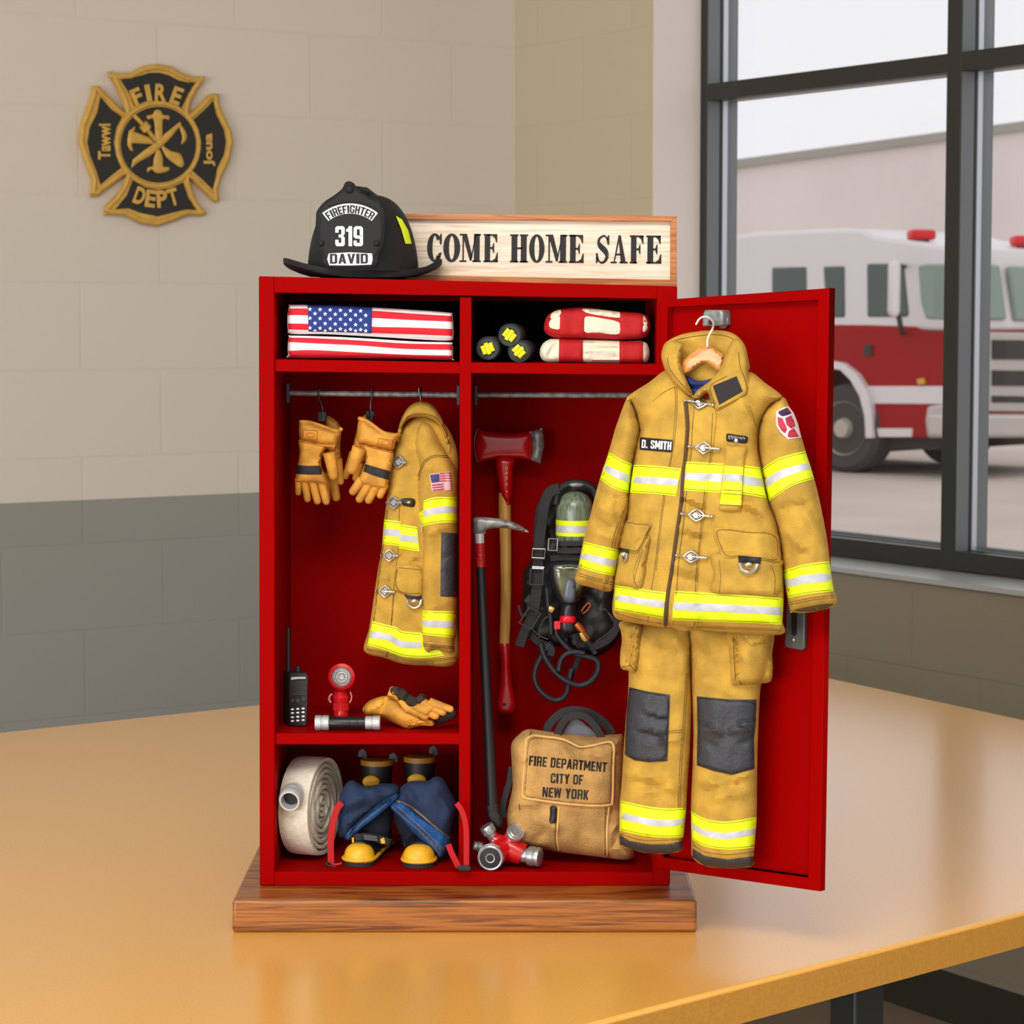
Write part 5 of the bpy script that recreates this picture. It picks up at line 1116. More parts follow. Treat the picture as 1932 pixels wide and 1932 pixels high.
mb = MB(); a = RPl.pt(*cF((300, 535))[0], -.012); mb.lathe([(.0034, -.001), (.0034, .006), (.0028, .009), (.0016, .0095)], a, UP, 14); build('volume_knob', mb, BLK, rd)
for k in range(8):
    mb = MB(); y = 612 + k * 16; mb.ext(fq(RPl, cF, (232, y + 2), (376, y - 4), (376, y + 3), (232, y + 9), off=.0006), -RPl.n * .0008)
    build('speaker_bar', mb, mat('grille_grey', (52, 54, 54), .5) if k == 0 else MATS['grille_grey'], rd, smooth=False)
mb = MB(); mb.ext(fq(RPl, cF, (238, 570), (262, 566), (368, 566), (370, 582), (300, 584), (236, 594), off=.0007), -RPl.n * .0009); build('label_strip', mb, mat('label_grey', (190, 192, 192), .5), rd, smooth=False)
for x, y in ((252, 782), (300, 782), (350, 768)):
    mb = MB(); mb.lathe([(.0026, 0), (.0024, .0012), (.0008, .0014)], RPl.pt(*cF((x, y))[0], -.0002), RPl.n, 14); build('round_button', mb, MATS['grille_grey'], rd)
for j, y in enumerate((862, 896, 934, 968)):
    for k, x in enumerate((250, 299, 348)):
        mb = MB(); mb.ball(RPl.pt(*cF((x, y - k * 4))[0], .0002), (.0021, .0009, .0012), 10, 6); build('key', mb, WHITE, rd)
# right-angle lamp
lamp = thing('red_safety_light', 'red right-angle safety light with a round clear lens standing behind the black flashlight', 'flashlight')
ly = 2.985; lc = W(*cF((697, 565))[0], ly - .012); s_ = pp(ly) / 4.83
CLEAR = mat('red_plastic', (214, 28, 34), .25, coat=.5)
mb = MB(); mb.lathe([(88 * s_, 0.004), (96 * s_, -.002), (122 * s_, 0), (124 * s_, .006), (112 * s_, .012), (90 * s_, .020), (60 * s_, .026)], lc, (0.05, 1, 0), 32); build('lamp_head', mb, CLEAR, lamp)
mb = MB(); mb.lathe([(3 * s_, .0015), (40 * s_, .0), (88 * s_, .002), (90 * s_, .004), (90 * s_, .006)], lc, (0.05, 1, 0), 32); ol = build('lens', mb, mat('lens_silver', (214, 214, 208), .25, .4, bump=.8, bscale=700), lamp)
mb = MB()
for r_ in (30, 58, 80): mb.tube([lc + Vector((r_ * s_ * math.cos(t * math.pi / 12), -.0002, r_ * s_ * math.sin(t * math.pi / 12))) for t in range(24)], .0005, 6, closed=True)
merge(ol, mb, STEEL)
bx = W(*cF((692, 900))[0], ly).x; top = W(*cF((692, 700))[0], ly).z
mb = MB(); h_ = top - SH; mb.lathe([(66 * s_, 0), (70 * s_, .002), (72 * s_, .006), (66 * s_, .008), (68 * s_, h_ * .6), (76 * s_, h_ * .62), (80 * s_, h_ * .8), (70 * s_, h_ * .86), (72 * s_, h_ * 1.0), (50 * s_, h_ * 1.12)], Vector((bx, ly + .003, SH)), UP, 28); build('lamp_body', mb, CLEAR, lamp)
mb = MB()
for a in range(10):
    t = a * math.pi / 9 + math.pi; mb.tube([Vector((bx + 69 * s_ * math.cos(t), ly + .003 + 69 * s_ * math.sin(t), SH + z)) for z in (.009, h_ * .58)], .0009, 6)
build('grip_rib', mb, CLEAR, lamp); bpy.data.objects['grip_rib']['kind'] = 'stuff'
mb = MB(); mb.tube([W(*cF(p)[0], ly - .004) for p in ((612, 720), (590, 740), (582, 770), (600, 800))], .0013, 8); mb.tube([W(*cF(p)[0], ly - .004) for p in ((775, 700), (790, 740), (785, 780), (770, 800))], .0009, 8); build('clip', mb, mat('clip_plastic', (220, 150, 150), .3), lamp)
# black flashlight
fl_ = thing('flashlight', 'black flashlight with silver ends lying at the front edge of the middle shelf', 'flashlight')
s_ = pp(2.885) / 4.83; fy = 2.893
pa = W(*cF((455, 985))[0], fy); pb_ = W(*cF((1056, 972))[0], fy); ax = (pb_ - pa); ax.z = 0; Lf = ax.length; ax.normalize(); rz = 72 * s_
pa.z = SH + rz
def seg(prof, m, nm): 
    mb = MB(); mb.lathe([(r_ * s_, h * s_) for r_, h in prof], pa, ax, 28); return build(nm, mb, m, fl_)
seg([(50, 0), (68, 2), (72, 12), (72, 55), (66, 62), (66, 72), (72, 78), (70, 128), (56, 134)], mat('knurled_aluminium', (200, 204, 206), .35, .6, bump=.5, bscale=900), 'head')
seg([(55, 130), (57, 135), (57, 300), (60, 302), (60, 320), (57, 324), (57, 380), (60, 384), (60, 398), (57, 402), (57, 465), (50, 470)], mat('flashlight_black', (24, 26, 30), .35), 'barrel')
seg([(56, 464), (62, 468), (63, 520), (58, 524), (58, 532), (66, 536), (67, 596), (60, 603), (20, 604)], MATS['knurled_aluminium'], 'tail_cap')
# folded gloves on the shelf
GF = Pl(770, 2.908, yaw=-18)
gg = thing('leather_glove', 'tan leather work glove lying on the middle shelf right of the flashlight', 'glove')
low_ = Rel(GF, cF((888, 870), (905, 830), (950, 785), (1040, 748), (1140, 742), (1230, 790), (1300, 850), (1380, 900), (1440, 945), (1525, 962), (1532, 1005), (1420, 1012), (1300, 1036), (1200, 995), (1060, 940), (930, 918)), .016, 22, 5, nz=.002, ns=.04, seed=41, back=.8, folds=fo(cF, ((1040, 870), (1120, 770), 4, -.003), ((1290, 1010), (1380, 960), 4, -.002), ((930, 900), (960, 800), 4, .002)))
mb = MB(); low_.mesh(mb); fingers(mb, GF, cF, [((1380, 960), (1515, 988), 40, 24)], 4.83, .004); og = build('hand', mb, LEATHER, gg)
lines(low_, [cF((1035, 900), (1060, 830), (1150, 765)), cF((900, 890), (930, 820), (1010, 765)), cF((1300, 1025), (1340, 985), (1430, 955))], .0005, LEATHD, parent=og)
gg2 = thing('leather_glove', 'tan leather work glove folded on top of the other glove, dark cuff up', 'glove')
GF2 = Pl(770, 2.898, yaw=-18)
up_ = Rel(GF2, cF((1140, 735), (1170, 690), (1220, 735), (1300, 800), (1420, 790), (1520, 805), (1560, 850), (1480, 930), (1380, 905), (1280, 850), (1200, 790)), .010, 12, 5, nz=.001, ns=.04, back=.6, seed=44)
mb = MB(); up_.mesh(mb); fingers(mb, GF2, cF, [((1290, 830), (1460, 915), 46, 38), ((1360, 810), (1550, 915), 46, 36), ((1430, 800), (1620, 885), 44, 32), ((1500, 800), (1690, 858), 42, 28)], 4.83, .003)
fingers(mb, GF2, cF, [((1150, 740), (1162, 680), 34, 26), ((1240, 770), (1300, 860), 34, 30)], 4.83, .006); og = build('hand', mb, LEATHER, gg2)
mb = MB(); mb.tube([GF2.pt(x, y, .004 + .004 * math.sin(i)) for i, (x, y) in enumerate(cr(cF((1175, 690), (1215, 700), (1260, 735), (1310, 775), (1365, 795), (1410, 770), (1440, 740)), 4, False))], [.0052] * 6 + [.0062] * 12 + [.0045] * 7, 8)
build('dark_cuff', mb, mat('brown_black_cuff', (46, 34, 26), .8, bump=.6, bscale=400), gg2)
mb = MB(); mb.tube([Pl(770, 2.912).pt(x, y - 2) for x, y in cF((1540, 985), (1620, 960), (1700, 925), (1735, 895))], [.004, .005, .005, .003], 8); build('dark_palm', mb, MATS['brown_black_cuff'], gg2)

# ================================================================= bottom left: hose roll
FZ_ = FZ + .0003
def yf(py): return atz(700, py, FZ).y
hs = thing('hose_roll', 'cream canvas fire hose wound in a roll standing in the bottom left cubby', 'hose')
ang = math.radians(17); hax = Vector((math.cos(ang), -math.sin(ang), 0))     # axis from the hidden end to the shown face
hyc = 2.955; s_ = pp(hyc) / 4.83; RO = 97 / 4.83 * 4.83 * pp(hyc)
hcz = FZ_ + RO + .0002
fc = W(*cG((556, 600))[0], hyc - .01); fc.z = hcz; wid = 60 * pp(hyc)
side_ = hax.cross(UP).normalized()
def spiral(turn, t, amp=1): pass
mb = MB(); N = 9; tk = RO / (N + .6)
prof = [(-.5, -.30), (-.5, .30), (-.38, .46), (.38, .46), (.5, .30), (.5, -.30), (.38, -.46), (-.38, -.46)]
steps = N * 40; K = len(prof); vs = []
for i in range(steps + 1):
    th = math.pi * .98 - 2 * math.pi * i / 40; r_ = RO - tk * .5 - tk * i / 40 * (1 if i > 40 else i / 40)
    inset_ = .0045 * max(0, 1 - i / 60) * 0 + .0025 * (i / 40) ** .5
    rad = side_ * math.cos(th) + UP * math.sin(th)
    for a, b in prof:
        aa = a * wid if a < 0 else a * wid - 0 + (.0016 * math.sin(i * .37) if i > 40 else 0) - inset_ * .6
        vs.append(fc - hax * wid * .5 + hax * aa + rad * (r_ + b * tk * .98))
mb.add(vs, [[i * K + j, i * K + (j + 1) % K, (i + 1) * K + (j + 1) % K, (i + 1) * K + j] for i in range(steps) for j in range(K)] + [list(range(K))[::-1], [steps * K + j for j in range(K)]])
build('hose', mb, HOSE, hs, autos=60)
cp = W(*cG((262, 520))[0], hyc - RO - .004 * 0); 
s2 = pp(hyc - RO) / 4.83; cdir = Vector((-.12, -.97, -.16)).normalized()
cb_ = W(*cG((285, 500))[0], hyc - .082 * .60) 
cb_ = W(*cG((285, 480))[0], hyc - .038)
mb = MB(); mb.lathe([(70 * s_, 0), (78 * s_, .004), (80 * s_, .012), (104 * s_, .014), (108 * s_, .020), (108 * s_, .024), (98 * s_, .026), (98 * s_, .030), (108 * s_, .032), (106 * s_, .037), (92 * s_, .040), (78 * s_, .040), (74 * s_, .026), (10 * s_, .025)], cb_, cdir, 32); oc = build('coupling', mb, ALU, hs)
mb = MB(); mb.lathe([(72 * s_, .026), (72 * s_, .0265), (5 * s_, .0268)], cb_, cdir, 28); build('coupling_bore', mb, BLK, oc)

# ================================================================= boots and trousers
def boot(label, f_top, shaft, toe, toe_dir, loops, oval, buckle):
    b = thing('rubber_boot', label, 'boot', 'rubber boots in the bottom left cubby')
    (x0, x1, yt, yb) = shaft; Yb = 2.985; s_ = pp(Yb) / 4.83
    ct_ = W(*cG(((x0 + x1) / 2, yt))[0], Yb); r_ = (x1 - x0) / 2 * s_; h_ = ct_.z - FZ_
    mb = MB(); o = Vector((ct_.x, Yb, FZ_))
    mb.lathe([(r_ * .86, .004), (r_ * .9, .02), (r_ * .82, h_ * .3), (r_ * .84, h_ * .6), (r_ * .95, h_ * .9), (r_ * .97, h_), (r_ * .9, h_), (r_ * .86, h_ * .93), (r_ * .3, h_ * .92)], o, UP, 28); build('shaft', mb, BLK, b)
    mb = MB(); mb.lathe([(r_ * .96, h_ - 52 * s_), (r_ * 1.0, h_ - 50 * s_), (r_ * 1.0, h_ - 2 * s_), (r_ * .96, h_)], o, UP, 28); build('top_trim', mb, mat('dull_yellow_trim', (150, 104, 22), .5) if 'dull_yellow_trim' not in MATS else MATS['dull_yellow_trim'], b)
    for lx, ly0, ly1 in loops:
        mb = MB(); q = [W(*cG((lx - 18, ly0 + 60))[0], Yb - .002), W(*cG((lx - 12, ly0 + 10))[0], Yb), W(*cG((lx, ly0))[0], Yb), W(*cG((lx + 20, ly0 + 25))[0], Yb), W(*cG((lx + 26, ly0 + 70))[0], Yb + .002)]
        mb.tube(q, .0028, 8, flat=.5); build('pull_loop', mb, DGREY, b)
    ox, oy, orx, ory = oval; mb = MB(); c = W(*cG((ox, oy))[0], Yb - r_ * .9)
    mb.ball(c, (orx * s_, .004, ory * s_), 24, 12); build('shin_pad', mb, BOOTY, b)
    # foot: ankle, vamp, toe cap, sole
    (tx0, tx1, ty0, ty1) = toe; Yt = yf(1390 + ty1 / 4.83) + .004; st = pp(Yt) / 4.83; rt = (tx1 - tx0) / 2 * st; tc = W(*cG(((tx0 + tx1) / 2, ty1))[0], Yt); 
    tc = Vector((tc.x, Yt + rt * .9, FZ_ + .0045)); ht = (ty1 - ty0 - 30) * st
    d = Vector(toe_dir).normalized(); perp = Vector((-d.y, d.x, 0))
    mb = MB(); rot = Matrix((( perp.x, -d.x, 0), (perp.y, -d.y, 0), (0, 0, 1))).to_3x3()
    vs = []; M_ = 10; n_ = 28
    def capv(k, z): return [tc + perp * (rt * k * math.cos(2 * math.pi * j / n_)) + (-d) * (rt * .98 * k * math.sin(2 * math.pi * j / n_)) + UP * z for j in range(n_)]
    rings = [capv(1.0, 0), capv(1.02, 35 * st), capv(.985, 38 * st)] + [capv(math.cos(math.pi / 2 * i / M_) ** .75 * .97, 38 * st + math.sin(math.pi / 2 * i / M_) * (ht - 38 * st + .002)) for i in range(1, M_ + 1)]
    mb.add([p for r in rings for p in r], [[i * n_ + j, i * n_ + (j + 1) % n_, (i + 1) * n_ + (j + 1) % n_, (i + 1) * n_ + j] for i in range(len(rings) - 1) for j in range(n_)] + [list(range(n_))[::-1]])
    build('toe_cap', mb, BOOTY, b)
    heel = Vector((ct_.x, Yb + .004, FZ_))
    mb = MB(); q1 = tc + d * (-rt * .1) + UP * (ht * .42)
    mb.tube([tc + UP * ht * .42, tc * .6 + heel * .4 + UP * ht * .62, tc * .25 + heel * .75 + UP * ht * .9, heel + UP * ht * 1.3], [rt * .80, rt * .86, rt * .84, rt * .84], 18)
    mb.tube([tc * .5 + heel * .5 + UP * .012, heel + UP * .012], [rt * .86, rt * .8], 16)
    for v in mb.v: v.z = max(v.z, FZ_ + .0035)
    build('vamp', mb, BLK, b)
    mb = MB(); sole = [];  L_ = (heel - tc).length + .02; dd = (heel - tc); dd.z = 0; dd.normalize(); pr_ = Vector((-dd.y, dd.x, 0))
    t0 = Vector((tc.x, tc.y, FZ_))
    for j in range(13): a = math.pi * j / 12; sole.append(t0 + pr_ * rt * 1.0 * math.cos(a) - dd * rt * 1.0 * math.sin(a))
    sole += [t0 + dd * L_ * .5 - pr_ * rt * .8, t0 + dd * L_ * .95 - pr_ * rt * .8, t0 + dd * L_ - pr_ * rt * .5, t0 + dd * L_ + pr_ * rt * .5, t0 + dd * L_ * .95 + pr_ * rt * .8, t0 + dd * L_ * .5 + pr_ * rt * .8]
    mb.ext(sole[::-1], UP * .005); build('sole', mb, mat('sole_black', (30, 30, 32), .8) if 'sole_black' not in MATS else MATS['sole_black'], b, smooth=False)
    mb = MB(); mb.tube([p + UP * .0075 + (p - t0 - dd * L_ * .45).normalized() * .0004 for p in sole], .0022, 8, closed=True); build('yellow_foxing', mb, BOOTY, b)
    if buckle:
        BPl = Pl(700, Yt + rt * 1.3)
        mb = MB(); mb.tube([BPl.pt(x, y, .002 * math.sin(i * .5)) for i, (x, y) in enumerate(cr(cG((810, 920), (860, 915), (940, 912), (1030, 930), (1100, 955), (1140, 960)), 4, False))], .0045, 8, flat=.3, up=Vector((0, -1, 0))); os_ = build('ankle_strap', mb, BLKW, b)
        mb = MB(); mb.ext([BPl.pt(x, y, .006) for x, y in cG((895, 890), (1020, 905), (1035, 955), (900, 945))], -BPl.n * .004); build('buckle', mb, DGREY, os_, bevel=.0008)
        mb = MB(); mb.ext([BPl.pt(x, y, .005) for x, y in cG((1050, 935), (1085, 920), (1095, 970), (1060, 975))], -BPl.n * .003); mb.ext([BPl.pt(x, y, .005) for x, y in cG((790, 925), (808, 915), (812, 985), (795, 980))], -BPl.n * .003); build('strap_end', mb, BOOTY, os_, smooth=False)
    return b
boot('black rubber boot with yellow toe and buckled ankle strap, nearer the hose roll', None, (868, 1172, 200, 400), (705, 1000, 1020, 1195), (-.62, -.78, 0), ((885, 125, 0), (1165, 160, 0)), (966, 410, 80, 58), True)
boot('black rubber boot with yellow toe cap, the one nearer the locker divider', None, (1262, 1562, 172, 400), (1245, 1552, 1030, 1208), (-.12, -.99, 0), ((1530, 95, 0),), (1383, 395, 88, 58), False)
NP = Pl(740, 2.925)
nv = thing('rolled_down_trousers', 'dark blue quilted trousers with blue trim bunched around the two rubber boots', 'trousers')
mb = MB()
for (x, y0, x1, y1, r0, r1) in ((985, 640, 985, 960, 190, 150), (1345, 640, 1390, 1030, 190, 135)):
    a = W(*cG((x, y0))[0], 2.962); b = W(*cG((x1, y1))[0], 2.958); k = pp(2.96) / 4.83
    mb.tube([a, a * .7 + b * .3, a * .4 + b * .6, a * .2 + b * .8, b], [r0 * k, r0 * k * .96, r1 * k * 1.12, r1 * k * .98, r1 * k], 20, flat=None)
for v in mb.v: v.z = max(v.z, FZ_ + .012); v.y = min(v.y, 3.05)
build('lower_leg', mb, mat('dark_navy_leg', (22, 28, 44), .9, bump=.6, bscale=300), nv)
wl = Rel(NP, cG((735, 430), (800, 395), (880, 440), (980, 445), (1080, 425), (1200, 438), (1225, 500), (1200, 560), (1100, 600), (960, 690), (830, 800), (775, 935), (720, 925), (670, 895), (662, 740), (668, 600), (695, 520)), .020, 26, 6, nz=.003, ns=.03, seed=51, back=.3, folds=fo(cG, ((880, 450), (1130, 560), 4, .003), ((700, 620), (880, 560), 7, .003), ((740, 720), (900, 640), 7, -.003), ((680, 830), (780, 780), 5, .003)))
o = wl.obj('waist_panel', NAVY, nv)
tl = Rel(wl, cG((1212, 520), (1218, 570), (1120, 640), (990, 750), (860, 850), (775, 938), (735, 930), (745, 885), (840, 775), (950, 680), (1080, 580), (1170, 535)), .007, 5, 4, rim=.6, nz=.001, ns=.06); ot = tl.obj('blue_trim', BLUE, o)
lines(tl, [cG((1205, 545), (1100, 615), (970, 715), (860, 810), (760, 915))], .0004, mat('orange_thread', (150, 110, 60), .8), parent=ot)
wr_ = Rel(NP, cG((1240, 455), (1330, 405), (1480, 400), (1545, 365), (1620, 378), (1680, 480), (1755, 640), (1735, 720), (1700, 850), (1692, 960), (1606, 1108), (1540, 1060), (1350, 870), (1240, 740), (1145, 640), (1200, 580), (1222, 520)), .020, 26, 6, nz=.003, ns=.03, seed=57, back=.3, base=.002, folds=fo(cG, ((1280, 500), (1420, 640), 6, .003), ((1260, 560), (1400, 720), 5, -.003), ((1520, 480), (1530, 700), 3, -.0015), ((1560, 520), (1700, 700), 8, .003)))
o = wr_.obj('waist_panel', NAVY, nv)
t2 = Rel(wr_, cG((1212, 590), (1300, 640), (1450, 760), (1600, 870), (1692, 950), (1680, 1010), (1606, 1106), (1540, 1058), (1350, 868), (1240, 745), (1145, 645)), .006, 5, 4, rim=.6, nz=.0012, ns=.06); ot = t2.obj('blue_trim', BLUE, o)
lines(t2, [cG((1160, 640), (1300, 770), (1440, 890), (1600, 1080)), cG((1215, 640), (1350, 760), (1500, 900), (1640, 1040))] + [cG((1400 + k * 38, 850 + k * 32), (1420 + k * 38, 900 + k * 32)) for k in range(6)], .0004, MATS['orange_thread'], parent=ot)
mb = MB(); line(mb, t2, cG((1205, 585), (1330, 640), (1450, 735), (1560, 830), (1675, 925)), .0016, .001, seg=8); build('zip', mb, mat('zip_bronze', (120, 96, 80), .5, .3), o)
def ribbon(mb, pl, f, pts, w, sc, off):
    q = cr(f(*pts), 5, False); mb.tube([pl.pt(x, y, off) for x, y in q], w / 2 / sc * pl.mpp, 8, flat=.15, up=pl.n)
SPn = Pl(740, 2.900)
mb = MB(); ribbon(mb, SPn, cG, ((700, 600), (655, 660), (625, 760), (605, 880), (598, 1000), (602, 1150)), 62, 4.83, 0); ribbon(mb, SPn, cG, ((602, 1150), (640, 1165), (700, 1150)), 20, 4.83, .002); o = build('left_suspender', mb, REDF, nv)
mb = MB(); mb.tube([SPn.pt(x, y, 0) for x, y in cG((552, 1155), (572, 1142), (640, 1160), (655, 1172), (640, 1184), (575, 1172))], .0013, 8, closed=True); build('buckle', mb, BLK, o)
SPn = Pl(870, 2.861)
mb = MB(); ribbon(mb, SPn, cG, ((1745, 605), (1790, 670), (1822, 770), (1835, 900), (1835, 1040), (1835, 1190)), 52, 4.83, 0); o = build('right_suspender', mb, REDF, nv)
mb = MB(); ribbon(mb, SPn, cG, ((1670, 980), (1700, 1060), (1740, 1140), (1765, 1190)), 56, 4.83, -.001); build('right_suspender', mb, REDF, nv)
mb = MB(); mb.tube([SPn.pt(x, y, .001) for x, y in cG((1755, 1190), (1780, 1180), (1865, 1182), (1872, 1200), (1862, 1212), (1765, 1212))], .0014, 8, closed=True); mb.tube([SPn.pt(x, y, .001) for x, y in cG((1760, 1198), (1868, 1198))], .0016, 8); build('buckle', mb, BLK, o)
# ================================================================= right compartment
# ---- axe against the back wall
AX = Pl(960, 3.045)
axe = thing('fire_axe', 'red-headed fire axe with a long wooden handle hanging on the back wall of the locker', 'axe')
hd = Rel(AX, cr(cH((172, 168), (330, 200), (500, 210), (640, 205), (745, 195)), 4, False) + cr(cH((765, 340), (742, 500)), 3, False) + cr(cH((650, 488), (480, 484), (330, 492), (182, 526)), 4, False) + cr(cH((150, 420), (145, 320), (155, 240)), 3, False), .008, 30, 5, sm=False, rim=.25, back=1)
o = hd.obj('axe_head', REDM, axe)
bl = Rel(AX, cH((745, 195), (865, 158), (892, 260), (890, 360), (852, 540), (742, 502), (762, 420), (766, 330)), .0055, 16, 5, sm=False, rim=.15, back=1); bl.obj('blade', STEEL, axe)
mb = MB(); line(mb, AX, cH((175, 165), (148, 260), (146, 340), (155, 430), (182, 526)), .0012); build('pick_edge', mb, STEEL, axe)
hx_ = [(950.5, 862), (951.5, 900), (952, 960), (954, 1040), (954.5, 1120), (953, 1180), (951.5, 1217)]
wf = [13.5, 14, 12, 11, 10.5, 10.2, 10]
mb = MB(); q = [AX.pt(x, y, .001) for x, y in hx_[2:]]; mb.tube([AX.pt(951.5, 930, 0)] + q, [11.2 * AX.mpp] + [w_ * AX.mpp for w_ in wf[2:]], 14, up=Vector((0, -1, 0))); build('handle', mb, ASHW, axe)
rw = Rel(AX, cH((380, 488), (560, 488), (558, 600), (545, 830), (530, 960), (505, 1050), (488, 1048), (465, 960), (420, 860), (395, 740)), .0115, 12, 5, rim=.3, back=.6); o = rw.obj('painted_neck', REDM, axe)
mb = MB()
for k, y in enumerate((590, 640, 690, 760, 838)): line(mb, rw, elli(*cH((488, y))[0], 1.9 - .25 * k, 3.0 - .45 * k, 10), .0005, .0, sm=False, closed=True)
line(mb, rw, cH((478, 655), (498, 640)), .0005); line(mb, rw, cH((480, 700), (498, 710)), .0005); merge(o, mb, mat('gold_marking', (236, 186, 80), .5))
kn = Rel(AX, [(941, 1214), (962, 1214), (963, 1262), (968, 1300), (973, 1332), (966, 1347), (952, 1348), (942, 1345), (937, 1330), (943, 1290), (945, 1250)], .008, 10, 5, rim=.3, back=.8, base=.0005); o = kn.obj('painted_grip', REDM, axe)
mb = MB(); mb.lathe([(.0022, 0), (.0018, .0006), (.0004, .0007)], kn.pt(951, 1329, -.0001), AX.n, 12); build('grip_hole', mb, BLK, o)
# ---- pike pole
PKP = Pl(915, 2.915)
pk_ = thing('pike_pole', 'black pole tool with a curved steel pick leaning in front of the axe', 'hook tool')
ph = Rel(PKP, cH((125, 1132), (165, 1112), (250, 1112), (350, 1120), (450, 1134), (540, 1158), (640, 1205), (725, 1272), (640, 1262), (560, 1246), (450, 1228), (350, 1232), (270, 1255), (248, 1292), (135, 1292), (130, 1200)), .0065, 9, 5, rim=.2, back=1, nz=.0004, ns=.1); ph.obj('pick_head', STEEL, pk_)
def pole(a, b, ra, rb, m, nm, n=12):
    mb = MB(); A = PKP.pt(*a); B = PKP.pt(*b); mb.tube([A, A * .5 + B * .5, B], [ra * PKP.mpp, (ra + rb) / 2 * PKP.mpp, rb * PKP.mpp], 16); return build(nm, mb, m, pk_)
pole(cH((195, 1285))[0], cH((200, 1392))[0], 9.2, 9.0, ALU, 'ferrule')
pole(cH((200, 1388))[0], cH((208, 1645))[0], 9.6, 9.6, mat('red_wrap', (170, 14, 22), .4, bump=.8, bscale=300), 'red_sleeve')
pole(cH((208, 1640))[0], (929, 1530), 8.8, 11.0, mat('pole_black', (26, 27, 30), .45), 'pole')
ft = Rel(PKP, cJ((262, 1100), (372, 1070), (400, 1160), (436, 1290), (400, 1360), (340, 1330), (270, 1230)), .006, 6, 5, rim=.4, back=1); ft.obj('pole_foot', MATS['pole_black'], pk_)

# ---- breathing apparatus
IP = Pl(1080, 3.02)
sc_ = thing('breathing_apparatus', 'black air pack with a green cylinder, face mask and hoses hanging on the back wall', 'air pack')
bp_ = Rel(IP, cI((225, 560), (225, 400), (250, 300), (290, 210), (380, 165), (480, 118), (590, 118), (670, 160), (720, 240), (730, 400), (700, 600), (740, 800), (860, 1000), (850, 1180), (890, 1290), (850, 1400), (740, 1490), (600, 1500), (470, 1440), (330, 1420), (200, 1350), (150, 1290), (110, 1150), (110, 1000), (120, 830), (180, 740)), .012, 14, 8, nz=.005, ns=.04, seed=61, back=.8); bp_.obj('back_plate', BLK, sc_)
cylm = mat('cylinder_green', (128, 146, 118), .35, coat=.3, var=.35, vscale=180)
s_ = IP.mpp / 4.2; cc = IP.pt(*cI((522, 600))[0], .022); hh = (600 - 195) * s_
nt = cylm.node_tree; mp = nt.nodes.new('ShaderNodeMapping'); mp.inputs['Scale'].default_value = (2.2, 2.2, .12); tc = [n for n in nt.nodes if n.type == 'TEX_COORD'][0]; nz_ = [n for n in nt.nodes if n.type == 'TEX_NOISE'][0]
nt.links.new(tc.outputs['Object'], mp.inputs['Vector']); nt.links.new(mp.outputs['Vector'], nz_.inputs['Vector'])
mb = MB(); rcy = 148 * s_; mb.lathe([(rcy * .9, -.002), (rcy, .002)] + [(rcy, hh * k) for k in (.3, .6)] + [(rcy * math.cos(math.radians(a)) ** .8, hh * .6 + hh * .4 * math.sin(math.radians(a))) for a in (15, 30, 45, 58, 70, 80, 87)], cc, UP, 40); oc = build('air_cylinder', mb, cylm, sc_)
for a, b, m_ in ((545, 515, YEL), (515, 462, SILV), (462, 420, YEL)):
    mb = MB(); mb.lathe([(rcy * 1.0, (600 - a) * s_), (rcy * 1.015, (600 - a) * s_ + .0003), (rcy * 1.015, (600 - b) * s_ - .0002), (rcy * 1.0, (600 - b) * s_)], cc, UP, 40); build('reflective_band', mb, m_, oc)
mb = MB(); mb.tube([IP.pt(x, y, .03) for x, y in cr(cI((372, 300), (385, 215), (430, 160), (510, 130), (600, 140), (670, 180), (705, 260)), 5, False)], .0048, 10); build('carry_handle', mb, BLK, sc_)
mb = MB(); mb.ball(IP.pt(*cI((535, 145))[0], .033), (.010, .004, .003), 12, 8); build('handle_badge', mb, STEEL, sc_)
def rib(mb, pts, w, off, flat=.18): mb.tube([IP.pt(x, y, off) for x, y in cr(cI(*pts), 5, False)], w / 2 * s_, 8, flat=flat, up=IP.n)
mb = MB(); rib(mb, ((400, 175), (330, 200), (285, 290), (262, 420), (245, 560), (232, 700), (228, 860), (218, 1000), (200, 1140)), 88, .036); rib(mb, ((215, 1120), (165, 1230), (120, 1320), (85, 1425)), 78, .032); build('shoulder_strap', mb, BLKW, sc_)
mb = MB(); rib(mb, ((300, 190), (235, 330), (215, 480), (205, 640)), 30, .026); build('strap_edge', mb, BLKW, sc_)
mb = MB(); rib(mb, ((75, 1100), (110, 1180), (210, 1150), (270, 1120)), 24, .03); build('side_strap', mb, BLKW, sc_)
mb = MB(); rib(mb, ((370, 610), (480, 612), (600, 608), (700, 600)), 40, .048); rib(mb, ((380, 665), (480, 668), (600, 664), (700, 650)), 50, .044); rib(mb, ((330, 730), (450, 720), (560, 725), (650, 720)), 50, .036); build('cylinder_strap', mb, BLKW, sc_)
mb = MB(); rib(mb, ((150, 1300), (220, 1380), (330, 1440), (330, 1500)), 60, .02); rib(mb, ((860, 1200), (850, 1290), (790, 1370), (700, 1420), (640, 1430)), 60, .03); rib(mb, ((560, 1500), (520, 1600), (470, 1720)), 44, .012); rib(mb, ((310, 1400), (340, 1440), (300, 1560)), 50, .014); build('waist_strap', mb, BLKW, sc_)
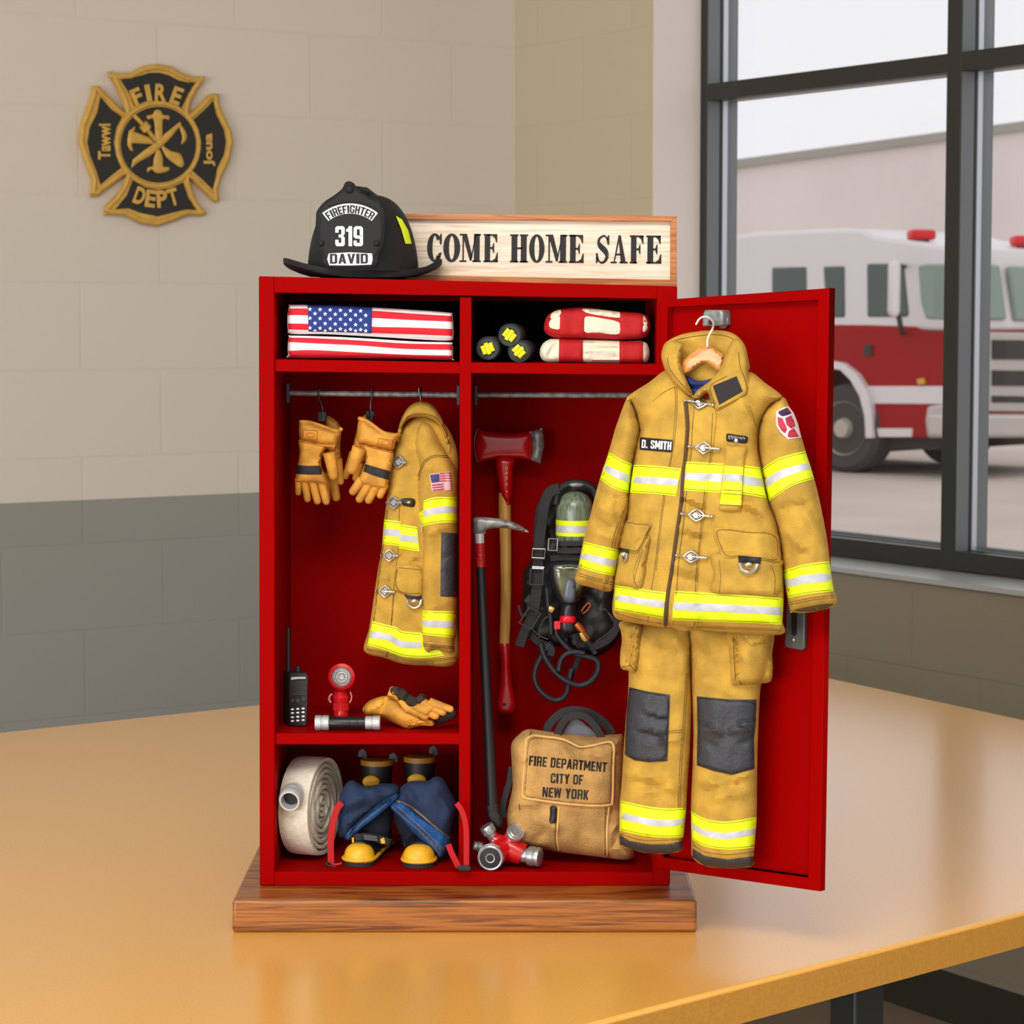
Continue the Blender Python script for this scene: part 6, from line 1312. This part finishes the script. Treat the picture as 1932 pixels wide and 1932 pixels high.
for pts in (((190, 652), (288, 655), (282, 728), (182, 722)), ((318, 572), (388, 575), (382, 668), (312, 664)), ((185, 795), (280, 800), (276, 812), (185, 808))):
    mb = MB(); mb.tube([IP.pt(x, y, .043 + (.01 if pts[0][0] > 300 else 0)) for x, y in cI(*pts)], .0011, 8, closed=True); build('strap_buckle', mb, mat('buckle_silver', (180, 182, 182), .35, .7) if 'buckle_silver' not in MATS else MATS['buckle_silver'], sc_)
for pts in (((172, 812), (275, 815), (268, 940), (168, 935)), ((160, 1120), (252, 1165), (180, 1290), (82, 1240))):
    mb = MB(); mb.tube([IP.pt(x, y, .043) for x, y in cI(*pts)], .0012, 8, closed=True); build('strap_buckle', mb, DGREY, sc_)
for pts in (((190, 1290), (240, 1340), (310, 1370)), ((240, 1360), (245, 1280), (280, 1210), (310, 1190)), ((770, 1140), (820, 1190), (845, 1240), (800, 1310), (690, 1390)), ((700, 1180), (760, 1130), (830, 1230))):
    mb = MB(); mb.tube([IP.pt(x, y, .030) for x, y in cr(cI(*pts), 5, False)], .0008, 6); build('piping', mb, DGREY, sc_)
# mask
mk = Rel(IP, cI((322, 770), (400, 742), (560, 742), (640, 760), (652, 850), (630, 960), (560, 1070), (520, 1110), (430, 1110), (370, 1030), (330, 930), (316, 840)), .018, 16, 5, base=.026, rim=.3, back=.3); om = mk.obj('mask_frame', mat('mask_black', (34, 36, 40), .35), sc_)
ls = Rel(mk, cI((390, 795), (560, 790), (620, 800), (625, 870), (590, 970), (530, 1040), (440, 1050), (390, 950), (378, 860)), .002, 6, 5, rim=.3); ls.obj('visor', mat('visor_olive', (112, 118, 62), .12, coat=.6, var=.75, vscale=45, vcol=(24, 26, 18)), om)
nc = Rel(ls, cI((450, 905), (480, 888), (520, 905), (530, 960), (522, 1075), (442, 1072), (432, 1000)), .006, 6, 4, rim=.2); nc.obj('nose_cup', mat('nose_cup_grey', (98, 108, 120), .3), om)
rg = Rel(IP, cI((430, 1085), (520, 1085), (540, 1180), (548, 1290), (520, 1330), (430, 1335), (395, 1290), (405, 1180)), .016, 12, 5, base=.035, rim=.3, back=.3); org = rg.obj('regulator', mat('regulator_black', (30, 31, 33), .4), sc_)
Rel(rg, cI((412, 1188), (522, 1190), (520, 1238), (412, 1236)), .003, 4, 4, rim=.5).obj('red_ring', mat('regulator_red', (220, 20, 44), .35), org)
mb = MB(); mb.box(IP.pt(*cI((384, 1258))[0], .046), (.008, .006, .010)); build('red_button', mb, MATS['regulator_red'], org, bevel=.001)
mb = MB(); mb.tube([IP.pt(*cI(p)[0], .048) for p in ((532, 1245), (560, 1275), (592, 1310))], [.0035, .0045, .0035], 12); build('copper_fitting', mb, COPPER, sc_)
mb = MB(); mb.tube([IP.pt(*cI(p)[0], .046) for p in ((575, 1310), (605, 1350), (622, 1375))], [.0045, .0062, .005], 8); build('brass_nut', mb, BRASS, sc_)
mb = MB(); mb.tube([IP.pt(*cI(p)[0], .034) for p in ((318, 1128), (335, 1130), (352, 1140))], .0045, 8); build('brass_valve', mb, BRASS, sc_)
mb = MB(); mb.tube([IP.pt(x, y, .036) for x, y in cr(cI((575, 1150), (600, 1110), (635, 1080), (645, 1105), (610, 1150), (585, 1165)), 4, False)], .0009, 6); build('copper_coil', mb, COPPER, sc_)
for k, (pts, r_) in enumerate(((((325, 1400), (260, 1500), (212, 1600), (205, 1690), (250, 1780), (340, 1845), (410, 1845), (460, 1790), (475, 1700), (500, 1600)), .0031),
          (((250, 1400), (280, 1500), (350, 1610), (440, 1690), (560, 1735), (650, 1700), (705, 1620), (700, 1540), (620, 1505), (520, 1480), (440, 1410), (380, 1330), (370, 1270)), .0033),
          (((395, 1620), (410, 1540), (450, 1490), (520, 1470), (600, 1480)), .0030), (((450, 1360), (460, 1420), (540, 1480), (640, 1510), (710, 1520)), .0034), (((620, 1375), (650, 1420), (690, 1480)), .004), (((300, 960), (310, 1100), (330, 1200), (335, 1330)), .0026))):
    mb = MB(); mb.tube([IP.pt(x, y, .018 + .006 * (k % 3)) for x, y in cr(cI(*pts), 6, False)], r_, 10); build('air_hose', mb, mat('hose_black', (40, 44, 50), .4) if 'hose_black' not in MATS else MATS['hose_black'], sc_)

# ---- canvas bag
BGP = Pl(1080, 2.922, yaw=-2)
bag = thing('canvas_bag', 'tan canvas bag with black handles and fire department lettering on the locker floor', 'bag')
bb = Rel(BGP, cJ((700, 308), (860, 325), (1100, 352), (1400, 370), (1600, 362), (1690, 378), (1715, 600), (1690, 900), (1690, 1200), (1740, 1450), (1800, 1585), (1795, 1640), (1700, 1668), (1500, 1645), (1100, 1598), (840, 1556), (600, 1520), (500, 1400), (478, 1220), (500, 1080), (535, 900), (525, 640), (524, 460), (610, 355)), .034, 40, 8, nz=.0035, ns=.022, seed=71, back=.75,
         folds=fo(cJ, ((560, 420), (700, 330), 5, -.003), ((540, 480), (640, 620), 6, .004), ((620, 1100), (780, 1080), 6, .004), ((560, 1240), (620, 1140), 5, -.004), ((760, 1480), (880, 1380), 6, -.004), ((800, 1250), (980, 1330), 8, .004), ((1560, 1180), (1640, 1120), 5, -.004), ((1600, 1340), (1680, 1240), 6, .004), ((1550, 1560), (1760, 1600), 5, .004), ((1620, 500), (1660, 800), 5, .003), ((1580, 1540), (1620, 1400), 5, -.004)))
ob = bb.obj('bag_body', CANVAS2, bag)
fl = Rel(bb, cJ((690, 392), (900, 385), (1060, 410), (1160, 455), (1250, 490), (1400, 470), (1585, 450), (1592, 700), (1582, 1050), (1560, 1098), (1400, 1110), (1200, 1098), (1000, 1078), (700, 1035), (636, 1010), (632, 940), (655, 650)), .004, 5, 7, rim=.5, nz=.001, ns=.02, seed=73, folds=fo(cJ, ((1000, 480), (1160, 600), 6, .003), ((1350, 560), (1440, 600), 6, .003)))
of = fl.obj('bag_flap', CANVAS2, bag)
mb = MB(); c_ = np.mean(fl.out, axis=0); line(mb, fl, [(c_[0] + (x - c_[0]) * .985, c_[1] + (y - c_[1]) * .985) for x, y in fl.out[::2]], .0016, -.0006, closed=True, seg=8); merge(of, mb, mat('canvas_piping', (222, 176, 104), .8))
mb = MB(); line(mb, fl, [(c_[0] + (x - c_[0]) * .93, c_[1] + (y - c_[1]) * .93) for x, y in fl.out[::2]], .0003, 0, closed=True); merge(of, mb, THREAD)
blocktext(fl, [('FIRE DEPARTMENT', *cJ((703, 685))[0], *cJ((1512, 757))[0], 18.5), ('CITY OF', *cJ((930, 868))[0], *cJ((1266, 888))[0], 18.5), ('NEW YORK', *cJ((843, 1012))[0], *cJ((1324, 1045))[0], 18.5)], BLACKP, of)
mb = MB()
for p in (((1022, 1110), (1005, 1300), (1000, 1450), (1020, 1575)), ((1540, 1115), (1520, 1350), (1525, 1640))): line(mb, bb, cJ(*p), .0013, -.0003, seg=8)
merge(ob, mb, MATS['canvas_piping']); mb = MB()
for p in (((1000, 1120), (985, 1300), (978, 1440), (995, 1560)), ((1505, 1120), (1498, 1350), (1500, 1620)), ((606, 1090), (612, 1160)), ((735, 330), (700, 390))): line(mb, bb, cJ(*p), .0005, 0)
merge(ob, mb, THREAD)
zp_ = Rel(bb, cJ((930, 1112), (988, 1118), (992, 1270), (960, 1285), (920, 1278), (925, 1180)), .004, 4, 4, rim=.4); zp_.obj('zip_pull', BLK, bag)
def ribB(pts, w, off, m=BLKW, nm='handle', flat=.15):
    mb = MB(); mb.tube([BGP.pt(x, y, off) for x, y in cr(cJ(*pts), 6, False)], w / 2 / 5.52 * BGP.mpp, 8, flat=flat, up=BGP.n); return build(nm, mb, m, bag)
ribB(((900, 360), (905, 290), (960, 210), (1060, 135), (1180, 110), (1330, 140), (1450, 210), (1540, 300), (1570, 360)), 92, -.006)
ribB(((1000, 370), (1030, 290), (1090, 205), (1180, 165), (1290, 180), (1390, 270), (1440, 350), (1465, 395)), 80, .012)
gf = Rel(BGP, cJ((1040, 380), (1100, 270), (1175, 185), (1260, 230), (1360, 310), (1430, 390), (1240, 400)), .003, 3, 5, sm=False, rim=.6, base=-.001); gf.obj('grey_divider', mat('divider_grey', (98, 104, 112), .7), bag)
ribB(((525, 700), (505, 850), (460, 1000), (435, 1120), (445, 1230)), 70, -.004, nm='side_strap', flat=.2)

# ---- wye valve
VZ = 2.895; vs_ = pp(VZ) / 5.52
vv = thing('wye_valve', 'red hose wye valve with silver couplings on the locker floor beside the canvas bag', 'valve')
def VP(x, y, d=0.0): return W(*cJ((x, y))[0], VZ + d)
ctr = VP(480, 1450, .004)
mb = MB(); mb.ball(ctr, (.0155, .014, .0135), 18, 12)
for a, r0, r1 in ((VP(330, 1370, .006), .0105, .0085), (VP(555, 1335, .002), .0115, .011), (VP(650, 1530, -.002), .0145, .0125), (VP(330, 1530, -.010), .014, .014)):
    mb.tube([ctr, ctr * .5 + a * .5, a], [r0 * 1.1, r0, r1], 16)
build('valve_body', mb, REDM, vv)
CPL = mat('coupling_silver', (176, 180, 184), .32, .75)
def coupling(o, ax, prof, nm='coupling', bore=None):
    mb = MB(); mb.lathe([(r_ * vs_, h * vs_) for r_, h in prof], o, ax, 32); oo = build(nm, mb, CPL, vv)
    if bore:
        mb = MB(); mb.lathe([(bore[0] * vs_, bore[1] * vs_), (bore[0] * .5 * vs_, bore[1] * vs_ + .0004), (1 * vs_, bore[1] * vs_ + .0004)], o, ax, 28); build('bore', mb, BLK, oo)
        mb = MB(); A = Vector(ax).normalized(); U = A.cross(UP).normalized(); V2 = A.cross(U); rr = bore[0] * .42 * vs_
        mb.tube([o + A * (bore[1] * vs_ + .0008) + U * rr * math.cos(t * math.pi / 10) + V2 * rr * math.sin(t * math.pi / 10) for t in range(20)], .0009, 6, closed=True); build('inner_ring', mb, CPL, oo)
    return oo
a0 = VP(345, 1375, .006); d0 = (VP(235, 1190, .004) - a0).normalized()
coupling(a0 - d0 * .004, d0, [(50, 0), (56, 20), (52, 60), (56, 66), (56, 110), (50, 116), (74, 124), (78, 150), (78, 205), (72, 214), (10, 216)])
a1 = VP(548, 1330, .000); d1 = Vector((.28, -.72, .62)).normalized()
coupling(a1 - d1 * .002, d1, [(60, 0), (66, 20), (92, 40), (98, 60), (98, 100), (88, 112), (70, 108), (60, 118), (30, 112), (10, 116)])
a2 = VP(630, 1530, -.002); d2 = Vector((.93, -.36, -.05)).normalized(); 
coupling(a2, d2, [(66, 0), (80, 6), (78, 70), (86, 76), (100, 84), (104, 110), (104, 150), (94, 160), (94, 172), (104, 180), (98, 208), (86, 214), (10, 210)])
a3 = VP(315, 1545, -.012); d3 = Vector((-.13, -.98, -.05)).normalized()
oo = coupling(a3, d3, [(90, -20), (118, -10), (138, 0), (140, 26), (124, 32), (124, 40), (138, 46), (136, 84), (122, 94), (112, 92), (108, 76), (10, 74)], bore=(108, 78))
a4 = VP(215, 1460, .004); d4 = Vector((-.88, -.15, .28)).normalized()
coupling(a4, d4, [(50, 0), (60, 10), (60, 50), (52, 60), (52, 95), (20, 100)], nm='drain_cap')
lowv = min(v.co.z for o in vv.children for v in o.data.vertices); 
for o in vv.children_recursive:
    for v in o.data.vertices: v.co.z += (FZ_ - lowv)
# ================================================================= emblem on the left wall
EPl = Pl(0, 1, p0=C0 - OUTL * .001, n=-OUTL)
em = thing('fire_emblem', 'black and gold FIRE DEPT maltese cross plaque on the left wall', 'wall plaque')
out = cA((455, 195), (560, 215), (690, 205), (820, 135), (970, 112), (1110, 135), (1240, 210), (1350, 248), (1470, 240), (1462, 295), (1385, 395), (1325, 520), (1300, 640), (1400, 545), (1500, 440), (1560, 420), (1620, 430), (1622, 530), (1670, 650), (1745, 800), (1768, 930), (1730, 1120), (1650, 1280), (1610, 1420), (1622, 1545), (1570, 1555), (1440, 1435), (1310, 1300), (1345, 1440), (1400, 1560), (1492, 1670), (1430, 1700), (1290, 1690), (1150, 1750), (970, 1808), (800, 1780), (650, 1700), (530, 1688), (415, 1685), (420, 1600), (530, 1490), (600, 1390), (650, 1265), (540, 1350), (430, 1430), (350, 1495), (275, 1495), (285, 1310), (215, 1130), (150, 940), (165, 750), (240, 560), (280, 430), (285, 345), (360, 340), (480, 455), (640, 620), (600, 480), (530, 340))
eb = Rel(EPl, resamp(out, 8), .022, 4, 6, sm=False, rim=.75, back=0.0); ob = eb.obj('plaque_base', GOLD, em)
blks = (((580, 258), (690, 268), (800, 235), (900, 205), (1000, 205), (1090, 230), (1200, 285), (1300, 308), (1390, 295), (1300, 420), (1230, 575), (1100, 515), (970, 495), (850, 505), (735, 555), (690, 430)),
        ((1558, 495), (1590, 640), (1670, 800), (1692, 930), (1670, 1060), (1600, 1200), (1560, 1430), (1460, 1330), (1345, 1230), (1410, 1100), (1435, 930), (1410, 800), (1350, 695), (1460, 600)),
        ((720, 1325), (850, 1400), (980, 1425), (1120, 1405), (1245, 1345), (1300, 1510), (1385, 1632), (1270, 1630), (1150, 1660), (980, 1702), (800, 1665), (680, 1618), (540, 1625), (660, 1480)),
        ((382, 455), (490, 580), (610, 668), (550, 780), (522, 930), (545, 1070), (600, 1195), (480, 1290), (385, 1375), (350, 1250), (275, 1060), (248, 930), (270, 780), (350, 620)))
pans = []
for b in blks:
    r = Rel(eb, resamp(cA(*b), 8), .0012, 2, 6, sm=False, rim=.9); pans.append((r, r.obj('black_field', EMBK, ob)))
dc = Rel(eb, elli(*cA((988, 955))[0], 392 / 5.52, 396 / 5.52, 40), .0012, 2, 7, sm=False, rim=.9); od = dc.obj('black_disc', EMBK, ob)
# a raised gold ring and raised rims
mb = MB(); line(mb, eb, elli(*cA((982, 955))[0], 425 / 5.52, 432 / 5.52, 48), .0055, .001, sm=False, closed=True, seg=8); build('gold_ring', mb, GOLD, em)
mb = MB(); c_ = np.mean(eb.out, axis=0); 
rim = [tuple(p) for p in cA(*[]) ] if False else None
inn = []
O_ = resamp(out, 6); n_ = len(O_); area_ = sum(O_[i][0] * O_[(i + 1) % n_][1] - O_[(i + 1) % n_][0] * O_[i][1] for i in range(n_)); sg_ = 1 if area_ > 0 else -1
for i in range(n_):
    a, b = O_[i - 1], O_[(i + 1) % n_]; dx, dy = b[0] - a[0], b[1] - a[1]; l_ = math.hypot(dx, dy) or 1; inn.append((O_[i][0] - dy / l_ * 6.5 * sg_, O_[i][1] + dx / l_ * 6.5 * sg_))
line(mb, eb, inn, .0060, .0, sm=False, closed=True, seg=8); build('gold_rim', mb, GOLD, em)
def arc_word(word, cx, cy, r, a0, a1, ht, host, oo, bold=.03, wd=None, inv=False):
    tot = sum((wd or {}).get(c, 1) for c in word); a = a0; mb = MB()
    for ch in word:
        w_ = (wd or {}).get(ch, 1) / tot * (a1 - a0); m_ = w_ * .10; A0 = math.radians(a + m_); A1 = math.radians(a + w_ - m_)
        text_on(mb, host, ch, cx + r * math.cos(A0), cy - r * math.sin(A0), cx + r * math.cos(A1), cy - r * math.sin(A1), ht, bold, T=.004); a += w_
    build('lettering', mb, GOLD, oo, smooth=False)
ex_, ey_ = cA((985, 960))[0]
arc_word('FIRE', ex_, ey_, 462 / 5.52, 122, 61, 33, pans[0][0], pans[0][1], .04, {'I': .5, 'R': 1.1, 'F': 1, 'E': 1})
arc_word('DEPT', ex_, ey_, 655 / 5.52, 244, 292, 33, pans[2][0], pans[2][1], .04)
mb = MB(); text_on(mb, pans[3][0], 'Tawwi', *cA((490, 1110))[0], *cA((490, 735))[0], 24, .04, T=.003); build('lettering', mb, GOLD, pans[3][1], smooth=False)
mb = MB(); text_on(mb, pans[1][0], 'Joua', *cA((1580, 1180))[0], *cA((1575, 835))[0], 22, .04, T=.003); build('lettering', mb, GOLD, pans[1][1], smooth=False)
def gold(pts, nm, sm=True, T=.006):
    r = Rel(dc, cA(*pts), T, 5, 4, sm=sm, rim=.5); r.obj(nm, GOLD, od)
gold(((940, 700), (880, 690), (868, 655), (925, 640), (950, 600), (985, 592), (1015, 605), (1040, 645), (1100, 655), (1095, 695), (1035, 700), (1030, 880), (1000, 940), (960, 920)), 'hydrant')
gold(((975, 1010), (1010, 1020), (1035, 1100), (1040, 1180), (1100, 1190), (1090, 1230), (1010, 1250), (960, 1248), (920, 1215), (875, 1240), (875, 1195), (930, 1175), (940, 1100)), 'hydrant')
gold(((665, 900), (680, 810), (745, 765), (735, 820), (900, 880), (960, 950), (720, 940), (710, 960), (725, 1025), (690, 1010), (665, 960)), 'axe_symbol', False)
gold(((720, 1110), (830, 1020), (960, 930), (1080, 820), (1210, 715), (1230, 740), (1120, 880), (1010, 990), (890, 1080), (780, 1140), (700, 1205)), 'ladder_symbol', False)
gold(((1200, 740), (1250, 780), (1285, 860), (1270, 920), (1225, 950), (1235, 880), (1215, 800)), 'hook_symbol')
gold(((1020, 960), (1120, 1020), (1215, 1050), (1255, 1150), (1225, 1190), (1150, 1150), (1060, 1070)), 'nozzle_symbol')
mb = MB(); line(mb, dc, cA((730, 650), (800, 720), (870, 800), (960, 910)), .005, .002, seg=8); line(mb, dc, cA((820, 740), (870, 800)), .012, .002, seg=8); build('pole_symbol', mb, GOLD, od)
# ================================================================= finish
finalize()
cam = bpy.data.cameras.new('camera'); co = bpy.data.objects.new('camera', cam); COL.objects.link(co)
co.location = EYE; co.rotation_euler = (math.pi / 2 - TH, 0, 0)
cam.sensor_width = 36; cam.lens = 36 * F / 1932; cam.clip_start = .05; cam.clip_end = 400
cam.dof.use_dof = True; cam.dof.focus_distance = 2.84; cam.dof.aperture_fstop = 20
SC.camera = co
w = bpy.data.worlds.new('overcast_sky'); SC.world = w; w.use_nodes = True
bg = w.node_tree.nodes['Background']; bg.inputs[0].default_value = lin((244, 243, 247)); bg.inputs[1].default_value = 1.0
def area(name, loc, tgt, size, power, col=(255, 250, 242)):
    l = bpy.data.lights.new(name, 'AREA'); l.shape = 'RECTANGLE'; l.size, l.size_y = size; l.energy = power; l.color = lin(col)[:3]
    o = bpy.data.objects.new(name, l); COL.objects.link(o); o.location = loc
    o.rotation_euler = (Vector(tgt) - Vector(loc)).to_track_quat('-Z', 'Y').to_euler()
area('added_key_light', (-.3, .9, 2.9), (0.0, 2.8, .8), (1.6, 1.0), 64)  # unseen overhead light, added to brighten locker and table
area('added_fill_light', (-3.4, -2.4, 1.2), (-.5, 5.5, .9), (3.6, 1.6), 170, (255, 252, 250))  # fill light added from behind left to lift the walls, no real window
SC.view_settings.view_transform = 'Standard'; SC.view_settings.look = 'None'; SC.view_settings.gamma = 1.0
SC.view_settings.exposure = 0.0; SC.view_settings.use_curve_mapping = False
SC.cycles.max_bounces = 8; SC.cycles.use_denoising = True
